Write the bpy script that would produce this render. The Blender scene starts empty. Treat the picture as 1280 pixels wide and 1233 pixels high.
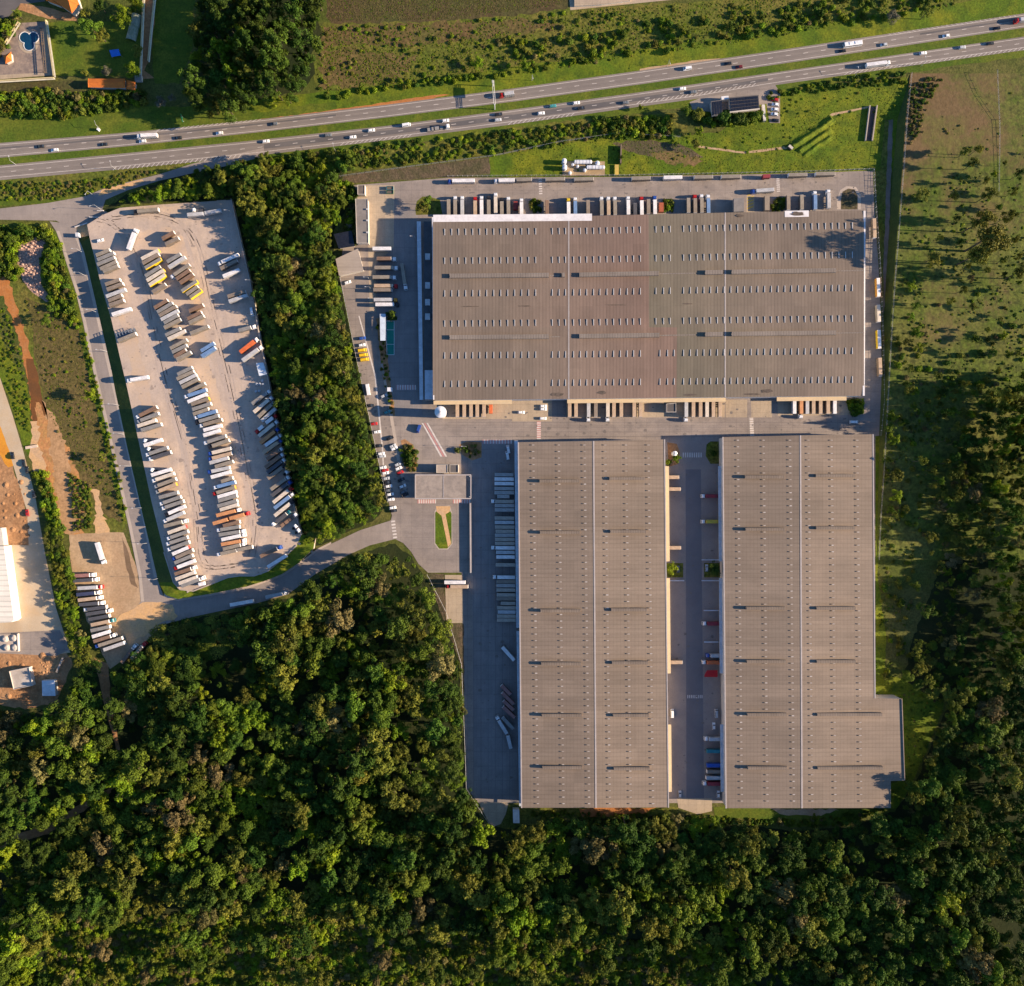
import bpy, bmesh, math, random
from mathutils import Vector, Matrix
R_ = math.radians
scene = bpy.context.scene
COL = scene.collection
random.seed(11)

# ------------------------------------------------------------------ camera, sky, sun, exposure
ALT = 550.0                       # the drone hovers this high (m)
MPP = 0.5                         # metres on the ground per photograph pixel
CX, CY = 640.0, 616.5
cam_d = bpy.data.cameras.new('camera'); cam = bpy.data.objects.new('camera', cam_d); COL.objects.link(cam)
cam.location = (0, 0, ALT); cam.rotation_euler = (0, 0, 0)
cam_d.sensor_fit = 'HORIZONTAL'; cam_d.sensor_width = 36.0
cam_d.lens = 36.0 * (ALT / MPP) / 1280.0
cam_d.clip_start = 1.0; cam_d.clip_end = 20000.0
scene.camera = cam
SUN_EL, SUN_AZ = 18.7, -2.5       # degrees; azimuth from +X (east) towards north
w = bpy.data.worlds.new('World'); scene.world = w; w.use_nodes = True
wn = w.node_tree.nodes; wn.clear()
wo = wn.new('ShaderNodeOutputWorld'); wb = wn.new('ShaderNodeBackground'); ws = wn.new('ShaderNodeTexSky')
ws.sky_type = 'NISHITA'; ws.sun_disc = False
ws.ozone_density = 6.0; ws.dust_density = 0.3; ws.air_density = 1.0
ws.sun_elevation = R_(SUN_EL); ws.sun_rotation = R_(90.0 - SUN_AZ)
wb.inputs['Strength'].default_value = 0.082
w.node_tree.links.new(ws.outputs[0], wb.inputs[0]); w.node_tree.links.new(wb.outputs[0], wo.inputs[0])
sd = bpy.data.lights.new('sun', 'SUN'); sd.energy = 5.0; sd.angle = R_(0.5); sd.color = (1.0, 0.79, 0.57)
so = bpy.data.objects.new('sun', sd); COL.objects.link(so)
sv = Vector((math.cos(R_(SUN_EL)) * math.cos(R_(SUN_AZ)), math.cos(R_(SUN_EL)) * math.sin(R_(SUN_AZ)), math.sin(R_(SUN_EL))))
so.rotation_euler = (-sv).to_track_quat('-Z', 'Y').to_euler(); so.location = sv * 800
vs = scene.view_settings
vs.view_transform = 'Standard'; vs.look = 'None'; vs.gamma = 1.0; vs.use_curve_mapping = False
vs.exposure = 1.34

# ------------------------------------------------------------------ helpers
def P(px, py, h=0.0):
    """map position of a point h metres above datum that the survey picture shows at (px, py)"""
    k = MPP * (1.0 - h / ALT)
    return Vector(((px - CX) * k, (CY - py) * k, h))

def srgb(r, g, b):
    f = lambda v: (v / 255 / 12.92) if v / 255 <= .04045 else ((v / 255 + .055) / 1.055) ** 2.4
    return (f(r), f(g), f(b))

def nmat(name, c1, c2=None, s1=0.05, c3=None, s2=0.6, amt3=0.5, fine=0.12, fs=1.5, rough=0.9, bump=0.0, spec=0.2, det=6, thr=(0.4, 0.62)):
    """procedural surface: two tones mixed in big patches, a third in smaller ones, fine grain on top"""
    m = bpy.data.materials.new(name); m.use_nodes = True
    nt = m.node_tree; N = nt.nodes; Lk = nt.links
    b = N['Principled BSDF']; b.inputs['Roughness'].default_value = rough
    b.inputs['Specular IOR Level'].default_value = spec
    tc = N.new('ShaderNodeTexCoord'); co = tc.outputs['Object']
    def noise(sc, d=det, dist=0.0):
        n = N.new('ShaderNodeTexNoise'); n.inputs['Scale'].default_value = sc; n.inputs['Detail'].default_value = d
        n.inputs['Roughness'].default_value = 0.62; n.inputs['Distortion'].default_value = dist
        Lk.new(co, n.inputs['Vector']); return n.outputs['Fac']
    def ramp(f, a, z):
        r = N.new('ShaderNodeMapRange'); r.inputs[1].default_value = a; r.inputs[2].default_value = z
        Lk.new(f, r.inputs[0]); return r.outputs[0]
    def mix(f, a, z):
        x = N.new('ShaderNodeMix'); x.data_type = 'RGBA'
        if isinstance(f, float): x.inputs[0].default_value = f
        else: Lk.new(f, x.inputs[0])
        for i, v in ((6, a), (7, z)):
            if isinstance(v, tuple): x.inputs[i].default_value = (*v[:3], 1)
            else: Lk.new(v, x.inputs[i])
        return x.outputs[2]
    col = c1
    if c2: col = mix(ramp(noise(s1, det, .6), *thr), c1, c2)
    if c3:
        f = ramp(noise(s2, det, .3), .45, .7)
        mu = N.new('ShaderNodeMath'); mu.operation = 'MULTIPLY'; mu.inputs[1].default_value = amt3; Lk.new(f, mu.inputs[0])
        col = mix(mu.outputs[0], col, c3)
    if fine:
        f = noise(fs, 3)
        r = N.new('ShaderNodeMapRange'); r.inputs[1].default_value = .25; r.inputs[2].default_value = .75
        r.inputs[3].default_value = 1 - fine; r.inputs[4].default_value = 1 + fine; Lk.new(f, r.inputs[0])
        x = N.new('ShaderNodeVectorMath'); x.operation = 'SCALE'
        if isinstance(col, tuple): x.inputs[0].default_value = col[:3]
        else: Lk.new(col, x.inputs[0])
        Lk.new(r.outputs[0], x.inputs['Scale']); col = x.outputs[0]
    if isinstance(col, tuple): b.inputs['Base Color'].default_value = (*col[:3], 1)
    else: Lk.new(col, b.inputs['Base Color'])
    if bump:
        bp = N.new('ShaderNodeBump'); bp.inputs['Strength'].default_value = 1.0; bp.inputs['Distance'].default_value = bump
        Lk.new(noise(fs * .6, 4), bp.inputs['Height']); Lk.new(bp.outputs[0], b.inputs['Normal'])
    return m

_pm = {}
def paint(c, rough=0.5, fine=0.06, metal=0.0):
    """painted sheet / plastic / canvas with faint weathering"""
    k = (tuple(round(v, 3) for v in c), rough, fine, metal)
    if k not in _pm:
        m = nmat('paint', tuple(c), tuple(v * .82 for v in c), .35, None, 1, .5, fine, 2.0, rough, 0, .4, 4)
        m.node_tree.nodes['Principled BSDF'].inputs['Metallic'].default_value = metal
        _pm[k] = m
    return _pm[k]

class MB:
    """collects faces, then builds ONE mesh object"""
    def __init__(s): s.v = []; s.f = []; s.mi = []
    def face(s, pts, mi=0):
        i = len(s.v); s.v += [tuple(p) for p in pts]; s.f.append(tuple(range(i, i + len(pts)))); s.mi.append(mi); return s
    def box(s, x0, y0, z0, x1, y1, z1, mi=0, top=None, bottom=True, M=None):
        a = [(x0, y0, z0), (x1, y0, z0), (x1, y1, z0), (x0, y1, z0), (x0, y0, z1), (x1, y0, z1), (x1, y1, z1), (x0, y1, z1)]
        if M is not None: a = [tuple(M @ Vector(p)) for p in a]
        i = len(s.v); s.v += a
        fs = [(4, 5, 6, 7), (0, 1, 5, 4), (1, 2, 6, 5), (2, 3, 7, 6), (3, 0, 4, 7)] + ([(3, 2, 1, 0)] if bottom else [])
        for k, f in enumerate(fs):
            s.f.append(tuple(i + j for j in f)); s.mi.append(top if (top is not None and k == 0) else mi)
        return s
    def prism(s, ring, z0, z1, mi=0, top=None):
        """ring: list of (x,y) counter-clockwise"""
        n = len(ring); i = len(s.v)
        s.v += [(x, y, z0) for x, y in ring] + [(x, y, z1) for x, y in ring]
        for k in range(n):
            j = (k + 1) % n; s.f.append((i + k, i + j, i + n + j, i + n + k)); s.mi.append(mi)
        s.f.append(tuple(i + n + k for k in range(n))); s.mi.append(mi if top is None else top)
        s.f.append(tuple(i + k for k in reversed(range(n)))); s.mi.append(mi)
        return s
    def cyl(s, c, r, z0, z1, n=12, mi=0, r2=None, top=None):
        r2 = r if r2 is None else r2; i = len(s.v)
        for rr, z in ((r, z0), (r2, z1)):
            s.v += [(c[0] + rr * math.cos(6.2832 * k / n), c[1] + rr * math.sin(6.2832 * k / n), z) for k in range(n)]
        for k in range(n):
            j = (k + 1) % n; s.f.append((i + k, i + j, i + n + j, i + n + k)); s.mi.append(mi)
        s.f.append(tuple(i + n + k for k in range(n))); s.mi.append(mi if top is None else top)
        s.f.append(tuple(i + k for k in reversed(range(n)))); s.mi.append(mi)
        return s
    def tube(s, a, b, ra, rb=None, n=6, mi=0):
        a = Vector(a); b = Vector(b); rb = ra if rb is None else rb
        d = (b - a); q = d.to_track_quat('Z', 'Y'); i = len(s.v)
        for p, r in ((a, ra), (b, rb)):
            s.v += [tuple(p + q @ Vector((r * math.cos(6.2832 * k / n), r * math.sin(6.2832 * k / n), 0))) for k in range(n)]
        for k in range(n):
            j = (k + 1) % n; s.f.append((i + k, i + j, i + n + j, i + n + k)); s.mi.append(mi)
        s.f.append(tuple(i + n + k for k in range(n))); s.mi.append(mi)
        s.f.append(tuple(i + k for k in reversed(range(n)))); s.mi.append(mi)
        return s
    def mesh(s, name, mats):
        me = bpy.data.meshes.new(name); me.from_pydata(s.v, [], s.f)
        for m in (mats if isinstance(mats, (list, tuple)) else [mats]): me.materials.append(m)
        me.polygons.foreach_set('material_index', s.mi); me.update(); return me
    def build(s, name, mats, parent=None):
        return link(name, s.mesh(name, mats), parent)

def link(name, me, parent=None):
    o = bpy.data.objects.new(name, me); COL.objects.link(o)
    if parent is not None: o.parent = parent
    return o
def tag(o, label=None, cat=None, group=None, kind=None):
    if label: o['label'] = label
    if cat: o['category'] = cat
    if group: o['group'] = group
    if kind: o['kind'] = kind
    return o
def empty(name, loc, rz=0.0, sc=1.0):
    o = bpy.data.objects.new(name, None); COL.objects.link(o)
    o.location = loc; o.rotation_euler = (0, 0, rz); o.scale = (sc, sc, sc); o.empty_display_size = .5
    return o

def area2(p):
    return sum(p[i][0] * p[(i + 1) % len(p)][1] - p[(i + 1) % len(p)][0] * p[i][1] for i in range(len(p)))
def ccw(p): return p if area2(p) > 0 else p[::-1]
def rough_poly(p, amp, step=6.0, seed=1):
    """break a traced outline into a ragged natural edge (pixel units)"""
    rnd = random.Random(seed); out = []
    for i in range(len(p)):
        a = p[i]; b = p[(i + 1) % len(p)]
        L = math.hypot(b[0] - a[0], b[1] - a[1]); n = max(1, int(L / step))
        for k in range(n):
            t = k / n
            out.append((a[0] + (b[0] - a[0]) * t + rnd.uniform(-amp, amp), a[1] + (b[1] - a[1]) * t + rnd.uniform(-amp, amp)))
    return out
ZL = {}
def zone(name, poly, m, layer, h=0.0, ragged=0.0, seed=1, step=6.0):
    """a sheet of ground, road or yard"""
    if ragged: poly = rough_poly(poly, ragged, step, seed)
    pts = [P(x, y, h) for x, y in poly]
    bb = (min(p.x for p in pts), max(p.x for p in pts), min(p.y for p in pts), max(p.y for p in pts)); lv = ZL.setdefault((layer, round(h, 1)), [])
    sub = 0     # sheets of one layer that may overlap step over each other
    for o_, s_ in lv:
        if bb[0] < o_[1] and bb[1] > o_[0] and bb[2] < o_[3] and bb[3] > o_[2]: sub = max(sub, s_ + 1)
    lv.append((bb, sub))
    pts = [Vector((p.x, p.y, h + .010 * layer + .0012 * sub)) for p in pts]
    if area2([(p.x, p.y) for p in pts]) < 0: pts.reverse()
    o = MB().face(pts).build(name, m); o['kind'] = 'structure'; return o
def ribbon(a, b): return list(a) + list(reversed(b))
def lerp(a, b, t): return a + (b - a) * t
def pl(line, x):
    """y of a polyline at x"""
    for (x0, y0), (x1, y1) in zip(line, line[1:]):
        if x0 <= x <= x1: return lerp(y0, y1, (x - x0) / (x1 - x0))
    return line[0][1] if x < line[0][0] else line[-1][1]
def inside(p, poly):
    x, y = p; c = False; n = len(poly); j = n - 1
    for i in range(n):
        xi, yi = poly[i]; xj, yj = poly[j]
        if (yi > y) != (yj > y) and x < (xj - xi) * (y - yi) / (yj - yi) + xi: c = not c
        j = i
    return c
ORD = ['zeroth','first','second','third','fourth','fifth','sixth','seventh','eighth','ninth','tenth','eleventh','twelfth','thirteenth','fourteenth','fifteenth','sixteenth','seventeenth','eighteenth','nineteenth','twentieth']
def nth(n):
    if n <= 20: return ORD[n]
    t = {2: 'twenty', 3: 'thirty', 4: 'forty', 5: 'fifty', 6: 'sixty'}[n // 10]
    return t + '-' + ORD[n % 10] if n % 10 else {20: 'twentieth', 30: 'thirtieth', 40: 'fortieth', 50: 'fiftieth', 60: 'sixtieth'}[n]

# ------------------------------------------------------------------ materials of the setting
M = {}
M['ground'] = nmat('scrub_ground', (.072, .090, .014), (.112, .104, .028), .03, (.036, .050, .010), .25, .7, .45, .8, .95, .3)
M['grass'] = nmat('mown_grass', (.066, .108, .009), (.118, .135, .014), .045, (.042, .072, .008), .25, .7, .4, .9, .95, .15)
M['bright_grass'] = nmat('bright_grass', (.080, .130, .008), (.160, .172, .011), .04, (.042, .074, .007), .14, .9, .42, .9, .95, .2)
M['rough_grass'] = nmat('rough_grass', (.096, .118, .014), (.150, .128, .026), .04, (.050, .066, .010), .35, .8, .6, .55, .95, .4)
M['brown_field'] = nmat('brown_field', (.085, .060, .026), (.070, .074, .020), .03, (.045, .034, .016), .35, .7, .5, .6, .95, .3)
M['dry_field'] = nmat('dry_field', (.125, .088, .055), (.080, .070, .034), .05, (.050, .052, .020), .22, .75, .45, .8, .95, .35)
M['pasture'] = nmat('pasture', (.046, .056, .018), (.088, .076, .036), .03, (.038, .046, .018), .18, .75, .4, .8, .95, .4)
def pasture_mat():
    m = nmat('pasture', (.078, .112, .014), (.130, .132, .030), .035, (.034, .042, .012), .25, .8, .5, .55, .95, .3)
    nt = m.node_tree; N = nt.nodes; Lk = nt.links; b = N['Principled BSDF']; src = b.inputs['Base Color'].links[0].from_socket
    tc = N.new('ShaderNodeTexCoord'); sp = N.new('ShaderNodeSeparateXYZ'); Lk.new(tc.outputs['Object'], sp.inputs[0])
    up = N.new('ShaderNodeMapRange'); up.inputs[1].default_value = 165; up.inputs[2].default_value = 215; up.inputs[3].default_value = 0; up.inputs[4].default_value = .25; Lk.new(sp.outputs[1], up.inputs[0])
    lo = N.new('ShaderNodeMapRange'); lo.inputs[1].default_value = 20; lo.inputs[2].default_value = 70; lo.inputs[3].default_value = -.3; lo.inputs[4].default_value = 0; Lk.new(sp.outputs[1], lo.inputs[0])
    nz = N.new('ShaderNodeTexNoise'); nz.inputs['Scale'].default_value = .032; nz.inputs['Detail'].default_value = 8; nz.inputs['Roughness'].default_value = .7; Lk.new(tc.outputs['Object'], nz.inputs['Vector'])
    rt = N.new('ShaderNodeMapRange'); rt.inputs[1].default_value = 262; rt.inputs[2].default_value = 325; rt.inputs[3].default_value = 1; rt.inputs[4].default_value = .1; Lk.new(sp.outputs[0], rt.inputs[0])
    um = N.new('ShaderNodeMath'); um.operation = 'MULTIPLY'; Lk.new(up.outputs[0], um.inputs[0]); Lk.new(rt.outputs[0], um.inputs[1])
    a = N.new('ShaderNodeMath'); a.operation = 'ADD'; Lk.new(um.outputs[0], a.inputs[0]); Lk.new(nz.outputs['Fac'], a.inputs[1])
    a2 = N.new('ShaderNodeMath'); a2.operation = 'ADD'; Lk.new(lo.outputs[0], a2.inputs[0]); Lk.new(a.outputs[0], a2.inputs[1])
    r = N.new('ShaderNodeMapRange'); r.inputs[1].default_value = .52; r.inputs[2].default_value = .74; Lk.new(a2.outputs[0], r.inputs[0])
    n2 = N.new('ShaderNodeTexNoise'); n2.inputs['Scale'].default_value = .5; n2.inputs['Detail'].default_value = 6; Lk.new(tc.outputs['Object'], n2.inputs['Vector'])
    dr = N.new('ShaderNodeMix'); dr.data_type = 'RGBA'; Lk.new(n2.outputs['Fac'], dr.inputs[0]); dr.inputs[6].default_value = (.098, .064, .026, 1); dr.inputs[7].default_value = (.195, .128, .062, 1)
    mx = N.new('ShaderNodeMix'); mx.data_type = 'RGBA'; Lk.new(r.outputs[0], mx.inputs[0]); Lk.new(src, mx.inputs[6]); Lk.new(dr.outputs[2], mx.inputs[7]); Lk.new(mx.outputs[2], b.inputs['Base Color']); return m
M['pasture'] = pasture_mat()
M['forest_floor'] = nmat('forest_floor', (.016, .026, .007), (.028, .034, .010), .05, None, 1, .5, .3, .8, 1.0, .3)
M['dry_scrub'] = nmat('dry_scrub_grass', (.108, .088, .024), (.140, .098, .036), .05, (.062, .054, .016), .35, .8, .55, .5, .95, .4)
M['asphalt'] = nmat('asphalt', (.200, .170, .148), (.235, .200, .172), .02, (.165, .140, .124), .15, .5, .07, 2.0, .9)
M['dark_asphalt'] = nmat('dark_asphalt', (.105, .096, .094), (.135, .122, .116), .03, None, 1, .5, .07, 2.0, .9)
M['road'] = nmat('service_road', (.255, .215, .190), (.305, .255, .220), .03, (.21, .18, .16), .2, .5, .08, 1.6, .9)
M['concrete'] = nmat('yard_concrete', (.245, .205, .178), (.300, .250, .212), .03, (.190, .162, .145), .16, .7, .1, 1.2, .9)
M['bay_concrete'] = nmat('bay_concrete', (.40, .315, .22), (.34, .27, .195), .05, (.46, .36, .25), .3, .5, .1, 1.2, .9)
M['gravel'] = nmat('packed_gravel', (.44, .350, .285), (.51, .390, .292), .03, (.38, .305, .255), .12, .8, .1, .9, .95)
M['dirt'] = nmat('ochre_dirt', (.56, .345, .165), (.50, .325, .185), .05, (.62, .36, .14), .2, .6, .18, .8, .95)
M['red_dirt'] = nmat('red_dirt', (.40, .150, .040), (.33, .135, .048), .06, (.45, .22, .09), .3, .5, .2, .9, .95)
M['soil'] = nmat('churned_soil', (.36, .180, .078), (.42, .235, .115), .05, (.24, .125, .058), .2, .7, .3, .7, .95, .3)
M['pale_dirt'] = nmat('pale_dirt', (.45, .315, .190), (.39, .255, .145), .04, (.33, .225, .125), .2, .6, .2, .7, .95)
M['kerb'] = nmat('pavement_concrete', (.45, .37, .30), (.38, .32, .265), .1, None, 1, .5, .08, 2, .9)
M['white_line'] = nmat('road_paint', (.62, .56, .50), (.50, .45, .41), .4, None, 1, .5, .1, 2, .8)
M['pink_line'] = nmat('red_road_paint', (.50, .24, .22), (.42, .22, .20), .4, None, 1, .5, .1, 2, .8)
M['yellow_line'] = nmat('yellow_road_paint', (.55, .38, .08), (.46, .33, .1), .4, None, 1, .5, .1, 2, .8)
M['water'] = nmat('pool_water', (.004, .035, .085), (.006, .05, .10), .3, None, 1, .5, .0, 1, .08, 0, .6)
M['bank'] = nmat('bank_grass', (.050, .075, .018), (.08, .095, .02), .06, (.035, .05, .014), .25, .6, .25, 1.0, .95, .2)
M['wall'] = nmat('wall_render', (.55, .50, .43), (.48, .43, .37), .1, None, 1, .5, .05, 1, .8)
M['metal_wall'] = nmat('metal_cladding', (.52, .54, .56), (.46, .48, .50), .1, None, 1, .5, .05, 1, .5)
M['dark'] = nmat('dark_rubber', (.02, .02, .022), None, 1, None, 1, .5, .1, 2, .8)
M['steel'] = nmat('galvanised_steel', (.42, .42, .42), (.36, .36, .36), .5, None, 1, .5, .05, 2, .45)
M['glass'] = nmat('dark_glass', (.02, .028, .035), None, 1, None, 1, .5, 0, 1, .08, 0, .7)
M['wood'] = nmat('weathered_post', (.20, .15, .10), (.15, .11, .08), .5, None, 1, .5, .1, 2, .9)
M['tile'] = nmat('orange_roof_tile', (.62, .175, .030), (.52, .14, .028), .3, (.40, .12, .035), 1.0, .4, .15, 2.5, .85)
M['solar'] = nmat('solar_glass', (.012, .014, .022), (.018, .02, .03), .5, None, 1, .5, .05, 2, .25, 0, .6)

def roof_mat(name, base, alt, period, axis, seam=.72, cross=None, patch=False):
    m = nmat(name, base, alt, .02, tuple(v * .86 for v in base), .09, .7, .05, 1.0, .75, 0, .25)
    nt = m.node_tree; N = nt.nodes; Lk = nt.links; b = N['Principled BSDF']
    src = b.inputs['Base Color'].links[0].from_socket
    tc = N.new('ShaderNodeTexCoord'); sp = N.new('ShaderNodeSeparateXYZ'); Lk.new(tc.outputs['Object'], sp.inputs[0])
    def math_(op, a, v=None, c=None):
        n = N.new('ShaderNodeMath'); n.operation = op
        for i, q in enumerate((a, v, c)):
            if q is None: continue
            if isinstance(q, (int, float)): n.inputs[i].default_value = q
            else: Lk.new(q, n.inputs[i])
        return n.outputs[0]
    def seams(ax, per, depth, wid):
        f = math_('FRACT', math_('DIVIDE', sp.outputs[ax], per))
        return math_('SUBTRACT', 1.0, math_('MULTIPLY', math_('LESS_THAN', f, wid), depth))
    k = seams(axis, period, 1 - seam, .28)
    # sheets weather a little differently from one to the next
    wnz = N.new('ShaderNodeTexWhiteNoise'); wnz.noise_dimensions = '1D'
    Lk.new(math_('FLOOR', math_('DIVIDE', sp.outputs[axis], period * 3)), wnz.inputs['W'])
    k = math_('MULTIPLY', k, math_('MULTIPLY_ADD', wnz.outputs['Value'], .12, .94))
    if cross: k = math_('MULTIPLY', k, seams(1 - axis, cross, .09, .2))
    # rain streaks run down the slope, and whole panels have been replaced here and there
    mp = N.new('ShaderNodeMapping'); Lk.new(tc.outputs['Object'], mp.inputs[0]); mp.inputs['Scale'].default_value = (.42, .035, 1) if axis == 0 else (.035, .42, 1)
    nz = N.new('ShaderNodeTexNoise'); nz.inputs['Scale'].default_value = 1.0; nz.inputs['Detail'].default_value = 7; nz.inputs['Roughness'].default_value = .7; Lk.new(mp.outputs[0], nz.inputs['Vector'])
    k = math_('MULTIPLY', k, math_('MULTIPLY_ADD', nz.outputs['Fac'], .46, .77))
    cell = N.new('ShaderNodeTexWhiteNoise'); cell.noise_dimensions = '2D'; cv = N.new('ShaderNodeCombineXYZ')
    Lk.new(math_('FLOOR', math_('DIVIDE', sp.outputs[axis], period * 4)), cv.inputs[0]); Lk.new(math_('FLOOR', math_('DIVIDE', sp.outputs[1 - axis], 19.0)), cv.inputs[1]); Lk.new(cv.outputs[0], cell.inputs['Vector'])
    k = math_('MULTIPLY', k, math_('MULTIPLY_ADD', cell.outputs['Value'], .11, .945))
    bn = N.new('ShaderNodeTexNoise'); bn.inputs['Scale'].default_value = .014; bn.inputs['Detail'].default_value = 5; Lk.new(tc.outputs['Object'], bn.inputs['Vector'])
    k = math_('MULTIPLY', k, math_('MULTIPLY_ADD', bn.outputs['Fac'], .34, .83))
    sc = N.new('ShaderNodeVectorMath'); sc.operation = 'SCALE'; Lk.new(src, sc.inputs[0]); Lk.new(k, sc.inputs['Scale'])
    out = sc.outputs[0]
    if patch:
        # newer, greener sheets start at a stepped joint; the sheets west of it are redder
        X = sp.outputs[0]; Y = sp.outputs[1]
        step = math_('MULTIPLY', math_('LESS_THAN', Y, 101.0), 17.0)
        d = math_('SUBTRACT', math_('SUBTRACT', X, 83.5), step)
        for sign, colr, rng in ((1, (.915, 1.0, .92), 75.0), (-1, (1.10, .94, .94), 90.0)):
            t = math_('MULTIPLY', d, float(sign))
            f = math_('MULTIPLY', math_('GREATER_THAN', t, 0.0), math_('MAXIMUM', math_('SUBTRACT', 1.0, math_('DIVIDE', t, rng)), 0.0))
            mx = N.new('ShaderNodeMix'); mx.data_type = 'RGBA'; mx.blend_type = 'MULTIPLY'
            Lk.new(f, mx.inputs[0]); Lk.new(out, mx.inputs[6]); mx.inputs[7].default_value = (*colr, 1)
            out = mx.outputs[2]
    Lk.new(out, b.inputs['Base Color'])
    return m
M['roof_a'] = roof_mat('ribbed_roof_sheets', (.200, .153, .116), (.172, .135, .105), 2.05, 0, .84, None, True)
M['roof_b'] = roof_mat('roof_sheets', (.236, .180, .134), (.208, .161, .121), 2.6, 1, .91, 2.2)


def worn(m, sx=6.0, sy=6.0, depth=.10, streak=(.02, .3), amt=.3):
    """slab joints and traffic wear over a paved surface"""
    nt = m.node_tree; N = nt.nodes; Lk = nt.links; b = N['Principled BSDF']; src = b.inputs['Base Color'].links[0].from_socket
    tc = N.new('ShaderNodeTexCoord'); sp = N.new('ShaderNodeSeparateXYZ'); Lk.new(tc.outputs['Object'], sp.inputs[0])
    def mt(op, a, v, c=None):
        n = N.new('ShaderNodeMath'); n.operation = op
        for i, q in enumerate((a, v, c)):
            if q is None: continue
            if isinstance(q, (int, float)): n.inputs[i].default_value = q
            else: Lk.new(q, n.inputs[i])
        return n.outputs[0]
    k = None
    for ax, per in ((0, sx), (1, sy)):
        j = mt('SUBTRACT', 1.0, mt('MULTIPLY', mt('LESS_THAN', mt('FRACT', mt('DIVIDE', sp.outputs[ax], per), None), .07), depth)); k = j if k is None else mt('MULTIPLY', k, j)
    mp = N.new('ShaderNodeMapping'); Lk.new(tc.outputs['Object'], mp.inputs[0]); mp.inputs['Scale'].default_value = (*streak, 1)
    nz = N.new('ShaderNodeTexNoise'); nz.inputs['Scale'].default_value = 1; nz.inputs['Detail'].default_value = 8; nz.inputs['Roughness'].default_value = .68; nz.inputs['Distortion'].default_value = .8; Lk.new(mp.outputs[0], nz.inputs['Vector'])
    k = mt('MULTIPLY', k, mt('MULTIPLY_ADD', nz.outputs['Fac'], amt * 2, 1 - amt))
    sc = N.new('ShaderNodeVectorMath'); sc.operation = 'SCALE'; Lk.new(src, sc.inputs[0]); Lk.new(k, sc.inputs['Scale']); Lk.new(sc.outputs[0], b.inputs['Base Color']); return m
worn(M['concrete'], 7, 7, .10, (.025, .3), .24); worn(M['bay_concrete'], 5, 5, .10, (.25, .06), .22); worn(M['gravel'], 9999, 9999, 0, (.22, .035), .20)
worn(M['road'], 9999, 6, .05, (.3, .04), .2); worn(M['asphalt'], 9999, 9999, 0, (.03, .5), .2); worn(M['dark_asphalt'], 9999, 9999, 0, (.05, .4), .22); worn(M['pale_dirt'], 9999, 9999, 0, (.3, .05), .22)
M['yard_asphalt'] = worn(nmat('left_yard_paving', (.215, .192, .182), (.255, .228, .212), .04, (.180, .162, .155), .15, .6, .08, 1.2, .9), 3.2, 9, .10, (.3, .05), .2)  # darker asphalt of the left-hand yards
# ------------------------------------------------------------------ ground, roads, yards
def big(name, m, z=0.0):
    o = MB().face([(-4000, -4000, z), (4000, -4000, z), (4000, 4000, z), (-4000, 4000, z)]).build(name, m); o['kind'] = 'structure'; return o
big('ground', M['ground'])

UN = [(-300, 201), (0, 179), (160, 166), (320, 150), (480, 131.5), (640, 111), (800, 88.5), (960, 65), (1120, 41), (1280, 17), (1600, -31)]
US = [(-300, 221), (0, 197.5), (160, 183), (320, 166), (480, 147.5), (640, 127.5), (800, 105.8), (960, 82.5), (1120, 59), (1280, 35), (1600, -12)]
LN = [(-300, 231), (0, 207), (160, 191.5), (320, 175.5), (480, 158), (640, 137.5), (800, 115.5), (960, 92), (1120, 69), (1280, 46), (1600, 0)]
LS = [(-300, 251), (0, 225.5), (160, 211), (320, 195), (480, 176), (640, 156), (800, 133.5), (870, 124), (960, 108), (1120, 85), (1280, 63), (1600, 18)]
off = lambda line, d: [(x, y + d) for x, y in line]

# land north of the road
zone('field', [(408, -60), (720, -60), (720, 4), (712, 10), (640, 22), (560, 26), (470, 31), (415, 30), (408, 20)], M['brown_field'], 1, ragged=1.2, seed=3)
zone('scrubland', [(405, 30), (560, 27), (712, 12), (900, 0), (1000, -10), (1300, -60), (1300, 0), (1120, 20), (960, 52), (800, 75), (640, 97), (480, 116), (400, 124), (390, 90)], M['rough_grass'], 2, ragged=2, seed=4)
zone('scrubland', [(404, 32), (560, 28), (660, 24), (700, 34), (640, 44), (560, 52), (500, 60), (440, 56), (400, 66)], nmat('russet_scrub', (.135, .082, .034), (.110, .098, .026), .07, (.065, .05, .018), .4, .8, .5, .5, .95, .4), 2, ragged=4, seed=161)
zone('scrubland', [(400, 66), (440, 60), (520, 70), (500, 96), (440, 108), (400, 110)], M['dry_scrub'], 2, ragged=5, seed=162)
zone('verge', ribbon(off(UN, -26), off(UN, 2)), M['bright_grass'], 3, ragged=1.5, seed=5, step=9)
zone('verge', [(-60, 134), (180, 132), (240, 136), (330, 140), (420, 126), (420, 140), (330, 152), (160, 168), (-60, 186)], M['grass'], 4, ragged=1.5, seed=6)
zone('dirt_shoulder', [(322, 150), (400, 140), (470, 130), (520, 122), (548, 118), (562, 118.5), (540, 124), (480, 135), (400, 144), (322, 153)], M['red_dirt'], 5, ragged=.7, seed=7)
zone('dirt_shoulder', [(800, 86), (850, 79), (872, 75), (900, 73), (900, 77), (850, 84), (800, 90)], M['pale_dirt'], 5, ragged=.5, seed=8)
zone('lawn', [(58, 28), (118, 26), (180, 30), (178, 95), (70, 96), (62, 60)], M['grass'], 5, ragged=1, seed=9)
zone('lawn', [(196, -40), (245, -40), (240, 60), (225, 105), (195, 105), (190, 70)], M['grass'], 5, ragged=2, seed=10)
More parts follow.
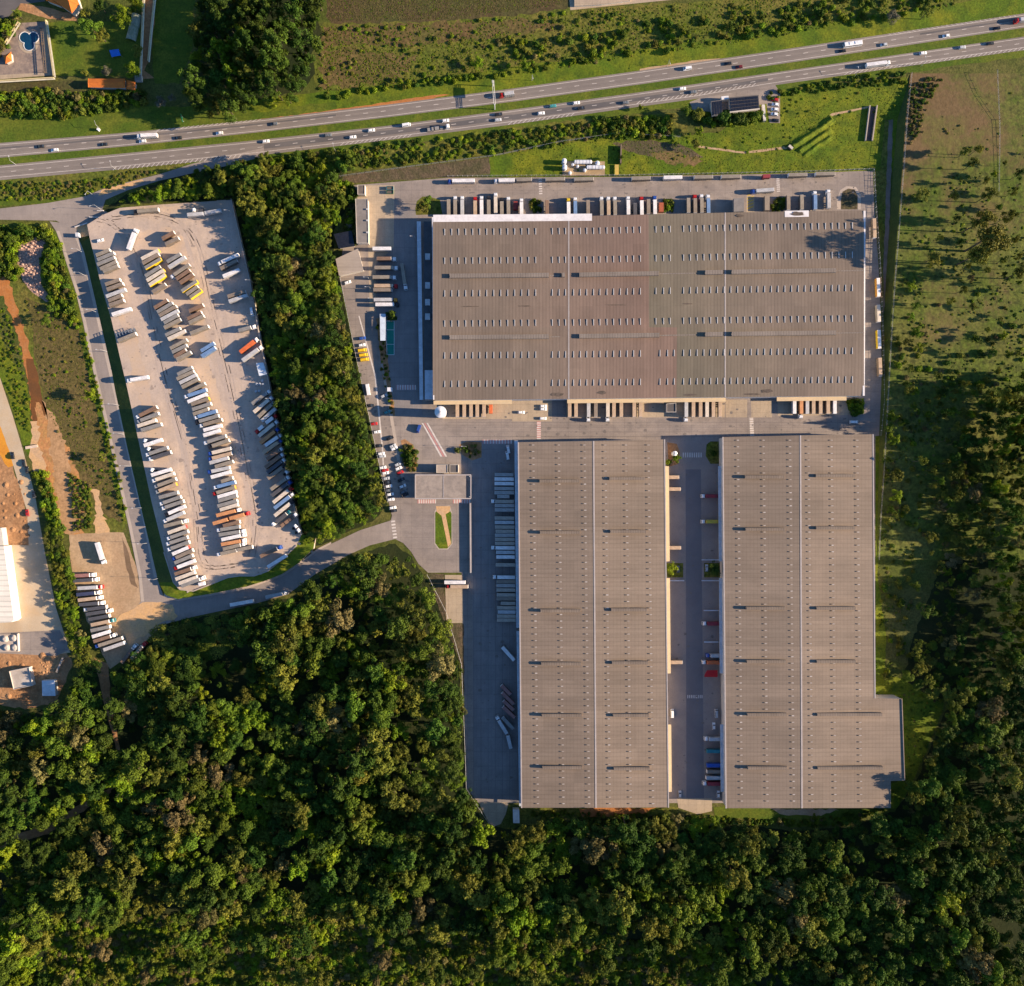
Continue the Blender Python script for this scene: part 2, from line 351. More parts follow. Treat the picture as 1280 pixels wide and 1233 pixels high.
zone('bare_ground', [(-40, 104), (70, 100), (110, 104), (100, 116), (50, 124), (-40, 128)], M['brown_field'], 5, ragged=2, seed=11)
zone('track', [(177, -40), (196, -40), (193, 30), (187, 76), (180, 88), (193, 98), (176, 99)], M['soil'], 6, ragged=.6, seed=12)
zone('driveway', [(-40, -40), (62, -40), (56, 2), (25, 6), (6, 26), (-40, 50)], M['dark_asphalt'], 6)
zone('courtyard', [(26, 4), (60, 10), (98, 20), (98, 27), (60, 24), (22, 12)], M['soil'], 7, ragged=.6)
# land between the highway and the warehouses
zone('verge', ribbon(off(LS, -2), [(x, y + 8) for x, y in LS]), M['grass'], 3, ragged=1, seed=13, step=9)
zone('verge', [(-60, 224), (0, 224), (160, 210), (240, 204), (180, 222), (130, 237), (105, 246), (60, 254), (-60, 262)], M['rough_grass'], 4, ragged=1, seed=14)
zone('verge', [(-60, 250), (0, 249), (100, 240), (108, 246), (60, 254), (-60, 262)], M['grass'], 5, ragged=.8, seed=15)
zone('scrubland', [(430, 195), (640, 160), (760, 146), (860, 140), (860, 175), (740, 180), (620, 195), (440, 215)], M['rough_grass'], 4, ragged=1.5, seed=16)
zone('dry_strip', [(428, 220), (520, 208), (620, 196), (640, 196), (640, 216), (560, 222), (430, 230)], M['dry_field'], 5, ragged=1, seed=17)
zone('grassland', [(612, 197), (700, 180), (780, 170), (860, 170), (900, 165), (975, 112), (1134, 96), (1132, 140), (1124, 215), (640, 222), (612, 222)], M['bright_grass'], 5, ragged=1, seed=18)
zone('dry_patch', [(765, 178), (820, 176), (862, 184), (880, 198), (850, 205), (812, 196), (780, 188)], M['dry_field'], 6, ragged=2, seed=19)
zone('dry_patch', [(812, 189), (850, 191), (880, 201), (864, 208), (822, 202)], nmat('russet_grass', (.20, .120, .058), (.13, .105, .03), .12, (.08, .08, .018), .5, .8, .4, .7, .95, .2), 7, ragged=3, seed=20, step=3)
zone('footpath', [(872, 182), (930, 190), (985, 183), (990, 178), (1012, 162), (1040, 142), (1086, 133), (1086, 135), (1042, 144.5), (1014, 164.5), (992, 181), (986, 186), (930, 192.5), (872, 184.5)], M['pale_dirt'], 7, ragged=.3)
zone('forecourt', [(862, 128), (880, 121), (968, 105), (975, 116), (975, 154), (962, 154), (958, 130), (890, 140), (866, 138)], M['concrete'], 7)

# the highway
zone('highway', ribbon(UN, US), M['asphalt'], 8)
zone('highway', ribbon(LN, LS), M['asphalt'], 8)
zone('median', ribbon(US, LN), M['grass'], 7, ragged=.25, seed=21, step=8)
for x0, x1, a, b in ((330, 480, .30, .62), (480, 640, .32, .66), (640, 770, .35, .7), (770, 960, .35, .6)):
    xs = [lerp(x0, x1, k / 6) for k in range(7)]
    zone('asphalt_patch', ribbon([(x, lerp(pl(LN, x), pl(LS, x), a)) for x in xs], [(x, lerp(pl(LN, x), pl(LS, x), b)) for x in xs]), M['dark_asphalt'], 9, ragged=.15, seed=x0)
for x0, x1, a, b in ((0, 420, .30, .42), (1150, 1290, .3, .42)):
    xs = [lerp(x0, x1, k / 10) for k in range(11)]
    zone('asphalt_patch', ribbon([(x, lerp(pl(UN, x), pl(US, x), a)) for x in xs], [(x, lerp(pl(UN, x), pl(US, x), b)) for x in xs]), M['dark_asphalt'], 9, ragged=.2, seed=x0)
wear_m = nmat('worn_lane', (.168, .143, .126), (.195, .166, .145), .04, None, 1, .5, .08, 2, .9)
for A, B in ((UN, US), (LN, LS)):
    for fr in (.24, .33, .57, .66):
        xs = list(range(-250, 1500, 25))
        zone('lane_wear', ribbon([(x, lerp(pl(A, x), pl(B, x), fr) - .45) for x in xs], [(x, lerp(pl(A, x), pl(B, x), fr) + .45) for x in xs]), wear_m, 8, ragged=.12, seed=int(fr * 100))
def line_marks(name, A, B, fr, wid, x0, x1, dash=None, m='white_line', layer=11):
    b = MB(); st = 4.0; x = x0; n = 0
    while x < x1:
        xe = min(x + (dash[0] if dash else 20), x1)
        ya, yb = lerp(pl(A, x), pl(B, x), fr), lerp(pl(A, xe), pl(B, xe), fr)
        q = [P(x, ya - wid / 2), P(x, ya + wid / 2), P(xe, yb + wid / 2), P(xe, yb - wid / 2)]
        b.face([(p.x, p.y, .010 * layer) for p in q]); x = xe + (dash[1] if dash else 0)
    o = b.build(name, M[m]); o['kind'] = 'structure'
for A, B in ((UN, US), (LN, LS)):
    line_marks('edge_line', A, B, .13, .45, -250, 1500)
    line_marks('edge_line', A, B, .80 if B is LS else .88, .45, -250, 1500)
    line_marks('lane_line', A, B, .48, .5, -250, 1500, (6, 16))
def hatch(A, B, f0, f1, x0, x1, step, lean, wid=.55, m='white_line'):
    b = MB(); x = x0
    while x < x1:
        ya = lerp(pl(A, x), pl(B, x), f0); yb = lerp(pl(A, x + lean), pl(B, x + lean), f1)
        q = [P(x, ya), P(x + lean, yb), P(x + lean + wid * 1.6, yb), P(x + wid * 1.6, ya)]
        b.face([(p.x, p.y, .010 * 11.5) for p in q]); x += step
    o = b.build('hatching', M[m]); o['kind'] = 'structure'
hatch(LN, LS, .82, 1.02, 145, 305, 6, -4)
hatch(LN, LS, .80, .97, 430, 520, 6, -5)
hatch(LN, LS, .78, .98, 640, 720, 6, -5)
hatch(LN, LS, .60, .80, 800, 950, 6, -5)
hatch(LN, LS, .80, .97, 1060, 1290, 6.2, -5)
hatch(UN, US, -.02, .12, 200, 330, 6, -5)
hatch(UN, US, .0, .13, 1110, 1270, 6, 4)
# ramp, junction and the roads round the truck yard
zone('ramp', [(330, 185), (330, 196), (282, 208), (240, 217), (200, 226), (160, 238), (132, 250), (128, 262), (138, 268), (120, 276), (112, 290), (97, 296), (88, 285), (70, 276), (0, 275), (-80, 277), (-80, 267), (0, 261), (60, 254), (105, 246), (130, 236), (160, 228), (200, 218), (240, 205)], M['road'], 10)
zone('dirt_shoulder', [(128, 237), (160, 229), (178, 224), (180, 228), (150, 238), (122, 246)], M['dirt'], 11, ragged=.6)
WR_W = [(62, 277), (70, 289), (76, 305), (81, 323), (94, 363), (104, 404), (112, 445), (130, 523), (145, 590), (160, 655), (173, 720), (176, 752)]
WR_E = [(88, 280), (97, 296), (101, 306), (105, 316), (114, 355), (124, 398), (135, 446), (152, 520), (168, 590), (183, 655), (196, 722), (205, 746)]
zone('road', ribbon(WR_W, WR_E), M['road'], 11)
zone('pavement', ribbon([(x + .5, y) for x, y in WR_W[1:]], [(x + 4.2, y) for x, y in WR_W[1:]]), M['kerb'], 12)
zone('pavement', ribbon([(x - 3.5, y) for x, y in WR_E[1:-1]], [(x + .5, y) for x, y in WR_E[1:-1]]), M['kerb'], 12)
zone('verge', ribbon([(x - 7, y) for x, y in WR_W[1:-2]], [(x + .5, y) for x, y in WR_W[1:-2]]), M['grass'], 6, ragged=.8, seed=23)
SR_N = [(176, 752), (205, 746), (222, 751.5), (263, 745), (308, 736.7), (352, 721), (373, 707.5), (397, 689), (414, 680), (450, 663), (488, 651), (496, 641)]
SR_S = [(150, 790), (204, 781), (242, 771), (280, 763), (322, 754), (359, 743.6), (394, 718), (435, 694), (462, 682), (494, 674)]
zone('road', ribbon(SR_N, SR_S), M['road'], 10)
zone('kerb_strip', ribbon([(205, 742), (222, 748), (263, 742), (308, 733.5), (352, 718), (373, 704.5), (397, 686), (414, 677.5)], [(205, 746), (222, 751.5), (263, 745), (308, 736.7), (352, 721), (373, 707.5), (397, 689), (414, 680)]), M['kerb'], 12)

# raised truck yard with its banks
YH = 3.0
YARD = [(112, 297), (109, 281), (128, 269), (150, 260), (200, 256), (290, 250), (300, 295), (313, 350), (325, 420), (339, 490), (352, 560), (365, 620), (377, 668), (371, 682), (350, 702), (335, 714), (318, 720), (300, 720), (285, 722), (265, 730), (242, 739), (225, 737), (217, 728), (205, 690), (190, 630), (175, 560), (160, 490), (149.5, 445), (139, 399), (126, 355), (117, 318)]
yp = MB(); pts = [P(x, y, YH) for x, y in YARD]
if area2([(p.x, p.y) for p in pts]) < 0: pts.reverse()
yp.face(pts); yo = yp.build('truck_yard', M['gravel']); yo['kind'] = 'structure'
bk = MB()
top = [(112, 297), (117, 318), (126, 355), (139, 399), (149.5, 445), (160, 490), (175, 560), (190, 630), (205, 690), (217, 728), (225, 737), (242, 739), (265, 730), (285, 722), (300, 720), (318, 720), (335, 714), (350, 702), (371, 682), (377, 668)]
toe = [(101, 304), (106, 318), (115, 355), (125, 398), (136, 446), (144, 490), (159, 560), (174, 626), (189, 690), (198, 728), (207, 744), (222, 749), (263, 742.5), (290, 737), (308, 733.5), (332, 726), (352, 718), (373, 704), (392, 686), (394, 672)]
TZ = [.08] * 9 + [.5, 1.6, 2.5, 2.75, 2.8, 2.8, 2.8, 2.8, 2.8, 2.8, 2.8]  # south toe raised so the flattened bank catches more sun
sb2, rf = MB(), MB()
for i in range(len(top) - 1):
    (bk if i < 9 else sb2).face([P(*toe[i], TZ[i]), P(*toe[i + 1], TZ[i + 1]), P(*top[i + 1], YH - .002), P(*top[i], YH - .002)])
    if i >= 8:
        q0, q1 = P(*toe[i], TZ[i]), P(*toe[i + 1], TZ[i + 1]); rf.face([q0, q1, (q1.x, q1.y, 0), (q0.x, q0.y, 0)])  # added face closing the drop under the raised toe
bk.build('grass_bank', M['bank'])['kind'] = 'structure'; sb2.build('grass_bank', nmat('sun_painted_grass', (.110, .160, .010), (.175, .185, .014), .12, (.065, .10, .009), .3, .8, .35, .8, .95, .15))['kind'] = 'structure'; rf.build('retaining_face', M['kerb'])['kind'] = 'structure'  # south bank grass coloured brighter to read as sunlit
bk = MB()
e0 = YARD[:13]
for a, b in zip(e0, e0[1:]):
    pa, pb = P(*a, YH), P(*b, YH); bk.face([(pb.x, pb.y, 0), (pa.x, pa.y, 0), (pa.x, pa.y, YH - .002), (pb.x, pb.y, YH - .002)])
ro = bk.build('retaining_face', M['wall']); ro['kind'] = 'structure'
for nm, polyg, mm, sd_ in (('dirt_patch', [(150, 300), (178, 290), (210, 285), (235, 300), (240, 340), (255, 400), (262, 450), (270, 480), (292, 540), (300, 600), (306, 660), (312, 700), (298, 706), (284, 660), (270, 560), (250, 500), (232, 470), (238, 420), (210, 330), (170, 320)], 'dirt', 31),
                           ('dirt_patch', [(205, 258), (280, 252), (284, 262), (240, 268), (205, 268)], 'dirt', 32),
                           ('dirt_patch', [(150, 390), (170, 420), (182, 470), (200, 530), (215, 590), (230, 660), (236, 715), (222, 700), (205, 640), (188, 560), (170, 480), (150, 420)], 'dirt', 33)):
    m2 = nmat(nm, (.485, .365, .268), (.455, .355, .285), .05, (.52, .375, .245), .15, .5, .08, 1, .95)
    zone(nm, polyg, m2, 1, h=YH, ragged=2.5, seed=sd_)
for pa in ([(168, 330), (186, 400), (205, 470), (232, 560), (250, 640), (256, 700), (250, 702), (243, 640), (225, 560), (199, 470), (180, 400), (163, 330)],
           [(232, 290), (262, 400), (290, 500), (310, 600), (322, 680), (317, 684), (304, 600), (284, 500), (257, 400), (228, 292)]):
    zone('wheel_tracks', pa, nmat('worn_gravel', (.40, .325, .275), (.44, .35, .29), .08, None, 1, .5, .08, 1, .95), 2, h=YH, ragged=.7, seed=41)

# warehouse compound
COMP = [(440, 232), (560, 222.5), (780, 221.5), (1000, 217), (1091, 213.5), (1093, 260), (1098, 330), (1101, 400), (1102, 470), (1099, 545), (1094, 545), (1094, 870), (1000, 1004), (650, 1004), (598, 1004), (583, 985), (580, 870), (578, 780), (577, 716), (535, 716), (523, 705), (514, 690), (504, 679), (494, 674), (486, 660), (490, 645), (485, 625), (473, 575), (461, 518), (453, 480), (442, 429), (432, 378), (424, 346), (430, 300)]
zone('yard', COMP, M['concrete'], 9)
zone('yard', [(590, 552), (648, 551), (652, 1003), (600, 1003), (592, 985)], M['yard_asphalt'], 10)
zone('yard', [(472, 262), (522, 262), (528, 520), (496, 520), (486, 470), (482, 398), (472, 396)], M['yard_asphalt'], 10)
zone('loading_bay', [(447, 232), (493, 232), (492, 310), (470, 330), (470, 390), (462, 390), (460, 300), (447, 250)], M['bay_concrete'], 10)
zone('loading_bay', [(545, 500), (640, 500), (640, 524), (545, 524)], M['bay_concrete'], 10)
zone('loading_bay', [(640, 500), (690, 500), (690, 527), (640, 527)], M['bay_concrete'], 10)
zone('loading_bay', [(708, 500), (906, 500), (906, 522), (708, 522)], M['bay_concrete'], 10)
zone('loading_bay', [(907, 500), (934, 500), (934, 522), (907, 522)], M['bay_concrete'], 10)
zone('loading_bay', [(939, 500), (965, 500), (965, 522), (939, 522)], M['bay_concrete'], 10)
zone('loading_bay', [(972, 500), (1078, 498), (1078, 519), (972, 520)], M['bay_concrete'], 10)
zone('loading_bay', [(548, 248), (662, 246), (662, 268), (548, 270)], M['concrete'], 10)
zone('loading_bay', [(933, 244), (943, 244), (943, 266), (933, 266)], M['bay_concrete'], 10)
hb = MB()
for k in range(5): hb.face([(p.x, p.y, .106) for p in (P(934, 262 - 4 * k), P(942, 259 - 4 * k), P(942, 257 - 4 * k), P(934, 260 - 4 * k))])
hb.build('hatching', M['yellow_line'])['kind'] = 'structure'
zone('side_road', [(832, 553), (902, 549), (906, 1000), (838, 1000)], nmat('bay_paving', (.265, .222, .198), (.300, .250, .215), .06, (.22, .185, .168), .2, .5, .08, 1.5, .9), 10)
zone('lane', [(857, 587), (876, 587), (880, 1000), (858, 1000)], nmat('lane_asphalt', (.150, .142, .148), (.175, .164, .165), .05, None, 1, .5, .06, 2, .9), 11)
zone('yard', [(846, 998), (890, 998), (890, 1014), (872, 1018), (848, 1010)], M['bay_concrete'], 11)
zone('grass_strip', [(648, 1008), (836, 1008), (848, 1008), (846, 1020), (780, 1016), (720, 1022), (650, 1026)], M['rough_grass'], 8, ragged=1, seed=51)
zone('red_earth', [(722, 1012), (760, 1009), (822, 1010), (800, 1018), (760, 1021), (728, 1020)], M['red_dirt'], 9, ragged=1.5, seed=52)
zone('grass_strip', [(892, 1008), (1010, 1008), (1116, 1008), (1060, 1030), (990, 1034), (930, 1024), (894, 1024)], M['grass'], 8, ragged=1.5, seed=53)
zone('bare_ground', [(960, 1011), (1002, 1011), (1050, 1012), (1020, 1020), (975, 1018)], M['pale_dirt'], 9, ragged=1.5, seed=54)
zone('grass_strip', [(1094, 850), (1120, 845), (1180, 880), (1172, 905), (1140, 980), (1120, 1012), (1110, 1012), (1112, 980), (1128, 975), (1126, 872), (1094, 872)], M['bright_grass'], 8, ragged=1.5, seed=55)
zone('yard', [(598, 1003), (636, 1003), (632, 1018), (626, 1030), (616, 1034), (611, 1028)], M['bay_concrete'], 10)
zone('verge', [(535, 716), (555, 718), (557, 760), (560, 780), (580, 780), (580, 866), (576, 830), (560, 790), (545, 750)], M['dry_field'], 10, ragged=.8, seed=56)
zone('yard', [(556, 719), (578, 719), (579, 779), (558, 779)], M['bay_concrete'], 11)
zone('gate_island', [(543, 640), (546, 634), (562, 632), (565, 640), (565.5, 680), (560, 687), (548, 687), (543, 680)], M['kerb'], 11)
zone('lawn', [(544, 641), (547, 638), (562, 638), (564.5, 642), (564.5, 680), (559, 686), (549, 686), (544, 679)], M['bright_grass'], 12)
zone('footpath', [(545, 633), (563, 633), (562, 640), (557, 643), (564, 680), (560, 684), (552, 645), (546, 640)], M['dirt'], 13)
zone('flower_bed', [(501, 551), (506, 549), (516, 556), (521, 566), (521, 588), (508, 590)], M['soil'], 11)
zone('flower_bed', [(574, 556), (584, 552), (602, 553), (602, 572), (590, 576), (577, 568)], M['soil'], 11)
zone('flower_bed', [(834, 553), (846, 555), (850, 566), (848, 580), (836, 584)], M['soil'], 12)
zone('flower_bed', [(883, 556), (888, 552), (901, 552), (902, 580), (888, 580), (882, 570)], M['rough_grass'], 12)
zone('flower_bed', [(833, 704), (854, 704), (854, 722), (834, 722)], M['rough_grass'], 12)
zone('flower_bed', [(880, 704), (903, 704), (903, 722), (880, 722)], M['rough_grass'], 12)
zone('flower_bed', [(1046, 250), (1050, 238), (1058, 233), (1070, 234), (1076, 244), (1076, 262), (1046, 262)], M['kerb'], 11)
zone('lawn', [(1051, 250), (1053, 240), (1060, 236), (1068, 237), (1072, 245), (1072, 262), (1051, 262)], M['dry_field'], 12)
zone('flower_bed', [(519, 262), (521, 252), (528, 246), (536, 246), (550, 250), (553, 268), (520, 269)], M['rough_grass'], 11)
zone('lawn', [(1058, 500), (1080, 498), (1080, 517), (1070, 520), (1060, 513)], M['grass'], 12)
zone('court', [(483, 402), (493, 402), (493, 444), (484, 444)], nmat('court_surface', (.02, .20, .155), (.025, .24, .18), .2, None, 1, .5, .05, 2, .8), 12)
zone('planting_strip', [(470, 398), (480, 398), (487, 470), (494, 520), (488, 520), (478, 470)], M['soil'], 11, ragged=.5)
zone('footpath', [(476, 455), (478.5, 455), (491, 520), (500, 575), (511, 622), (507, 622), (496, 575), (487, 520)], M['kerb'], 12)
zone('centre_line', [(448, 395), (449.5, 395), (470, 470), (479, 560), (481, 600), (479.5, 600), (477, 560), (468, 470)], M['white_line'], 12)
def crossing(p0, p1, wid, n, m1='pink_line', m2='white_line', layer=13):
    """stripes laid across a walkway from p0 to p1"""
    a, c = MB(), MB(); dx, dy = p1[0] - p0[0], p1[1] - p0[1]; L = math.hypot(dx, dy); ux, uy = dx / L, dy / L; nx, ny = -uy, ux
    for k in range(n):
        t0, t1 = L * k / n, L * (k + .5) / n; t2 = L * (k + 1) / n
        for b, s, e in ((a, t0, t1), (c, t1, t2)):
            q = [P(p0[0] + ux * s + nx * wid / 2, p0[1] + uy * s + ny * wid / 2), P(p0[0] + ux * s - nx * wid / 2, p0[1] + uy * s - ny * wid / 2),
                 P(p0[0] + ux * e - nx * wid / 2, p0[1] + uy * e - ny * wid / 2), P(p0[0] + ux * e + nx * wid / 2, p0[1] + uy * e + ny * wid / 2)]
            b.face([(p.x, p.y, .010 * layer) for p in q])
    if m1: a.build('crossing', M[m1])['kind'] = 'structure'
    if m2: c.build('crossing', M[m2])['kind'] = 'structure'
crossing((673.5, 527), (673.5, 549), 5, 8)
crossing((603, 552.5), (640, 552.5), 5, 10)
crossing((495, 484.5), (520, 484.5), 6, 8)
crossing((852, 569), (877, 569), 6, 9, None, 'white_line')
crossing((858, 871), (878, 871), 4, 9, None, 'white_line')
crossing((491, 649), (494, 673), 5, 6, None, 'white_line')
crossing((675, 222), (676, 243), 4, 7, None, 'white_line')
crossing((972, 222), (973, 240), 4, 7, None, 'white_line')
crossing((939, 522), (940, 545), 5, 8, 'kerb', 'white_line')
crossing((522, 627), (545, 627), 5, 8); crossing((566, 627), (588, 627), 5, 7)
for d in (-3, 0, 3):
    b = MB(); q = [P(530 + d, 529), P(532 + d, 529), P(556 + d, 571), P(553.5 + d, 571)]
    b.face([(p.x, p.y, .135) for p in q]); b.build('walkway_line', M['pink_line' if d == 0 else 'white_line'])['kind'] = 'structure'
# pavement joints of the yards
jb = MB()
for x in range(592, 644, 0 + 9): jb.face([(p.x, p.y, .102) for p in (P(x, 600), P(x + .35, 600), P(x + .35, 1000), P(x, 1000))])
for y in range(528, 548, 6): jb.face([(p.x, p.y, .102) for p in (P(560, y), P(560, y + .3), P(1096, y + .3), P(1096, y))])
for x in range(860, 1000, 0 + 200): jb.face([(p.x, p.y, .102) for p in (P(x, 224), P(x + .3, 224), P(x + .3, 244), P(x, 244))])
jb.build('paving_joint', M['dark_asphalt'])['kind'] = 'structure'

rk0 = random.Random(4); tm = nmat('tyre_mark', (.425, .338, .275), (.46, .362, .288), .2, None, 1, .5, .1, 1, .95); tb = MB(); ob = MB(); oy_ = MB()
def track(mb, ctrl, w_, h, z):
    pts_ = []
    for i in range(len(ctrl) - 1):
        p0, p1_, p2_, p3_ = ctrl[max(0, i - 1)], ctrl[i], ctrl[i + 1], ctrl[min(len(ctrl) - 1, i + 2)]
        for k in range(8):
            t = k / 8; pts_.append(tuple(.5 * ((2 * p1_[c]) + (p2_[c] - p0[c]) * t + (2 * p0[c] - 5 * p1_[c] + 4 * p2_[c] - p3_[c]) * t * t + (3 * p1_[c] - p0[c] - 3 * p2_[c] + p3_[c]) * t ** 3) for c in (0, 1)))
    for s in (-1.9, 1.9):
        for (x0, y0), (x1, y1) in zip(pts_, pts_[1:]):
            if rk0.random() < .45: continue
            d = math.hypot(x1 - x0, y1 - y0) or 1; nx, ny = -(y1 - y0) / d, (x1 - x0) / d
            q = [P(x0 + nx * (s - w_), y0 + ny * (s - w_), h), P(x1 + nx * (s - w_), y1 + ny * (s - w_), h), P(x1 + nx * (s + w_), y1 + ny * (s + w_), h), P(x0 + nx * (s + w_), y0 + ny * (s + w_), h)]
            mb.face([(v.x, v.y, h + z) for v in q][::-1])
for k in range(7):
    o_ = rk0.uniform(-5, 5); track(tb, [(126 + o_, 275), (150 + o_, 286), (176 + o_ * .6, 330), (190 + o_, 400), (206 + o_ * .7, 470), (232 + o_, 560), (246 + o_ * .8, 640), (256 + o_, 705), (300 + o_, 706)], .32, YH, .026)
    o_ = rk0.uniform(-6, 6); track(tb, [(140, 272 + o_ * .3), (200, 268 + o_ * .4), (240 + o_, 300), (266 + o_, 400), (288 + o_, 490), (306 + o_, 580), (318 + o_, 650), (312 + o_, 700)], .32, YH, .026)
for x, y in ((250, 470), (262, 520), (276, 600), (290, 650), (230, 440), (205, 350)):
    o_ = rk0.uniform(-4, 4); track(tb, [(x, y + o_), (x + 18, y - 6 + o_), (x + 34, y + 4 + o_), (x + 42, y + 24 + o_)], .3, YH, .027)
tb.build('tyre_tracks', tm)['kind'] = 'structure'
def spots_(mb, poly, n, h, z):
    k = 0; x0, x1 = min(p[0] for p in poly), max(p[0] for p in poly); y0, y1 = min(p[1] for p in poly), max(p[1] for p in poly)
    while k < n:
        x, y = rk0.uniform(x0, x1), rk0.uniform(y0, y1)
        if not inside((x, y), poly): continue
        k += 1; r = rk0.uniform(.4, 1.5) if rk0.random() < .85 else rk0.uniform(1.5, 2.6); c = P(x, y, h); e = rk0.uniform(.5, 1)
        mb.face([(c.x + r * .5 * math.cos(a * .785) * rk0.uniform(.7, 1.2), c.y + e * r * .5 * math.sin(a * .785) * rk0.uniform(.7, 1.2), h + z + k * .00002) for a in range(8)])
spots_(ob, YARD, 420, YH, .030); ob.build('oil_stains', nmat('oil_on_gravel', (.34, .27, .22), (.28, .22, .18), .3, None, 1, .5, .1, 1, .8))['kind'] = 'structure'
for poly, n in (([(560, 226), (1088, 218), (1088, 262), (560, 268)], 160), ([(545, 502), (1080, 500), (1090, 545), (560, 548)], 150), ([(590, 560), (645, 560), (648, 1000), (600, 1000)], 80), ([(838, 590), (898, 590), (902, 998), (840, 998)], 60), ([(436, 390), (500, 540), (520, 625), (490, 640), (470, 560)], 60)): spots_(oy_, poly, n, 0, .138)
oy_.build('oil_stains', nmat('oil_on_concrete', (.185, .158, .138), (.155, .134, .12), .3, None, 1, .5, .1, 1, .7))['kind'] = 'structure'
# land west of the truck yard
zone('scrubland', [(-60, 280), (55, 278), (72, 296), (82, 335), (96, 385), (108, 450), (124, 520), (142, 600), (158, 660), (150, 668), (118, 668), (85, 670), (74, 650), (60, 590), (50, 500), (30, 420), (0, 350), (-60, 330)], M['rough_grass'], 1, ragged=1.5, seed=61)
zone('scrubland', [(34, 372), (60, 385), (96, 396), (108, 450), (124, 520), (142, 600), (156, 655), (124, 640), (110, 610), (86, 585), (70, 520), (56, 505), (44, 450)], M['dry_scrub'], 2, ragged=2, seed=160)
zone('riprap', [(22, 308), (36, 300), (60, 290), (70, 288), (54, 306), (50, 330), (52, 355), (64, 376), (58, 378), (40, 366), (28, 352), (22, 330)], nmat('rubble', (.42, .26, .19), (.34, .21, .16), .3, (.20, .13, .10), .9, .8, .25, 1.5, .95, .4), 2, ragged=1.2, seed=62)
zone('dirt_track', [(-40, 340), (8, 346), (14, 362), (24, 395), (34, 425), (44, 460), (52, 505), (66, 535), (72, 560), (66, 600), (62, 640), (52, 640), (54, 600), (42, 540), (36, 480), (28, 440), (14, 400), (4, 372), (-40, 366)], M['red_dirt'], 3, ragged=2.2, seed=63, step=4)
zone('wet_mud', [(33, 448), (42, 448), (52, 490), (58, 520), (60, 545), (46, 545), (40, 525), (36, 480)], nmat('wet_mud', (.17, .070, .022), (.13, .06, .022), .1, None, 1, .5, .15, 1, .5), 4, ragged=1, seed=64)
zone('pale_ground', [(38, 528), (48, 526), (56, 545), (58, 588), (45, 590), (36, 575)], M['dirt'], 4, ragged=2.5, seed=65, step=4)
zone('pale_ground', [(54, 500), (66, 520), (78, 545), (88, 580), (92, 640), (100, 668), (84, 670), (72, 640), (66, 590)], nmat('buff_earth', (.46, .27, .135), (.36, .21, .10), .06, (.25, .15, .07), .25, .7, .25, .7, .95), 5, ragged=3, seed=66, step=4)
zone('pale_ground', [(112, 610), (122, 614), (130, 640), (136, 668), (118, 670), (120, 640)], M['dirt'], 4, ragged=3, seed=67, step=4)
zone('pale_ground', [(46, 500), (58, 516), (74, 540), (88, 566), (100, 600), (106, 640), (104, 668), (82, 668), (70, 640), (60, 596), (48, 556)], nmat('orange_earth_track', (.52, .240, .080), (.42, .200, .085), .07, (.26, .17, .06), .3, .8, .3, .6, .95, .2), 4, ragged=3.5, seed=260, step=4)
zone('truck_park', [(86, 668), (155, 666), (172, 716), (178, 752), (206, 752), (214, 770), (196, 788), (160, 822), (138, 836), (118, 800), (96, 740), (88, 700)], M['pale_dirt'], 6, ragged=1, seed=68)
zone('dirt_apron', [(150, 770), (178, 752), (215, 755), (222, 772), (190, 786), (165, 806), (142, 812), (140, 790)], M['dirt'], 11, ragged=2, seed=69)
zone('wet_mud', [(152, 672), (160, 690), (168, 720), (172, 736), (164, 730), (156, 700)], nmat('damp_earth', (.16, .105, .06), (.2, .13, .08), .2, None, 1, .5, .12, 1, .9), 7, ragged=.8, seed=70)
zone('track', [(118, 822), (136, 830), (138, 870), (150, 935), (153, 960), (148, 960), (144, 930), (130, 880)], M['soil'], 3, ragged=.8, seed=71)
zone('track', [(0, 1050), (60, 1030), (110, 1000), (138, 985), (140, 990), (110, 1010), (60, 1042), (0, 1062)], M['soil'], 3, ragged=1, seed=71)
zone('building_site', [(-60, 560), (10, 570), (30, 620), (40, 680), (70, 790), (92, 830), (70, 880), (30, 886), (-60, 870)], M['soil'], 3, ragged=1.5, seed=72)
zone('concrete_road', [(-40, 410), (-4, 460), (16, 520), (28, 560), (44, 620), (56, 690), (70, 760), (88, 816), (72, 818), (60, 790), (-40, 794), (-40, 680), (36, 682), (34, 640), (22, 600), (10, 560), (-6, 520), (-40, 480)], nmat('pale_concrete', (.50, .395, .270), (.44, .335, .22), .05, (.50, .33, .17), .1, .5, .08, 1.2, .9), 4)
zone('grass_strip', [(-40, 380), (0, 418), (14, 450), (34, 480), (38, 520), (40, 545), (36, 575), (20, 530), (8, 490), (-4, 462), (-40, 420)], M['bright_grass'], 5, ragged=1, seed=73)
zone('court', [(-2, 528), (6, 548), (17, 582), (10, 585), (3, 575), (-6, 552)], nmat('orange_earth', (.62, .27, .03), (.55, .22, .03), .2, None, 1, .5, .1, 1, .9), 6, ragged=.5)
zone('concrete_pad', [(-40, 793), (75, 788), (88, 812), (70, 820), (-40, 815)], M['concrete'], 5)
zone('slab_yard', [(705, -60), (1010, -60), (900, -6), (820, 2), (760, 8), (713, 13)], M['bay_concrete'], 5)

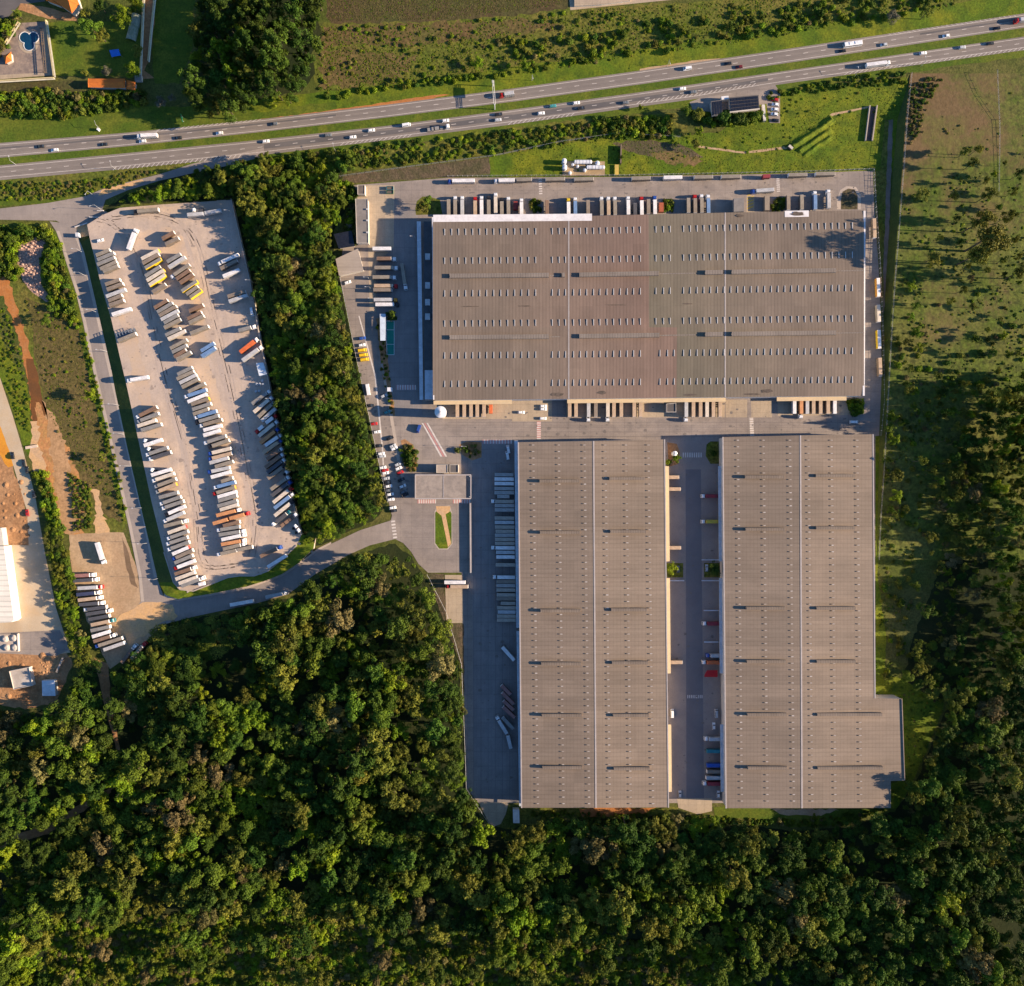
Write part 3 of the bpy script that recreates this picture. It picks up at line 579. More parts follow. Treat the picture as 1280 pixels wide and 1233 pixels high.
# higher ground east of the compound: the bank faces west and lies in its own shade
CREST = [(1138, 92, 0.0), (1135, 118, 1.5), (1132, 150, 4.5), (1128, 210, 5), (1121, 300, 4.5), (1117, 350, 4.2), (1112, 430, 3.5), (1107, 520, 3.0), (1103, 590, 2.0), (1099, 650, .8), (1097, 700, 0.0)]
def crest(py):
    for (x0, y0, h0), (x1, y1, h1) in zip(CREST, CREST[1:]):
        if y0 <= py <= y1:
            t = (py - y0) / (y1 - y0); return lerp(x0, x1, t), lerp(h0, h1, t)
    return (CREST[0][0], 0.0) if py < CREST[0][1] else (CREST[-1][0], 0.0)
def field_h(px, py):
    x, h = crest(py); return h if px >= x else 0.0
fb, sb = MB(), MB()
for a, b in zip(CREST, CREST[1:]):
    n = max(1, int((b[1] - a[1]) / 15))
    for k in range(n):
        y0, y1 = lerp(a[1], b[1], k / n), lerp(a[1], b[1], (k + 1) / n)
        x0, h0 = crest(y0); x1, h1 = crest(y1)
        fb.face([P(x1, y1, h1 + .04), P(1900, y1, h1 + .04), P(1900, y0, h0 + .04), P(x0, y0, h0 + .04)])
        sb.face([P(x1 - 2.2 * h1 - .5, y1, .03), P(x1, y1, h1 + .04), P(x0, y0, h0 + .04), P(x0 - 2.2 * h0 - .5, y0, .03)])
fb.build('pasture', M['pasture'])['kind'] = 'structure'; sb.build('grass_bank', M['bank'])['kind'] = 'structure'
zone('ditch_floor', [(1093, 214), (1100, 214), (1106, 150), (1112, 150), (1110, 250), (1106, 330), (1104, 400), (1101, 330), (1098, 260)], M['rough_grass'], 8, ragged=.6)
zone('dirt_strip', [(1111, 150), (1116, 150), (1114, 220), (1111, 290), (1107, 360), (1104, 400), (1104, 340), (1107, 260)], nmat('dull_dirt', (.22, .16, .13), (.15, .12, .08), .1, None, 1, .5, .15, 1, .95), 10, ragged=.7)
zone('grass_strip', [(1094, 545), (1104, 545), (1100, 640), (1097, 720), (1108, 800), (1104, 850), (1094, 850)], M['bright_grass'], 7, ragged=.6)
# grassy ridges in the hollow north of the yard
def ridge(line, hw, h):
    b = MB(); rr = random.Random(int(line[0][0])); rows_ = []
    for (x0, y0), (x1, y1) in zip(line, line[1:]):
        for k in range(6):
            t = k / 6; d = math.hypot(x1 - x0, y1 - y0); nx, ny = -(y1 - y0) / d, (x1 - x0) / d; cx_, cy_ = lerp(x0, x1, t) + rr.uniform(-.5, .5), lerp(y0, y1, t) + rr.uniform(-.5, .5)
            hh = h * rr.uniform(.75, 1.1) * (1 if 0 < len(rows_) else .05); rows_.append([P(cx_ + nx * hw * u, cy_ + ny * hw * u, .04 + hh * v) for u, v in ((-1.2, 0), (-.55, .35), (-.15, .9), (.1, 1), (.5, .55), (1.1, .0))])
    rows_[-1] = [Vector((q.x, q.y, .04)) for q in rows_[-1]]
    for a, c in zip(rows_, rows_[1:]):
        for k in range(5): b.face([a[k], a[k + 1], c[k + 1], c[k]])
    b.build('grass_ridge', M['bright_grass'])['kind'] = 'structure'
ridge([(988, 184), (1010, 170), (1032, 155), (1044, 146)], 5.5, 1.7)
ridge([(996, 190), (1020, 174), (1044, 158)], 5, 1.3)
ridge([(1003, 196), (1022, 182), (1046, 166)], 4.5, .9)
# ------------------------------------------------------------------ warehouses
def child_copies(src, n):
    out = [src]
    for _ in range(n - 1):
        c = src.copy(); COL.objects.link(c); c.parent = src.parent; out.append(c)
    return out
def place_many(parent, name, me, spots, cap=100):
    """up to cap parts of their own, the rest as one stuff part; spots: (x, y, z)"""
    spots = list(spots); random.Random(5).shuffle(spots)
    for p in spots[:cap]:
        o = link(name, me, parent); o.location = p
    if len(spots) > cap:
        b = MB()
        for p in spots[cap:]:
            i = len(b.v); b.v += [tuple(Vector(v.co) + Vector(p)) for v in me.vertices]
            for f in me.polygons: b.f.append(tuple(i + k for k in f.vertices)); b.mi.append(f.material_index)
        o = b.build(name, list(me.materials), parent); o['kind'] = 'stuff'

def walls(name, ring_px, h, m, parent, inset=.35, base=0.0):
    """walls under a roof whose outline the picture shows at ring_px"""
    pts = [P(x, y, h) for x, y in ring_px]
    if area2([(p.x, p.y) for p in pts]) < 0: pts.reverse()
    n = len(pts); ring = []
    for i in range(n):
        a, b, c = pts[i - 1], pts[i], pts[(i + 1) % n]
        d1 = (b - a).normalized(); d2 = (c - b).normalized(); n1 = Vector((-d1.y, d1.x, 0)); n2 = Vector((-d2.y, d2.x, 0))
        q = b + (n1 + n2) * inset / max(.3, 1 + n1.dot(n2)); ring.append((q.x, q.y))
    b = MB()
    for i in range(n):
        (x0, y0), (x1, y1) = ring[i], ring[(i + 1) % n]
        b.face([(x0, y0, base), (x1, y1, base), (x1, y1, h - .05), (x0, y0, h - .05)])
    return b.build(name, m, parent)

# --- the long warehouse across the north
HA = 12.0
wa = tag(empty('warehouse', (0, 0, 0)), 'long brown ribbed-roof warehouse below the highway, rows of white skylights', 'warehouse', 'warehouses of the logistics park')
NA = [(541, 271.5), (740, 270), (905, 266), (1080, 263)]
def ya(x, t):
    """picture row at fraction t between the north eave and the south eave"""
    return lerp(pl(NA, x), lerp(500.5, 495, (x - 541) / 539), t)
xl = lambda t: lerp(541, 542.5, t)
xr = lambda t: lerp(1080, 1079, t)
ring = [(541, 271.5), (740, 270), (905, 266), (1080, 263), (1079, 495), (542.5, 500.5)]
walls('wall', ring, HA, M['metal_wall'], wa)
prof = [(0, 0), (.165, .9), (.325, 1.7), (.495, .9), (.66, 1.7), (.835, .9), (1, 0)]
b = MB(); xs = [541, 640, 711, 740, 808, 905, 1000, 1080]
for (t0, z0), (t1, z1) in zip(prof, prof[1:]):
    for xa, xb in zip(xs, xs[1:]):
        b.face([P(xa, ya(xa, t1), HA + z1), P(xb, ya(xb, t1), HA + z1), P(xb, ya(xb, t0), HA + z0), P(xa, ya(xa, t0), HA + z0)])
for xa, xb in ((541, 541), (1080, 1080)):
    pass
b.build('roof', M['roof_a'], wa)
b = MB()
for xa, s in ((541, -1), (1080, 1)):     # gable ends under the low ridges
    for (t0, z0), (t1, z1) in zip(prof, prof[1:]):
        q = [P(xa, ya(xa, t0), HA + z0), P(xa, ya(xa, t1), HA + z1)]
        f = [(q[0].x, q[0].y, HA - .06), (q[1].x, q[1].y, HA - .06), tuple(q[1] - Vector((0, 0, .01))), tuple(q[0] - Vector((0, 0, .01)))]
        b.face(f if s < 0 else f[::-1])
    b.build('gable', M['metal_wall'], wa); b = MB()
def strip(parent, name, pa, pb, wid, h, m):
    a, c = P(*pa), P(*pb); d = (c - a).normalized(); nrm = Vector((-d.y, d.x, 0)) * wid / 2
    MB().prism([(q.x, q.y) for q in (a - nrm, c - nrm, c + nrm, a + nrm)], h[0], h[1]).build(name, m, parent)
def strip_at(parent, name, pa, pb, z, wid, ht, m):
    a, c = P(pa[0], pa[1], z), P(pb[0], pb[1], z); d = (c - a).normalized(); nrm = Vector((-d.y, d.x, 0)) * wid / 2
    MB().prism([(q.x, q.y) for q in (a - nrm, c - nrm, c + nrm, a + nrm)], z, z + ht).build(name, m, parent)
pale_roof = nmat('pale_trim', (.42, .37, .34), (.36, .32, .30), .2, None, 1, .5, .06, 1, .6)
white_roof = nmat('white_sheet', (.74, .70, .68), (.66, .63, .62), .2, (.50, .46, .43), .4, .4, .06, 1, .6)
vent_m = roof_mat('ridge_vent', (.225, .188, .158), (.20, .168, .142), 1.6, 0, .75)
def zA(t):
    for (t0, z0), (t1, z1) in zip(prof, prof[1:]):
        if t0 <= t <= t1: return HA + lerp(z0, z1, (t - t0) / (t1 - t0))
for t, segs in ((.325, ((562, 686), (702, 706), (724, 823), (881, 903), (914, 1044))), (.66, ((562, 686), (724, 824), (881, 903), (914, 1044)))):
    for xa, xb in segs:
        strip_at(wa, 'ridge_vent', (xa, ya(xa, t)), (xb, ya(xb, t)), HA + 1.55, 2.6, 1.75, vent_m)
        strip_at(wa, 'ridge_vent_cap', (xa + .3, ya(xa, t)), (xb - .3, ya(xb, t)), HA + 3.305, 1.1, .12, vent_m)
    for xa, xb in ((686, 700), (823, 869), (1044, 1080)):
        strip_at(wa, 'ridge_cap', (xa + .5, ya(xa, t)), (xb, ya(xb, t)), HA + 1.62, .7, .2, vent_m)
for xj in (711, 906.5):
    for (t0, z0), (t1, z1) in zip(prof, prof[1:]):
        a, c = P(xj, ya(xj, t0), HA + z0), P(xj, ya(xj, t1), HA + z1)
        MB().face([a + Vector((-.35, 0, .09)), c + Vector((-.35, 0, .09)), c + Vector((.35, 0, .09)), a + Vector((.35, 0, .09))]).build('expansion_joint', pale_roof, wa)
b = MB()
for xa, xb in ((541.5, 740),):
    n = 12
    for k in range(n):
        x0, x1 = lerp(xa, xb, k / n), lerp(xa, xb, (k + 1) / n)
        b.face([P(x0, ya(x0, .027), HA + .27), P(x1, ya(x1, .027), HA + .32), P(x1, ya(x1, -.012), HA + .12), P(x0, ya(x0, -.012), HA + .12)])
b.build('white_roof_edge', white_roof, wa)
for xa, xb in ((981, 1011),):
    b = MB(); b.face([P(xa, ya(xa, .03), HA + .3), P(xb, ya(xb, .03), HA + .3), P(xb, ya(xb, -.004), HA + .12), P(xa, ya(xa, -.004), HA + .12)])
    b.build('white_roof_edge', white_roof, wa)
strip_at(wa, 'gutter', (1080.3, 264), (1079.3, 495), HA - .2, 1.2, .5, white_roof)
strip_at(wa, 'gutter', (540.7, 272), (542.2, 500), HA - .2, .7, .35, white_roof)
# dock canopy of the south side; warm sunlight put into its colour
sun_tint_m = nmat('dock_canopy', (.60, .46, .28), (.52, .41, .27), .15, None, 1, .5, .06, 1, .8)
for xa, xb in ((542, 640), (709, 907), (971, 1058)):
    ya_, yb_ = ya(xa, 1) + .6, ya(xb, 1) + .6
    q = [P(xa, ya_, 5), P(xb, yb_, 5), P(xb, yb_ + 5, 5), P(xa, ya_ + 5, 5)]
    MB().prism(ccw([(p.x, p.y) for p in q]), 4.7, 5.2).build('dock_canopy', sun_tint_m, wa)
sky_m = nmat('skylight_plastic', (.52, .51, .50), (.44, .44, .44), .5, None, 1, .5, .03, 1, .35)
me = MB().box(-.2, -2.0, 0, .2, 2.0, .36).mesh('skylight', sky_m)
spots = []
sx = [556 + 8.75 * k for k in range(14)] + [690.5, 699, 707, 717, 725.4, 733.5, 742, 750, 758.7, 767, 775.5, 784, 792, 800.5] + [820, 829.5, 837.8, 854.5] + [863 + 8.43 * k for k in range(25)]
for x in sx:
    for t in (.083, .240, .418, .583, .757, .912):
        if t > .7 and 818 < x < 850: x2 = x + 5
        else: x2 = x
        z = zA(t); p = P(x2, ya(x2, t), z); spots.append((p.x, p.y, z - .05))
place_many(wa, 'skylight', me, spots)

stn = nmat('soot_stain', (.085, .068, .055), (.13, .10, .08), .6, None, 1, .5, .2, 2, .9); rs = random.Random(3)
for xa, t, w_, d in ((697, .975, 9, .012), (752, .968, 6, .010), (958, .968, 8, .012), (863, .985, 9, .006), (940, .985, 12, .006), (925, .018, 5, .010), (997, .014, 9, .013), (588, .49, 14, .003), (655, .49, 10, .004), (770, .49, 16, .003), (860, .49, 7, .004)):
    b = MB(); n_ = 14; z = zA(min(.999, t)) + .33 if t < .05 else max(zA(min(1, t + d)), zA(max(0, t - d))) + .06
    b.face([P(xa + w_ * math.cos(6.2832 * k / n_) * rs.uniform(.65, 1.1), ya(xa, t + d * math.sin(6.2832 * k / n_) * rs.uniform(.6, 1.1)), z) for k in range(n_)][::-1])
    b.build('soot_stain', stn, wa)

# --- annex and covered walk along the west gable
an = tag(empty('annex', (0, 0, 0)), 'narrow dark flat-roofed annex along the west end of the long warehouse', 'annex')
q = [(529.5, 277), (540.2, 277), (541.5, 500), (530.5, 500)]
walls('wall', q, 4.5, M['wall'], an, .1); MB().prism(ccw([(p.x, p.y) for p in (P(*c, 4.6) for c in q)]), 4.5, 4.7).build('roof', nmat('dark_membrane', (.075, .080, .088), (.10, .105, .11), .2, None, 1, .5, .1, 1, .9), an)
q = [(531, 463), (541.2, 463), (541.3, 499.5), (531, 499.5)]
MB().prism(ccw([(p.x, p.y) for p in (P(*c, 4.9) for c in q)]), 4.702, 4.95).build('pale_roof', paint((.55, .60, .66), .6), an)
for yy in (321, 357, 378, 396):
    p = P(534.5, yy, 5.5); MB().box(p.x - 1.5, p.y - 1.9, 4.7, p.x + 1.5, p.y + 1.9, 5.9).build('cooling_unit', paint((.55, .57, .58), .6), an)
cw = tag(empty('covered_walk', (0, 0, 0)), 'thin white covered walkway roof beside the annex', 'walkway roof')
q = [(521, 277), (526, 277), (529, 500), (524.5, 500)]
MB().prism(ccw([(p.x, p.y) for p in (P(*c, 3.2) for c in q)]), 3.0, 3.2).build('roof', paint((.62, .66, .70), .6), cw)
for k in range(12):
    for dx in (-1.6, 1.6):
        p = P(lerp(523.5, 526.7, k / 11), lerp(280, 497, k / 11), 0); MB().cyl((p.x + dx * .6, p.y), .1, 0.05, 3.0, 6).build('post', M['steel'], cw)

# --- the two southern warehouses
HB = 12.0
def south_house(label, W, E, ridge_px, extra, rz=1.6):
    """W, E, ridge: (x_top, y_top, x_bot, y_bot) of west eave, east eave and ridge; extra: corner list replacing the east eave"""
    t = tag(empty('warehouse', (0, 0, 0)), label, 'warehouse', 'warehouses of the logistics park')
    east = extra or [(E[0], E[1]), (E[2], E[3])]
    ring = [(W[0], W[1]), (ridge_px[0], ridge_px[1])] + east + [(ridge_px[2], ridge_px[3]), (W[2], W[3])]
    walls('wall', ring, HB, M['wall'], t)
    rt, rb = P(ridge_px[0], ridge_px[1], HB + rz), P(ridge_px[2], ridge_px[3], HB + rz)
    b = MB(); b.face([P(W[0], W[1], HB), P(W[2], W[3], HB), rb, rt])
    wref = E[0] - ridge_px[0]
    ez = []
    for x, y in east:
        f = (x - lerp(ridge_px[0], ridge_px[2], (y - ridge_px[1]) / (ridge_px[3] - ridge_px[1]))) / wref
        ez.append(P(x, y, HB + rz * (1 - f)))
    b.face([rt, rb] + ez[::-1])
    b.build('roof', M['roof_b'], t)
    b = MB()
    for yy in (0, 1):
        a = P(W[2 * yy], W[2 * yy + 1], HB); r = (rt, rb)[yy]; e = ez[-1 if yy else 0]
        f = [(a.x, a.y, HB - .06), (e.x, e.y, HB - .06), (e.x, e.y, e.z - .01), (r.x, r.y, r.z - .01), (a.x, a.y, a.z - .01)]
        b.face(f if yy else f[::-1]); b.build('gable', M['wall'], t); b = MB()
    a, c = rt, rb
    MB().face([a + Vector((-.45, 0, .12)), c + Vector((-.45, 0, .12)), c + Vector((.45, 0, .12)), a + Vector((.45, 0, .12))][::1]).build('ridge_cap', pale_roof, t)
    for pa, pb in (((W[0], W[1]), (W[2], W[3])), (east[0], east[1])):
        strip_at(t, 'gutter', pa, pb, HB - .25, .7, .4, pale_roof)
    return t
RB = (742, 551.5, 745, 1010); WB = (648, 553, 652, 1010); EB = (830.5, 549.5, 835.5, 1009.5)
wb = south_house('brown warehouse with two rows of roof vents, left of the two southern sheds', WB, EB, RB, None)
RC = (1000.5, 544.5, 1002.5, 1010.5); WC = (903.5, 546.5, 907.5, 1010.5); EC = (1091, 543, 1113, 1010)
EXT = [(1091, 543), (1093.5, 873), (1128, 873.5), (1131.5, 976), (1113.5, 976.5), (1113.5, 1010)]
wc = south_house('brown warehouse with stepped extension at its lower right corner, right of the southern sheds', WC, EC, RC, EXT)
def zroof(x, y, W, Rg, rz=1.6):
    xr_ = lerp(Rg[0], Rg[2], (y - Rg[1]) / (Rg[3] - Rg[1])); return HB + rz * max(0, 1 - abs(x - xr_) / 95.0)
vent_b = roof_mat('roof_monitor', (.205, .162, .126), (.185, .146, .115), 1.5, 0, .8)
def monitors(t, W, Rg, items):
    for xa, xb, y in items:
        z = min(zroof(xa, y, W, Rg), zroof(xb, y, W, Rg)) - .1
        ca = P(xa, y, z); cb = P(xb, y, z)
        MB().prism([(ca.x, ca.y - .95), (cb.x, cb.y - .95), (cb.x, cb.y + .95), (ca.x, ca.y + .95)], z, z + 2.3).build('roof_monitor', vent_b, t)
        MB().prism([(ca.x + .2, ca.y - .45), (cb.x - .2, cb.y - .45), (cb.x - .2, cb.y + .45), (ca.x + .2, ca.y + .45)], z + 2.302, z + 2.5).build('monitor_cap', vent_b, t)
ysB = (601.6, 665.7, 763.3, 829.3, 893.5, 958.5)
monitors(wb, WB, RB, [(674 + k * .7, 724 + k * .7, y) for k, y in enumerate(ysB)])
monitors(wb, WB, RB, [(761 + k * 1.1, 806 + k * 1.1, y) for k, y in enumerate((598.5, 664.5, 762, 828, 893.5, 960))])
monitors(wc, WC, RC, [(930 + k * .7, 979 + k * .7, y) for k, y in enumerate((596.5, 661.8, 760, 826.5, 892.5, 959))])
monitors(wc, WC, RC, [(1018 + k * .4, (1067, 1067, 1068, 1068, 1101, 1102)[k], y) for k, y in enumerate((595, 660, 760, 826.5, 892.5, 959))])
vm = MB().box(-.24, -.28, 0, .24, .28, .36, 0).box(.5, -.3, .0, 1.9, .3, .08, 1).mesh('roof_vent', [nmat('dull_vent', (.15, .125, .10), None, 1, None, 1, .5, .1, 1, .8), nmat('clear_strip', (.29, .245, .21), (.46, .42, .39), .07, None, 1, .5, .1, 2, .5)])
def vents(t, W, Rg, cols, ys, drift, skip=None):
    sp = []
    for c in cols:
        for y in ys:
            x = c + drift * (y - 550) / 460
            if skip and skip(x, y): continue
            z = zroof(x, y, W, Rg); p = P(x, y, z); sp.append((p.x, p.y, z + .01))
    place_many(t, 'roof_vent', vm, sp)
vents(wb, WB, RB, (664, 696, 728, 754, 780, 808), [556.5 + 8.15 * k for k in range(56)], 6)
vents(wc, WC, RC, (920, 952, 985, 1008, 1037, 1069), [550.5 + 8.2 * k for k in range(56)], 5)
# canopies down the facing sides
def canopy(t, quad, z, m):
    MB().prism(ccw([(p.x, p.y) for p in (P(*c, z) for c in quad)]), z - .4, z).build('dock_canopy', m, t)
shade_tint = paint((.55, .60, .66), .6)  # bluish shade put into the colour of canopies on the shaded sides
canopy(wb, [(643, 551), (647.4, 551), (649.8, 785), (645.4, 785)], 5.5, shade_tint)
canopy(wb, [(645.6, 789), (650, 789), (651.4, 1008), (649, 1008)], 5.5, shade_tint)
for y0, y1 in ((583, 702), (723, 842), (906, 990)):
    canopy(wb, [(831.2 + (y0 - 550) * .011, y0), (835.8 + (y0 - 550) * .009, y0), (835.8 + (y1 - 550) * .009, y1), (831.2 + (y1 - 550) * .011, y1)], 5.5, sun_tint_m)
    canopy(wc, [(897.5 + (y0 - 550) * .008, y0), (903.2 + (y0 - 550) * .008, y0), (903.2 + (y1 - 550) * .008, y1), (897.5 + (y1 - 550) * .008, y1)], 5.5, shade_tint)
# ------------------------------------------------------------------ vehicles
TH = 4.1
RC_ = {'t': (.27, .215, .165), 'k': (.30, .255, .20), 'g': (.27, .255, .235), 'w': (.78, .75, .73), 'c': (.66, .57, .46), 'b': (.24, .15, .10),
       's': (.50, .49, .48), 'd': (.085, .085, .095), 'u': (.16, .27, .46), 'B': (.03, .10, .42), 'o': (.60, .28, .12), 'O': (.70, .16, .05), 'n': (.34, .165, .14),
       'R': (.42, .03, .03), 'y': (.62, .44, .06), 'T': (.03, .22, .26), 'N': (.05, .06, .12), 'p': (.50, .36, .24), 'z': (.30, .04, .05), 'h': (.40, .37, .34), 'q': (.42, .355, .285)}
RN = {'t': 'tan', 'k': 'khaki', 'g': 'grey', 'w': 'white', 'c': 'cream', 'b': 'brown', 's': 'pale grey', 'd': 'dark grey', 'u': 'blue', 'B': 'deep blue', 'o': 'orange brown',
      'O': 'orange', 'n': 'red brown', 'R': 'red', 'y': 'yellow', 'T': 'teal', 'N': 'navy', 'p': 'sand', 'z': 'dark red', 'h': 'light grey', 'q': 'light khaki'}
CC = {'w': (.78, .78, .78), 'r': (.45, .02, .02), 'b': (.03, .09, .36), 'k': (.025, .025, .03), 'g': (.30, .32, .34), 't': (.02, .20, .22), 'y': (.70, .48, .03), 'o': (.60, .25, .03)}
CN = {'w': 'white', 'r': 'red', 'b': 'blue', 'k': 'black', 'g': 'grey', 't': 'teal', 'y': 'yellow', 'o': 'orange'}
YEL = (.78, .52, .02)
_mc = {}
def bev_box(b, x0, x1, y, z0, z1, bev, mi_side, mi_top, mi_f, mi_r):
    """closed body with chamfered roof edges"""
    lo = [(x0, -y), (x1, -y), (x1, y), (x0, y)]; i = len(b.v)
    b.v += [(px, py, z0) for px, py in lo] + [(px, py, z1 - bev) for px, py in lo]
    b.v += [(x0 + bev, -y + bev, z1), (x1 - bev, -y + bev, z1), (x1 - bev, y - bev, z1), (x0 + bev, y - bev, z1)]
    sm = (mi_side, mi_f, mi_side, mi_r)
    for k in range(4):
        j = (k + 1) % 4
        b.f += [(i + k, i + j, i + 4 + j, i + 4 + k), (i + 4 + k, i + 4 + j, i + 8 + j, i + 8 + k)]; b.mi += [sm[k], sm[k]]
    b.f += [(i + 8, i + 9, i + 10, i + 11), (i + 3, i + 2, i + 1, i)]; b.mi += [mi_top, mi_side]
def cargo_mesh(L, roof, side, end):
    k = ('cargo', L, roof, side, end)
    if k not in _mc:
        b = MB(); bev_box(b, -L / 2, L / 2, 1.08, 1.12, TH, .06, 1, 0, 2, 2)
        n = max(4, int(L / .62))
        for q in range(1, n):        # roof bows pressing through the sheet
            x = -L / 2 + L * q / n; b.box(x - .06, -1.0, TH, x + .06, 1.0, TH + .035, 0, bottom=False)
        for s in (-1, 1):            # top rails and side posts
            b.box(-L / 2, s * 1.08 - .03, TH - .2, L / 2, s * 1.08 + .03, TH - .07, 1)
        for q in range(0, n + 1, 2):
            x = -L / 2 + .1 + (L - .2) * q / n
            for s in (-1, 1): b.box(x - .05, s * 1.095 - .025, 1.14, x + .05, s * 1.095 + .025, TH - .21, 1)
        _mc[k] = b.mesh('cargo_box', [paint(roof, .75, .12), paint(side, .6, .08), paint(end, .5, .05)])
    return _mc[k]
def flat_mesh(L, c):
    k = ('flat', L, c)
    if k not in _mc:
        b = MB(); b.box(-L / 2, -1.25, 1.1, L / 2, 1.25, 1.3, 0)
        b.box(L / 2 - .12, -1.25, 1.3, L / 2, 1.25, 2.3, 1)
        rnd = random.Random(int(L * 10))
        x = -L / 2 + .4
        while x < L / 2 - 1.6:
            d = rnd.uniform(1.0, 2.6); h = rnd.uniform(1.5, 2.2); b.box(x, -1.0, 1.3, min(x + d, L / 2 - .3), 1.0, h, 2); x += d + rnd.uniform(.2, .9)
        _mc[k] = b.mesh('flatbed', [paint((.14, .12, .11), .8), paint((.5, .5, .5)), paint(c, .7)])
    return _mc[k]
def carrier_mesh(L):
    k = ('carrier', L)
    if k not in _mc:
        b = MB()
        b.box(-L / 2, -1.25, .9, L / 2, 1.25, 1.05); 
        for s in (-1, 1):
            b.box(-L / 2, s * 1.25 - .06, 2.7, L / 2, s * 1.25 + .06, 2.85)
            for q in range(6): x = -L / 2 + .2 + (L - .4) * q / 5; b.box(x - .07, s * 1.25 - .05, 1.05, x + .07, s * 1.25 + .05, 2.7)
        for q in range(7): x = -L / 2 + .3 + (L - .6) * q / 6; b.box(x - .25, -1.2, 2.7, x + .25, 1.2, 2.78)
        _mc[k] = b.mesh('carrier_deck', [paint((.20, .22, .25), .5)])
    return _mc[k]
def chassis_mesh(L):
    k = ('ch', L)
    if k not in _mc:
        b = MB()
        for s in (-.45, .45): b.box(-L / 2 + .2, s - .09, .78, L / 2 - .2, s + .09, 1.1)
        for q in range(5): x = -L / 2 + .6 + (L - 1.2) * q / 4; b.box(x - .06, -1.0, .9, x + .06, 1.0, 1.02)
        for s in (-.8, .8): b.box(L / 2 - 3.0, s - .07, .12, L / 2 - 2.8, s + .07, 1.0)
        b.box(-L / 2, -1.05, .5, -L / 2 + .1, 1.05, .68)
        _mc[k] = b.mesh('chassis', M['dark'])
    return _mc[k]
def wheels_mesh(axles, key):
    k = ('wh', key)
    if k not in _mc:
        b = MB()
        for x in axles:
            for s in (-1, 1):
                b.tube((x, s * .6, .5), (x, s * 1.06, .5), .5, n=12, mi=0); b.tube((x, s * 1.061, .5), (x, s * 1.08, .5), .28, n=10, mi=1)
            b.tube((x, -.75, .5), (x, .75, .5), .08, n=6, mi=1)
        _mc[k] = b.mesh('wheel_set', [M['dark'], M['steel']])
    return _mc[k]
def cab_mesh(c):
    k = ('cab', c)
    if k not in _mc:
        b = MB(); pr = [(-1.05, .55), (-1.05, 3.05), (-.75, 3.55), (.35, 3.45), (.95, 2.75), (1.15, 1.75), (1.15, .45)]
        for s, o in ((-1, 1), (1, -1)):
            ring = [(x, s * (1.13 if z < 2.8 else 1.0), z) for x, z in pr]
            b.face(ring if s < 0 else ring[::-1])
        for (x0, z0), (x1, z1) in zip(pr, pr[1:] + pr[:1]):
            y0 = 1.13 if z0 < 2.8 else 1.0; y1 = 1.13 if z1 < 2.8 else 1.0
            b.face([(x0, y0, z0), (x1, y1, z1), (x1, -y1, z1), (x0, -y0, z0)])
        b.box(-3.4, -.55, .7, -1.05, .55, 1.0, 1); b.box(-2.9, -.5, 1.0, -1.7, .5, 1.12, 1)     # frame and fifth wheel
        for s in (-1, 1):
            b.box(.75, s * 1.14, 1.9, .95, s * 1.36, 2.6, 1); b.box(-2.0, s * .62, .5, -1.1, s * 1.05, 1.0, 2)
        b.box(-.6, -.8, 3.55, .1, .8, 3.68, 0)
        _mc[k] = b.mesh('cab', [paint(c, .35, .04), M['dark'], M['steel']])
        g = MB(); g.face([(.93, -.92, 2.72), (.93 + .2, -1.03, 1.85), (1.13, 1.03, 1.85), (.93, .92, 2.72)])
        for v in range(4): x, y, z = g.v[v]; g.v[v] = (x + .04, y, z + .02)
        for s in (-1, 1): g.face([(-.2, s * 1.14, 1.9), (.8, s * 1.14, 1.9), (.75, s * 1.14, 2.6), (-.2, s * 1.14, 2.6)][::s])
        _mc[('ws', 0)] = _mc.get(('ws', 0)) or g.mesh('windscreen', M['glass'])
    return _mc[k]
def add_cab(t, x, c):
    o = link('cab', cab_mesh(c), t); o.location = (x, 0, 0)
    link('windscreen', _mc[('ws', 0)], o)
    wl = link('wheel_set', wheels_mesh((.25, -2.3), 'drive'), t); wl.location = (x, 0, 0)
def shorten(lab):
    for a, b in ((' topped', ''), ('double trailer road train', 'road train'), ('trailer truck', 'truck'), ('truck yard', 'yard'), (' between the', ' between'), (' of the ', ' of ')):
        if len(lab.split()) > 16: lab = lab.replace(a, b)
    if len(lab.split()) > 16: print('LONG', lab)
    return lab
TRUCKS = []     # (row, thing, words) - labels follow once a row is complete
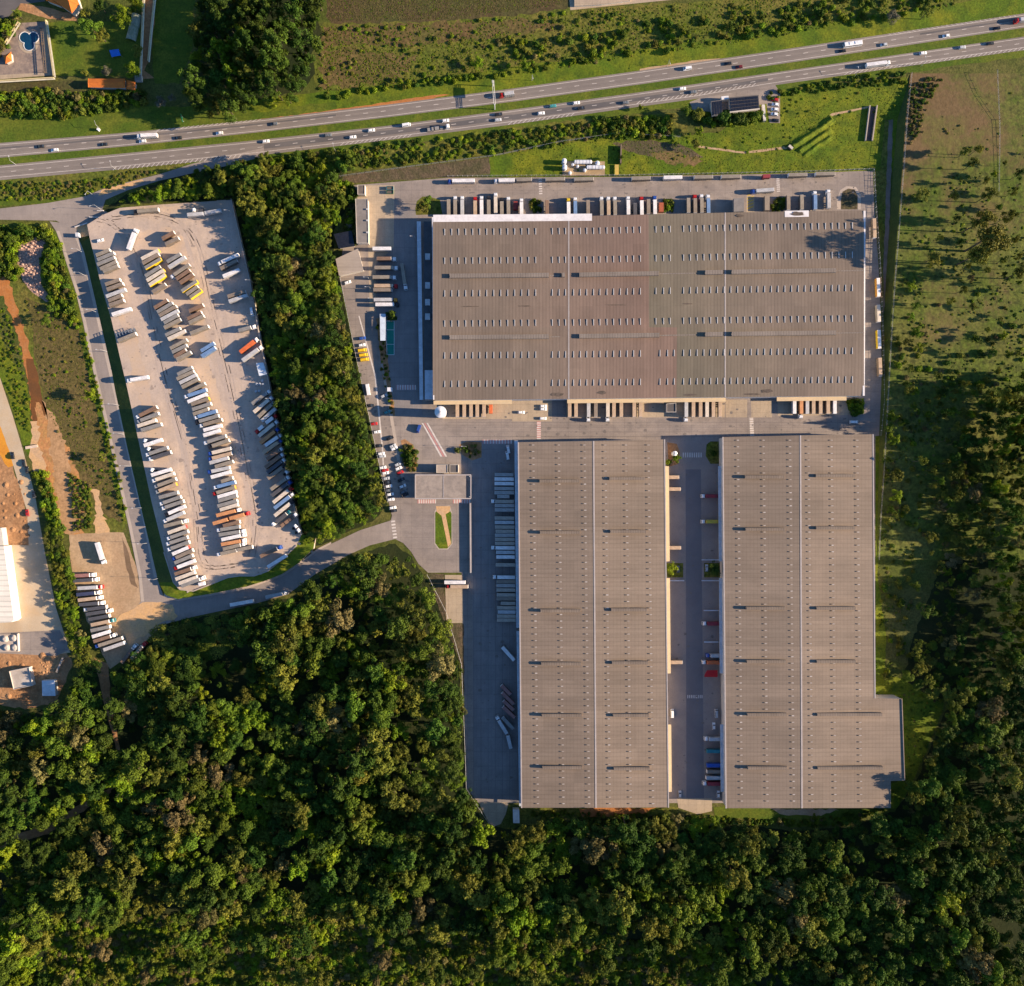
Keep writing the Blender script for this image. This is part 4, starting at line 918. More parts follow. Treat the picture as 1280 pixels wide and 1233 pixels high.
def rig(row, a, b, roof='t', cab=None, cabc='w', h=0.0, side=None, end=None, second=None, kind='box'):
    """a trailer whose roof runs from picture point a to b; cab 'L' joins at a, 'R' at b; second: another trailer roof in the same train"""
    if cab == 'L': a, b = b, a; 
    ca, cb = P(*a, h + TH), P(*b, h + TH)
    if second:
        s = second if cab != 'L' else (second[1], second[0])
        sa, sb = P(*s[0], h + TH), P(*s[1], h + TH)
    d = (cb - ca); d.z = 0; L = round(max(3.5, d.length) * 2) / 2; ang = math.atan2(d.y, d.x); mid = (ca + cb) / 2
    big_ = L > 8.0
    nm = ('articulated_truck' if big_ else 'box_truck') if cab else 'semi_trailer'
    if kind == 'carrier': nm = 'car_transporter'
    t = empty(nm, (mid.x, mid.y, h + (.02 if h else .13)), ang)
    col = RC_[roof]; side_c = side or tuple(v * .62 for v in col); end_c = end or ((.80, .78, .76) if roof in 'wcsgtkpbudnNhq' else col)  # default sides darkened in colour so gaps between trailers read as shaded
    def unit(par, LL, x=0.0, rot=0.0, yy=0.0):
        def at(o):
            o.location = (x, yy, 0); o.rotation_euler = (0, 0, rot); return o
        if kind == 'flat': at(link('flatbed', flat_mesh(LL, col), par))
        elif kind == 'carrier':
            cd = at(link('carrier_deck', carrier_mesh(LL), par))
        else: at(link('cargo_box', cargo_mesh(LL, col, side_c, end_c), par))
        at(link('chassis', chassis_mesh(LL), par))
        ax = (-LL / 2 + 1.2, -LL / 2 + 2.5, -LL / 2 + 3.8) if LL > 8 else (-LL / 2 + 1.2,)
        at(link('wheel_set', wheels_mesh(ax, LL), par))
    unit(t, L)
    if second:
        q = Matrix.Rotation(-ang, 3, 'Z'); ds = sb - sa; ds.z = 0; ms = (sa + sb) / 2 - mid; ms.z = 0; ms = q @ ms
        unit(t, round(ds.length * 2) / 2, ms.x, math.atan2(ds.y, ds.x) - ang, ms.y)
    if cab: add_cab(t, L / 2 + .75 + 1.05, CC[cabc])
    rn = RN[roof]
    if kind == 'flat': w_ = (CN[cabc] + ' cab flatbed truck') if cab else 'flatbed trailer'
    elif kind == 'carrier': w_ = 'empty car transporter trailer'
    elif cab: w_ = '%s %s with %s cab' % (rn, ('double trailer road train' if second else 'trailer truck') if big_ else 'box truck', CN[cabc])
    else: w_ = rn + ' topped semi trailer'
    TRUCKS.append((row, t, w_)); return t
def tractor(row, p, ang, c='w', h=0.0):
    q = P(*p, h + 3.4); t = empty('tractor_unit', (q.x, q.y, h + (.02 if h else .13)), R_(ang)); add_cab(t, .6, CC[c]); TRUCKS.append((row, t, CN[c] + ' tractor unit without a trailer')); return t

def crop(ox, oy, s): return lambda x, y: (ox + x / s, oy + y / s)
def rows(row, z, h, text):
    """one rig per line: ax ay bx by roof [cab:L/R+colour] [E:y] [S:y] [F] [2:ax,ay,bx,by]"""
    for ln in text.strip().splitlines():
        tk = ln.split(); a = z(float(tk[0]), float(tk[1])); b = z(float(tk[2]), float(tk[3])); kw = {}
        for t in tk[5:]:
            if t[0] in 'LR' and len(t) == 2: kw['cab'] = t[0]; kw['cabc'] = t[1]
            elif t == 'Ey': kw['end'] = YEL
            elif t == 'Sy': kw['side'] = YEL; kw['end'] = YEL
            elif t == 'Eo': kw['end'] = (.75, .36, .04)
            elif t == 'Er': kw['end'] = (.5, .06, .05)
            elif t == 'F': kw['kind'] = 'flat'
            elif t == 'K': kw['kind'] = 'carrier'
            elif t[:2] == '2:': v = [float(q) for q in t[2:].split(',')]; kw['second'] = (z(v[0], v[1]), z(v[2], v[3]))
        rig(row, a, b, tk[4], h=h, **kw)

W1 = 'upper west truck yard row'; W2 = 'lower west truck yard row'
rows(W1, crop(100, 280, 10.275), YH, '''
205 403 375 335 k
222 460 430 372 g
218 522 440 430 g
258 578 465 485 k
290 612 488 535 k
320 778 510 715 t
342 842 545 765 t
335 932 575 842 s
358 990 535 915 t
372 1045 555 980 t
405 1165 648 1088 w''')
rows(W1, crop(0, 250, 6.165), YH, '''
890 1047 1030 997 g K
905 1087 1045 1030 k''')
rows(W1, crop(80, 400, 6.165), YH, '508 463 645 440 w Lw')
rows(W2, crop(150, 490, 10.275), YH, '''
245 305 465 195 b Lw
258 368 490 277 g Lg
222 440 455 365 c
270 493 525 417 g
305 690 530 615 w
372 795 605 717 g Lw
412 850 645 775 d Lw
400 1070 645 997 w
450 1130 690 1048 c Lw''')
rows(W2, crop(170, 570, 10.275), YH, '''
275 383 505 298 k Lg
288 452 515 362 p Lg Eo
290 537 535 470 g
345 605 570 527 g Lw
370 662 605 583 g Lw
412 740 625 648 w Lk
390 825 610 728 s Lw
355 905 590 847 k Rw
405 992 640 907 c Er''')
rows(W2, crop(180, 640, 10.275), YH, '''
335 332 560 252 g Lw
325 402 555 327 g Lw
342 472 575 387 g Lw
360 545 572 455 w Er
402 592 625 492 t Lb
390 657 620 562 g
422 715 650 627 w Lr
390 802 600 732 b Rw
405 867 645 777 c
445 922 680 837 c
475 957 712 867 g Rw
700 935 765 922 w''')
for p in ((325, 630), (368, 735), (412, 1005)): tractor(W2, crop(150, 490, 10.275)(*p), 160, 'w', YH)
M1 = 'upper middle truck cluster'; M2 = 'long middle truck yard row'
rows(M1, crop(170, 280, 10.275), YH, '''
330 190 485 105 b
372 262 545 178 t
65 450 290 335 c Ey
80 507 290 387 t
112 567 320 447 g Sy
115 672 310 547 g
138 727 355 592 c Ey
165 787 375 652 c Sy
205 877 375 772 t
395 487 570 385 g
415 557 625 425 s
482 655 685 520 k Lw
515 707 685 592 b
557 757 730 642 b
582 867 785 732 g Sy
645 905 790 803 k
688 947 835 845 k Sy''')
rows(M1, crop(180, 360, 10.275), YH, '''
130 257 295 157 b
165 312 365 192 g
192 357 410 232 t
217 407 435 292 s
252 452 435 347 g
252 512 470 402 k
575 297 755 217 b
555 397 735 312 b
577 447 760 357 k
590 587 825 492 k
275 607 460 522 g
305 657 530 552 c
335 777 545 667 k
357 827 545 737 g
382 887 535 797 b
412 922 600 827 k
727 812 900 707 u
737 877 910 767 u''')
rows(M2, crop(210, 450, 10.275), YH, '''
120 187 305 97 g
107 247 330 147 k
147 297 360 192 s
172 352 390 242 k
257 412 470 302 k
252 460 490 382 u Lw
250 540 490 442 w
297 572 520 497 t Ey
312 637 545 562 g
322 697 515 632 k
382 730 620 657 u Lw
397 790 645 717 g Lk
447 835 690 767 t Lw
452 905 685 842 w
452 970 660 907 w
502 1055 740 977 g Lw
562 1107 780 1032 k Lk
562 1195 805 1137 c Lb''')
rows(M2, crop(240, 550, 10.275), YH, '''
257 237 505 172 p Lb
222 297 465 232 s
292 347 525 277 k
247 405 480 357 s Lb
242 480 490 412 w
372 537 520 487 k
322 602 550 542 u Lw
312 682 550 607 k Lr Eo
327 735 565 667 w
332 787 575 717 g
327 852 575 782 g
357 900 585 832 c
312 972 550 912 o Rw
475 1012 670 957 o Rr 2:265,1077,455,1022
397 1107 610 1052 b''')
rows(M2, crop(255, 600, 10.275), YH, '''
207 642 455 602 g Lw
192 707 455 667 g Rw
222 770 465 717 w Rw
217 832 465 787 o Rw
242 892 465 837 k Rw
212 952 410 907 k Lw 2:427,902,618,862''')
S1 = 'lower end of the truck yard'
rows(S1, crop(255, 600, 10.275), YH, '''
720 985 935 887 b Rb
815 1122 1055 972 w''')
E1 = 'east truck yard row'
rows('upper east truck yard edge', crop(260, 300, 12.33), YH, '''
205 342 470 225 w Lw
190 442 445 317 t
225 562 485 457 w
300 872 575 792 t
320 947 600 852 s''')
rows('upper east truck yard edge', crop(260, 390, 12.33), YH, '''
465 287 660 237 g Rw
487 622 705 450 O Rw
527 747 765 575 s Rw''')
rows(E1, crop(290, 470, 12.33), YH, '''
305 432 525 267 g Rw
330 562 565 367 c Rw
400 637 605 445 k Rg
455 697 670 502 s
520 727 625 645 w Rr
405 832 475 772 w Lr
412 927 640 742 c Rw
432 1037 655 857 o Rb
507 1077 705 942 w Rw
472 1192 710 1022 p Rb''')
rows(E1, crop(310, 550, 12.33), YH, '''
282 302 470 167 b Rw
260 432 485 257 b Rw
290 507 510 337 d Rw
302 592 520 432 t Rk
347 767 575 605 k Rw
362 862 600 682 d Rb
387 967 615 782 c Rr
402 1057 640 872 u Rw
407 1172 640 987 c Rk''')
rows(E1, crop(310, 620, 12.33), YH, '''
432 402 590 277 d Rt
482 477 690 320 b Rw F''')
tractor(E1, crop(310, 620, 12.33)(395, 430), 215, 'w', YH); tractor(E1, crop(310, 620, 12.33)(722, 476), 40, 'w', YH)
tractor(E1, crop(310, 620, 12.33)(765, 540), 40, 'w', YH); tractor(E1, crop(310, 550, 12.33)(585, 500), 40, 'w', YH)
NTOP = 'top edge of the truck yard'
rows(NTOP, crop(0, 0, 3.978), YH, '''
682 1051 785 1041 k Lk
930 1068 1010 1062 s 2:1016,1060,1097,1046
1005 1038 972 1041 d Rw F''')
rows('open ground near the yard gate', crop(100, 280, 10.275), YH, '612 325 690 108 w Rw')
SW = 'dirt truck park row'
rows(SW, crop(80, 700, 11.21), 0, '''
140 225 355 215 n Rw
125 295 400 280 d Rw
190 400 460 385 s Rr
175 490 430 465 N Rw
195 567 450 537 p Rw
210 630 480 610 d Rw
318 697 590 660 d Lw
310 765 590 722 d Rw
340 838 630 785 d
375 915 630 862 p Rt
370 995 640 937 g
390 1080 630 1007 w
410 1147 650 1072 b Rw
480 1203 810 1097 k Lb''')
rows(SW, crop(0, 640, 5.1375), 0, '665 887 795 842 s')
rows('open part of the dirt truck park', crop(0, 640, 5.1375), 0, '''
617 198 652 308 w Rw
780 970 850 880 b Rw
842 945 910 865 k Rr''')
rows('road bend below the truck yard', crop(160, 680, 2.909), 0, '''
370 223 455 208 w
500 195 560 182 s Rw''')
# loading docks of the long warehouse, north side (cab up)
ND = 'north dock row'
for x, r, c, y0 in ((560.8, 'k', None, 249.5), (569, 'k', 'w', 250), (577.8, 's', 'w', 250), (594, 'p', 'r', 251), (602, 'w', 'w', 250), (610.9, 'k', 'k', 250), (619.6, 'c', 'w', 246), (627.3, 'k', 'k', 252), (635.6, 'k', 'w', 251),
                    (652, 'w', 'w', 253), (684, 'b', None, 250), (710.9, 'w', 'y', 252.5), (719.3, 'u', 'w', 251.5), (735.2, 't', None, 250), (752.3, 'k', 'w', 250.5), (760.9, 'p', 'w', 250.5), (769, 'k', 'w', 250.5), (785.6, 'w', 'w', 250),
                    (794, 'd', None, 254), (802.4, 'w', 'r', 250.5), (810.8, 't', None, 249), (818.9, 'w', 'b', 249.5), (860.8, 'k', None, 247.5), (869.2, 't', 'r', 248), (877.5, 'k', 'w', 247.5), (885.8, 'u', 'w', 248),
                    (985.8, 't', None, 244), (1002.6, 'k', None, 243.5), (1019.4, 'u', 'w', 243.5), (1036.4, 's', 'w', 241.5)):
    rig(ND, (x, y0 + (20 if x < 720 else 18.5)), (x - .2, y0), r, 'R' if c else None, c or 'w')
rows('north driveway of the long warehouse', crop(900, 200, 5.6045), 0, '255 216 380 207 s Lb')
NL = 'line along the north fence'
for x0, x1, y, r, c in ((565, 593.5, 226, 'w', 'b'), (623, 643.5, 225.5, 'w', 'w'), (645.5, 665, 224.6, 'k', None), (682, 706, 224, 'k', None), (718, 742, 224, 'k', None), (790, 812.7, 223, 'k', None), (829.5, 853, 222, 'w', None), (868, 891, 221.5, 'k', None),
                        (902, 926, 220.8, 'k', None), (953.5, 963, 220.5, 'z', None), (985.8, 1009, 218.6, 'k', None), (1019.7, 1044, 217.4, 'k', None)):
    rig(NL, (x0, y), (x1, y - .4), r, 'L' if c else None, c or 'w')
EL = 'east edge beside the long warehouse'
for x, y0, y1, r, sd_ in ((1092.8, 273, 297.5, 'p', None), (1097.8, 347.5, 371, 'w', (.70, .34, .05)), (1098.2, 381, 402.5, 'c', None), (1098.8, 412.5, 436, 'w', YEL), (1100, 447.5, 470.5, 'p', None)):
    rig(EL, (x, y0), (x + .8, y1), r, side=sd_)
SD = 'south dock row'
for x, r, c in ((571.6, 'p', None), (580.2, 'p', None), (588.7, 'p', None), (596.5, 'p', None), (605, 'p', None), (712, 'p', None), (720, 'p', None), (735.8, 's', 'w'), (744.7, 't', None), (759.8, 'c', 'w'), (767.4, 'p', None), (776.6, 'p', None),
                (792.8, 'p', None), (800.8, 'p', None), (857.9, 's', 'w'), (866.8, 'p', None), (875.7, 'p', None), (883.8, 'c', None), (891.8, 'p', None), (900.2, 'p', None), (993.2, 'w', None), (1001.8, 'o', 'w'), (1009.2, 's', None), (1017, 'p', None), (1025.8, 'p', None), (1035.2, 'p', None), (1043.6, 'w', None)):
    rig(SD, (x, 500 if x < 950 else 498), (x, 521.5 if x < 950 else 517.5), r, 'R' if c else None, c or 'w')
rig(SD, (613.5, 506), (613.5, 517), 'O')
WBAY = 'west bay beside the office block'
for x0, x1, y, r, c in ((465.7, 488.6, 310.8, 'w', None), (471, 488.8, 323.3, 'b', 'w'), (468.3, 491, 334.6, 'k', 'w'), (465.9, 488.7, 346.5, 'k', 'w'), (467.4, 490.8, 357.3, 'p', 'r'), (466.7, 489.7, 362.4, 't', None), (467.4, 490.3, 374.7, 's', 'o'), (469, 492.6, 380.6, 'w', 'k')):
    rig(WBAY, (x0, y), (x1, y), r, 'R' if c else None, c or 'w')
rig('yard lane west of the long warehouse', (502.2, 330), (506.1, 355.5), 'k', 'R', 'w')
LD = 'left southern warehouse dock row'
for y, r, c, x0 in ((593.5, 'g', None, 0), (599, 'w', None, 0), (604.6, 'w', None, 0), (610.8, 'g', None, 0), (616, 'g', None, 0), (620.8, 'g', None, 3), (627, 'k', None, .5), (632.2, 'g', None, .5), (637.5, 'g', None, .5), (647.8, 'k', None, 0), (653.2, 's', None, 0), (659, 'k', None, .7), (664.3, 'k', None, 1),
                 (669.2, 'g', None, .5), (674.4, 'k', None, .6), (679.5, 'k', None, .6), (685, 'w', 'w', 1.2), (690.6, 's', None, 1.5), (696.4, 'w', None, 2), (706.3, 'k', None, 1.6), (721.8, 'w', 'w', 3), (727.2, 'd', None, 2.6), (732.2, 'g', None, 2.2), (737.7, 'k', None, 2.2), (743.8, 'k', None, 2.8), (748.6, 'd', None, 2.8), (754.4, 'k', None, 7.5),
                 (760, 'k', None, 3.3), (765.2, 's', None, 3.8), (770.4, 'k', None, 3), (775.3, 'k', None, 3)):
    e = 642 + (y - 593) / 182 * 2.7
    if y == 620.8: e = 637
    r = {'g': 'h', 'k': 'q', 'd': 't'}.get(r, r)
    rig(LD, (618.4 + x0, y), (e, y + .2), r, 'L' if c else None, c or 'w')
tractor(LD, (617, 626.8), 180, 'w')
DG = 'angled bay in the lower left yard'
rows(DG, crop(540, 820, 5.6045), 0, '''
485 207 550 273 n
492 258 572 340 n
500 315 572 382 n
497 357 580 435 n
495 433 570 513 g
525 547 468 455 s Rw 2:553,652,531,562''')
rows(DG, crop(560, 640, 6.165), 0, '420 1045 510 1145 w')
rows('short apron south of the gatehouse', crop(430, 540, 5.1375), 0, '''
645 967 778 967 w
682 995 798 995 p Lr''')
RD = 'alley right docks'
for x0, x1, y, r, c in ((883, 899, 620.3, 'z', 'w'), (883, 899, 652.3, 'y', 'w'), (884.5, 900, 780, 'z', 'w'), (888.5, 900, 820, 's', 'b'), (884, 900, 828.6, 'O', 'w'), (886.5, 902, 924.4, 's', 'w'), (884, 902, 939.6, 'T', None), (884, 902, 957.3, 'B', None), (884, 902, 965, 't', None), (882.7, 902, 972.8, 's', None), (885, 902, 980.3, 'z', 'w')):
    rig(RD, (x0, y), (x1 + 3, y), r, 'L' if c else None, c or 'w')
AL = 'alley left docks'
for x1, y in ((848.7, 596.8), (850.7, 611.6), (851.2, 685), (853, 828.2)):
    rig(AL, (833, y), (x1, y), 'p')
# highway trucks
UPW = 'upper carriageway'; LOW = 'lower carriageway'
rig(UPW, (175.5, 169.3), (195.5, 168.3), 'w', 'L', 'w')
rig(UPW, (630.5, 117.3), (642.5, 115.7), 's', 'L', 'r')
rig(UPW, (1276.5, 24), (1298, 21), 's', 'L', 'r')
rig(LOW, (533, 160.5), (556, 157.3), 'g', 'R', 'w', kind='flat')
rig(LOW, (1083.5, 81), (1108.5, 77.8), 'w', 'R', 'w')

from collections import defaultdict
seen_rows = defaultdict(list)
for row, t, wd in TRUCKS: seen_rows[row].append((t, wd))
cats = {'articulated_truck': 'truck', 'box_truck': 'truck', 'semi_trailer': 'trailer', 'tractor_unit': 'truck tractor', 'car_transporter': 'trailer'}
grp = {'articulated_truck': 'trailer trucks at the logistics park', 'box_truck': 'box trucks', 'semi_trailer': 'semi trailers parked at the logistics park', 'tractor_unit': 'tractor units without trailers', 'car_transporter': None}
for row, its in seen_rows.items():
    horiz = (max(o.location.x for o, _ in its) - min(o.location.x for o, _ in its)) > (max(o.location.y for o, _ in its) - min(o.location.y for o, _ in its))
    its.sort(key=lambda q: q[0].location.x if horiz else -q[0].location.y)
    cnt = defaultdict(int); tot = defaultdict(int)
    for o, wd in its: tot[wd] += 1
    for o, wd in its:
        cnt[wd] += 1; k = o.name.split('.')[0]
        lab = ('%s, %s from the %s in %s' % (wd, nth(cnt[wd]), 'left' if horiz else 'top', row)) if tot[wd] > 1 else '%s in %s' % (wd, row)
        if 'carriageway' in row: lab = '%s on the %s' % (wd, row)
        if tot[wd] > 1 and 'carriageway' in row: lab = '%s, %s from the left on the %s' % (wd, nth(cnt[wd]), row)
        lab = shorten(lab)
        tag(o, lab, cats[k], grp[k])

# ------------------------------------------------------------------ cars and vans
def car_meshes(c, van):
    k = ('car', c, van)
    if k not in _mc:
        L, W_ = (5.2, 1.95) if van else (4.4, 1.78)
        if van: pr = [(-L / 2, .35), (-L / 2, 1.2), (-L / 2 + .1, 2.25), (1.2, 2.3), (1.75, 2.0), (2.25, 1.25), (L / 2, 1.05), (L / 2, .35)]
        else: pr = [(-L / 2, .3), (-L / 2, .85), (-2.05, .95), (-1.6, 1.42), (-.2, 1.48), (.35, 1.38), (1.05, .95), (2.0, .80), (L / 2, .62), (L / 2, .3)]
        def yy(z): return W_ / 2 - (max(0, z - .95) * (.16 if van else .34))
        b = MB(); n = len(pr)
        for s in (-1, 1):
            r = [(x, s * yy(z), z) for x, z in pr]; b.face(r if s < 0 else r[::-1])
        for (x0, z0), (x1, z1) in zip(pr, pr[1:] + pr[:1]): b.face([(x0, yy(z0), z0), (x1, yy(z1), z1), (x1, -yy(z1), z1), (x0, -yy(z0), z0)])
        me = b.mesh('body', paint(c, .3, .02))
        g = MB(); e = .015
        segs = [(4, 5)] if van else [(5, 6), (2, 3)]
        for i, j in segs:
            (x0, z0), (x1, z1) = pr[i], pr[j]; nx, nz = (-(z1 - z0), (x1 - x0)); d = math.hypot(nx, nz); nx, nz = nx / d * e, nz / d * e
            if nz < 0: nx, nz = -nx, -nz
            a0, a1 = .1, .92
            q0 = (lerp(x0, x1, a0) + nx, lerp(z0, z1, a0) + nz); q1 = (lerp(x0, x1, a1) + nx, lerp(z0, z1, a1) + nz)
            g.face([(q0[0], yy(q0[1]) - .06, q0[1]), (q1[0], yy(q1[1]) - .06, q1[1]), (q1[0], -yy(q1[1]) + .06, q1[1]), (q0[0], -yy(q0[1]) + .06, q0[1])])
        for s in (-1, 1):
            zz = ((-2.2, 1.35), (1.2, 1.35), (.9, 2.05), (-2.2, 2.05)) if van else ((-1.75, 1.0), (.75, 1.0), (.3, 1.34), (-1.5, 1.36))
            r = [(x, s * (yy(z) + .012), z) for x, z in zz]; g.face(r if s < 0 else r[::-1])
        gm = g.mesh('windows', M['glass'])
        wm = MB(); wm.tube((0, -.11, 0), (0, .11, 0), .31, n=12).tube((0, -.115, 0), (0, .115, 0), .17, n=8, mi=1)
        _mc[('whl', 0)] = _mc.get(('whl', 0)) or wm.mesh('wheel', [M['dark'], M['steel']])
        _mc[k] = (me, gm, L, W_)
    return _mc[k]
CARC = {'w': (.80, .80, .80), 's': (.46, .48, .50), 'd': (.02, .022, .028), 'r': (.42, .02, .02), 'y': (.80, .50, .02), 'b': (.03, .08, .32), 't': (.05, .25, .26), 'g': (.14, .15, .16), 'm': (.13, .015, .02)}
CARN = {'w': 'white', 's': 'silver', 'd': 'black', 'r': 'red', 'y': 'yellow', 'b': 'blue', 't': 'teal', 'g': 'dark grey', 'm': 'maroon'}
CARS = []
def car(row, p, ang, c='w', van=False, h=0.0, scale=1.0):
    me, gm, L, W_ = car_meshes(CARC[c], van)
    q = P(*p, h + 1.2); t = empty('van' if van else 'car', (q.x, q.y, h + (.03 if h else .14)), R_(ang), scale)
    o = link('body', me, t); link('windows', gm, o)
    for x in (-L / 2 + .8, L / 2 - .85):
        for s in (-1, 1):
            wl = link('wheel', _mc[('whl', 0)], t); wl.location = (x, s * (W_ / 2 - .1), .31)
    CARS.append((row, t, CARN[c] + (' van' if van else ' car'))); return t
def zc(ox, oy, s, items, row, ang, h=0.0):
    for x, y, c in items:
        v = len(c) > 1; car(row, (ox + x / s, oy + y / s), ang, c[0], v, h)
zc(0, 0, 3.978, [(200, 728, 'd'), (270, 746, 'w'), (515, 718, 'd'), (707, 702, 'w'), (885, 685, 'd'), (1090, 662, 'w')], UPW, 187)
zc(320, 0, 3.978, [(88, 616, 'g')], UPW, 188)
zc(640, 0, 3.978, [(872, 341, 'wv'), (1075, 315, 'd'), (1130, 332, 'm')], UPW, 188)
zc(960, 0, 3.978, [(425, 215, 'w'), (371, 253, 'd'), (577, 222, 's'), (887, 178, 'w'), (1140, 140, 'd')][1:], UPW, 188)
zc(320, 0, 3.978, [(48, 703, 'w'), (358, 672, 'g'), (480, 682, 'w'), (573, 648, 'w'), (748, 622, 'wv'), (942, 600, 'w'), (1207, 568, 'd'), (1203, 596, 's')], LOW, 8)
zc(640, 0, 3.978, [(203, 527, 't'), (320, 512, 'w'), (145, 563, 'w'), (345, 537, 'd'), (565, 510, 'g'), (848, 441, 'w'), (902, 457, 'g')], LOW, 8)
zc(960, 0, 3.978, [(773, 264, 'w'), (968, 235, 's'), (1108, 215, 'd')], LOW, 8)
zc(960, 0, 3.978, [(35, 495, 'r'), (37, 519, 'w'), (34, 543, 'w'), (33, 567, 'w'), (38, 598, 'd')], 'forecourt of the solar roofed building', 172)
PK = 'left side of the car park strip'; PR = 'right side of the car park strip'
zc(400, 380, 6.165, [(325, 265, 'b'), (322, 318, 'w')], PK, 10)
zc(400, 380, 6.165, [(326, 358, 'yv'), (336, 395, 'yv'), (345, 430, 'yv')], PK, 8)
zc(400, 380, 6.165, [(390, 785, 'd'), (415, 925, 'r'), (437, 988, 'w'), (455, 1095, 'd'), (470, 1155, 'w'), (478, 1175, 's')], PK, 8)
zc(430, 540, 5.1375, [(248, 230, 'w'), (262, 248, 'r'), (265, 265, 'w'), (272, 300, 's'), (278, 325, 'd'), (286, 350, 'w'), (288, 376, 'g'), (296, 402, 'w'), (300, 435, 'w'), (312, 488, 'w'), (320, 507, 'd')], PK, 10)
zc(400, 380, 6.165, [(492, 710, 's'), (515, 835, 't'), (540, 1035, 'd')], PR, 25)
zc(430, 540, 5.1375, [(312, 92, 's'), (322, 108, 'w'), (345, 210, 's'), (350, 235, 'w'), (360, 262, 'r'), (368, 308, 'd'), (376, 350, 'w'), (383, 385, 'g'), (392, 405, 'd')], PR, 25)
zc(100, 280, 10.275, [(255, 213, 'w')], 'truck yard near its gate', 15, YH)
zc(260, 300, 12.33, [(678, 1110, 'wv')], 'truck yard at its east wall', 280, YH)
zc(0, 450, 6.165, [(95, 738, 'd'), (180, 795, 'd'), (205, 848, 'd'), (258, 1040, 'd'), (208, 1180, 'r')], 'pale concrete road at the far left', 100)
zc(400, 380, 6.165, [(760, 963, 'bv')], 'junction left of the water tank', 250)
zc(900, 380, 5.6045, [(938, 828, 'wv')], 'lane below the right end of the long warehouse', 0)
zc(430, 540, 5.1375, [(1055, 112, 'wv'), (1050, 152, 'wv')], 'shade left of the southern warehouse top', 100)
zc(540, 460, 6.165, [(688, 343, 'w'), (858, 295, 'w'), (858, 318, 'w'), (855, 390, 'w')], 'open bay south of the long warehouse', 0)
zc(780, 540, 6.165, [(418, 1060, 'g'), (638, 1050, 's')], 'planters of the warehouse alley', 90)
zc(780, 840, 6.165, [(372, 320, 'wv'), (712, 320, 'sv'), (693, 420, 'w'), (432, 945, 's'), (728, 945, 'w')], 'lower part of the warehouse alley', 90)
zc(400, 200, 6.165, [(212, 945, 'w')], 'top of the car park strip', 20)
bus = tag(empty('coach', tuple(P(1067, 54, 3.3).xy) + (.13,), R_(188)), 'long white coach on the upper carriageway near the right edge', 'coach')
b = MB(); bev_box(b, -5.6, 5.6, 1.25, .4, 3.3, .18, 0, 0, 0, 0); b.box(-3, -.8, 3.3, -1, .8, 3.52, 0); b.box(1, -.8, 3.3, 2.6, .8, 3.5, 0); b.build('body', paint((.80, .80, .80), .35, .03), bus)
g = MB()
for s in (-1, 1): r = [(-5.2, s * 1.262, 1.7), (5.2, s * 1.262, 1.7), (5.2, s * 1.262, 2.7), (-5.2, s * 1.262, 2.7)]; g.face(r if s < 0 else r[::-1])
g.face([(5.615, -1.1, 1.4), (5.615, 1.1, 1.4), (5.615, 1.1, 2.9), (5.615, -1.1, 2.9)]); g.build('windows', M['glass'], bus)
for x in (-3.4, 3.6):
    for s in (-1, 1): wl = link('wheel', _mc[('whl', 0)], bus); wl.location = (x, s * 1.1, .5); wl.scale = (1.6, 1, 1.6)
bus2 = tag(empty('minibus', tuple(P(459.7, 487, 2.6).xy) + (.13,), R_(99)), 'white minibus parked against the woodland in the car park strip', 'minibus')
b = MB(); bev_box(b, -3.4, 3.4, 1.05, .4, 2.7, .15, 0, 0, 0, 0); b.build('body', paint((.80, .80, .80), .35, .03), bus2)
g = MB()
for s in (-1, 1): r = [(-3.1, s * 1.062, 1.4), (3.1, s * 1.062, 1.4), (3.1, s * 1.062, 2.2), (-3.1, s * 1.062, 2.2)]; g.face(r if s < 0 else r[::-1])
g.build('windows', M['glass'], bus2)
for x in (-2.1, 2.2):
    for s in (-1, 1): wl = link('wheel', _mc[('whl', 0)], bus2); wl.location = (x, s * .95, .42); wl.scale = (1.3, 1, 1.3)
crow = defaultdict(list)
for row, t, wd in CARS: crow[row].append((t, wd))
for row, its in crow.items():
    horiz = (max(o.location.x for o, _ in its) - min(o.location.x for o, _ in its)) > (max(o.location.y for o, _ in its) - min(o.location.y for o, _ in its))
    its.sort(key=lambda q: q[0].location.x if horiz else -q[0].location.y)
    cnt = defaultdict(int); tot = defaultdict(int)
    for o, wd in its: tot[wd] += 1
    for o, wd in its:
        cnt[wd] += 1
        lab = ('%s, %s from the %s, %s' % (wd, nth(cnt[wd]), 'left' if horiz else 'top', row)) if tot[wd] > 1 else '%s, %s' % (wd, row)
        lab = shorten(lab)
        van = wd.endswith('van')
        tag(o, lab, 'van' if van else 'car', 'cars and vans on the highway' if 'carriageway' in row else 'cars and vans parked around the logistics park')
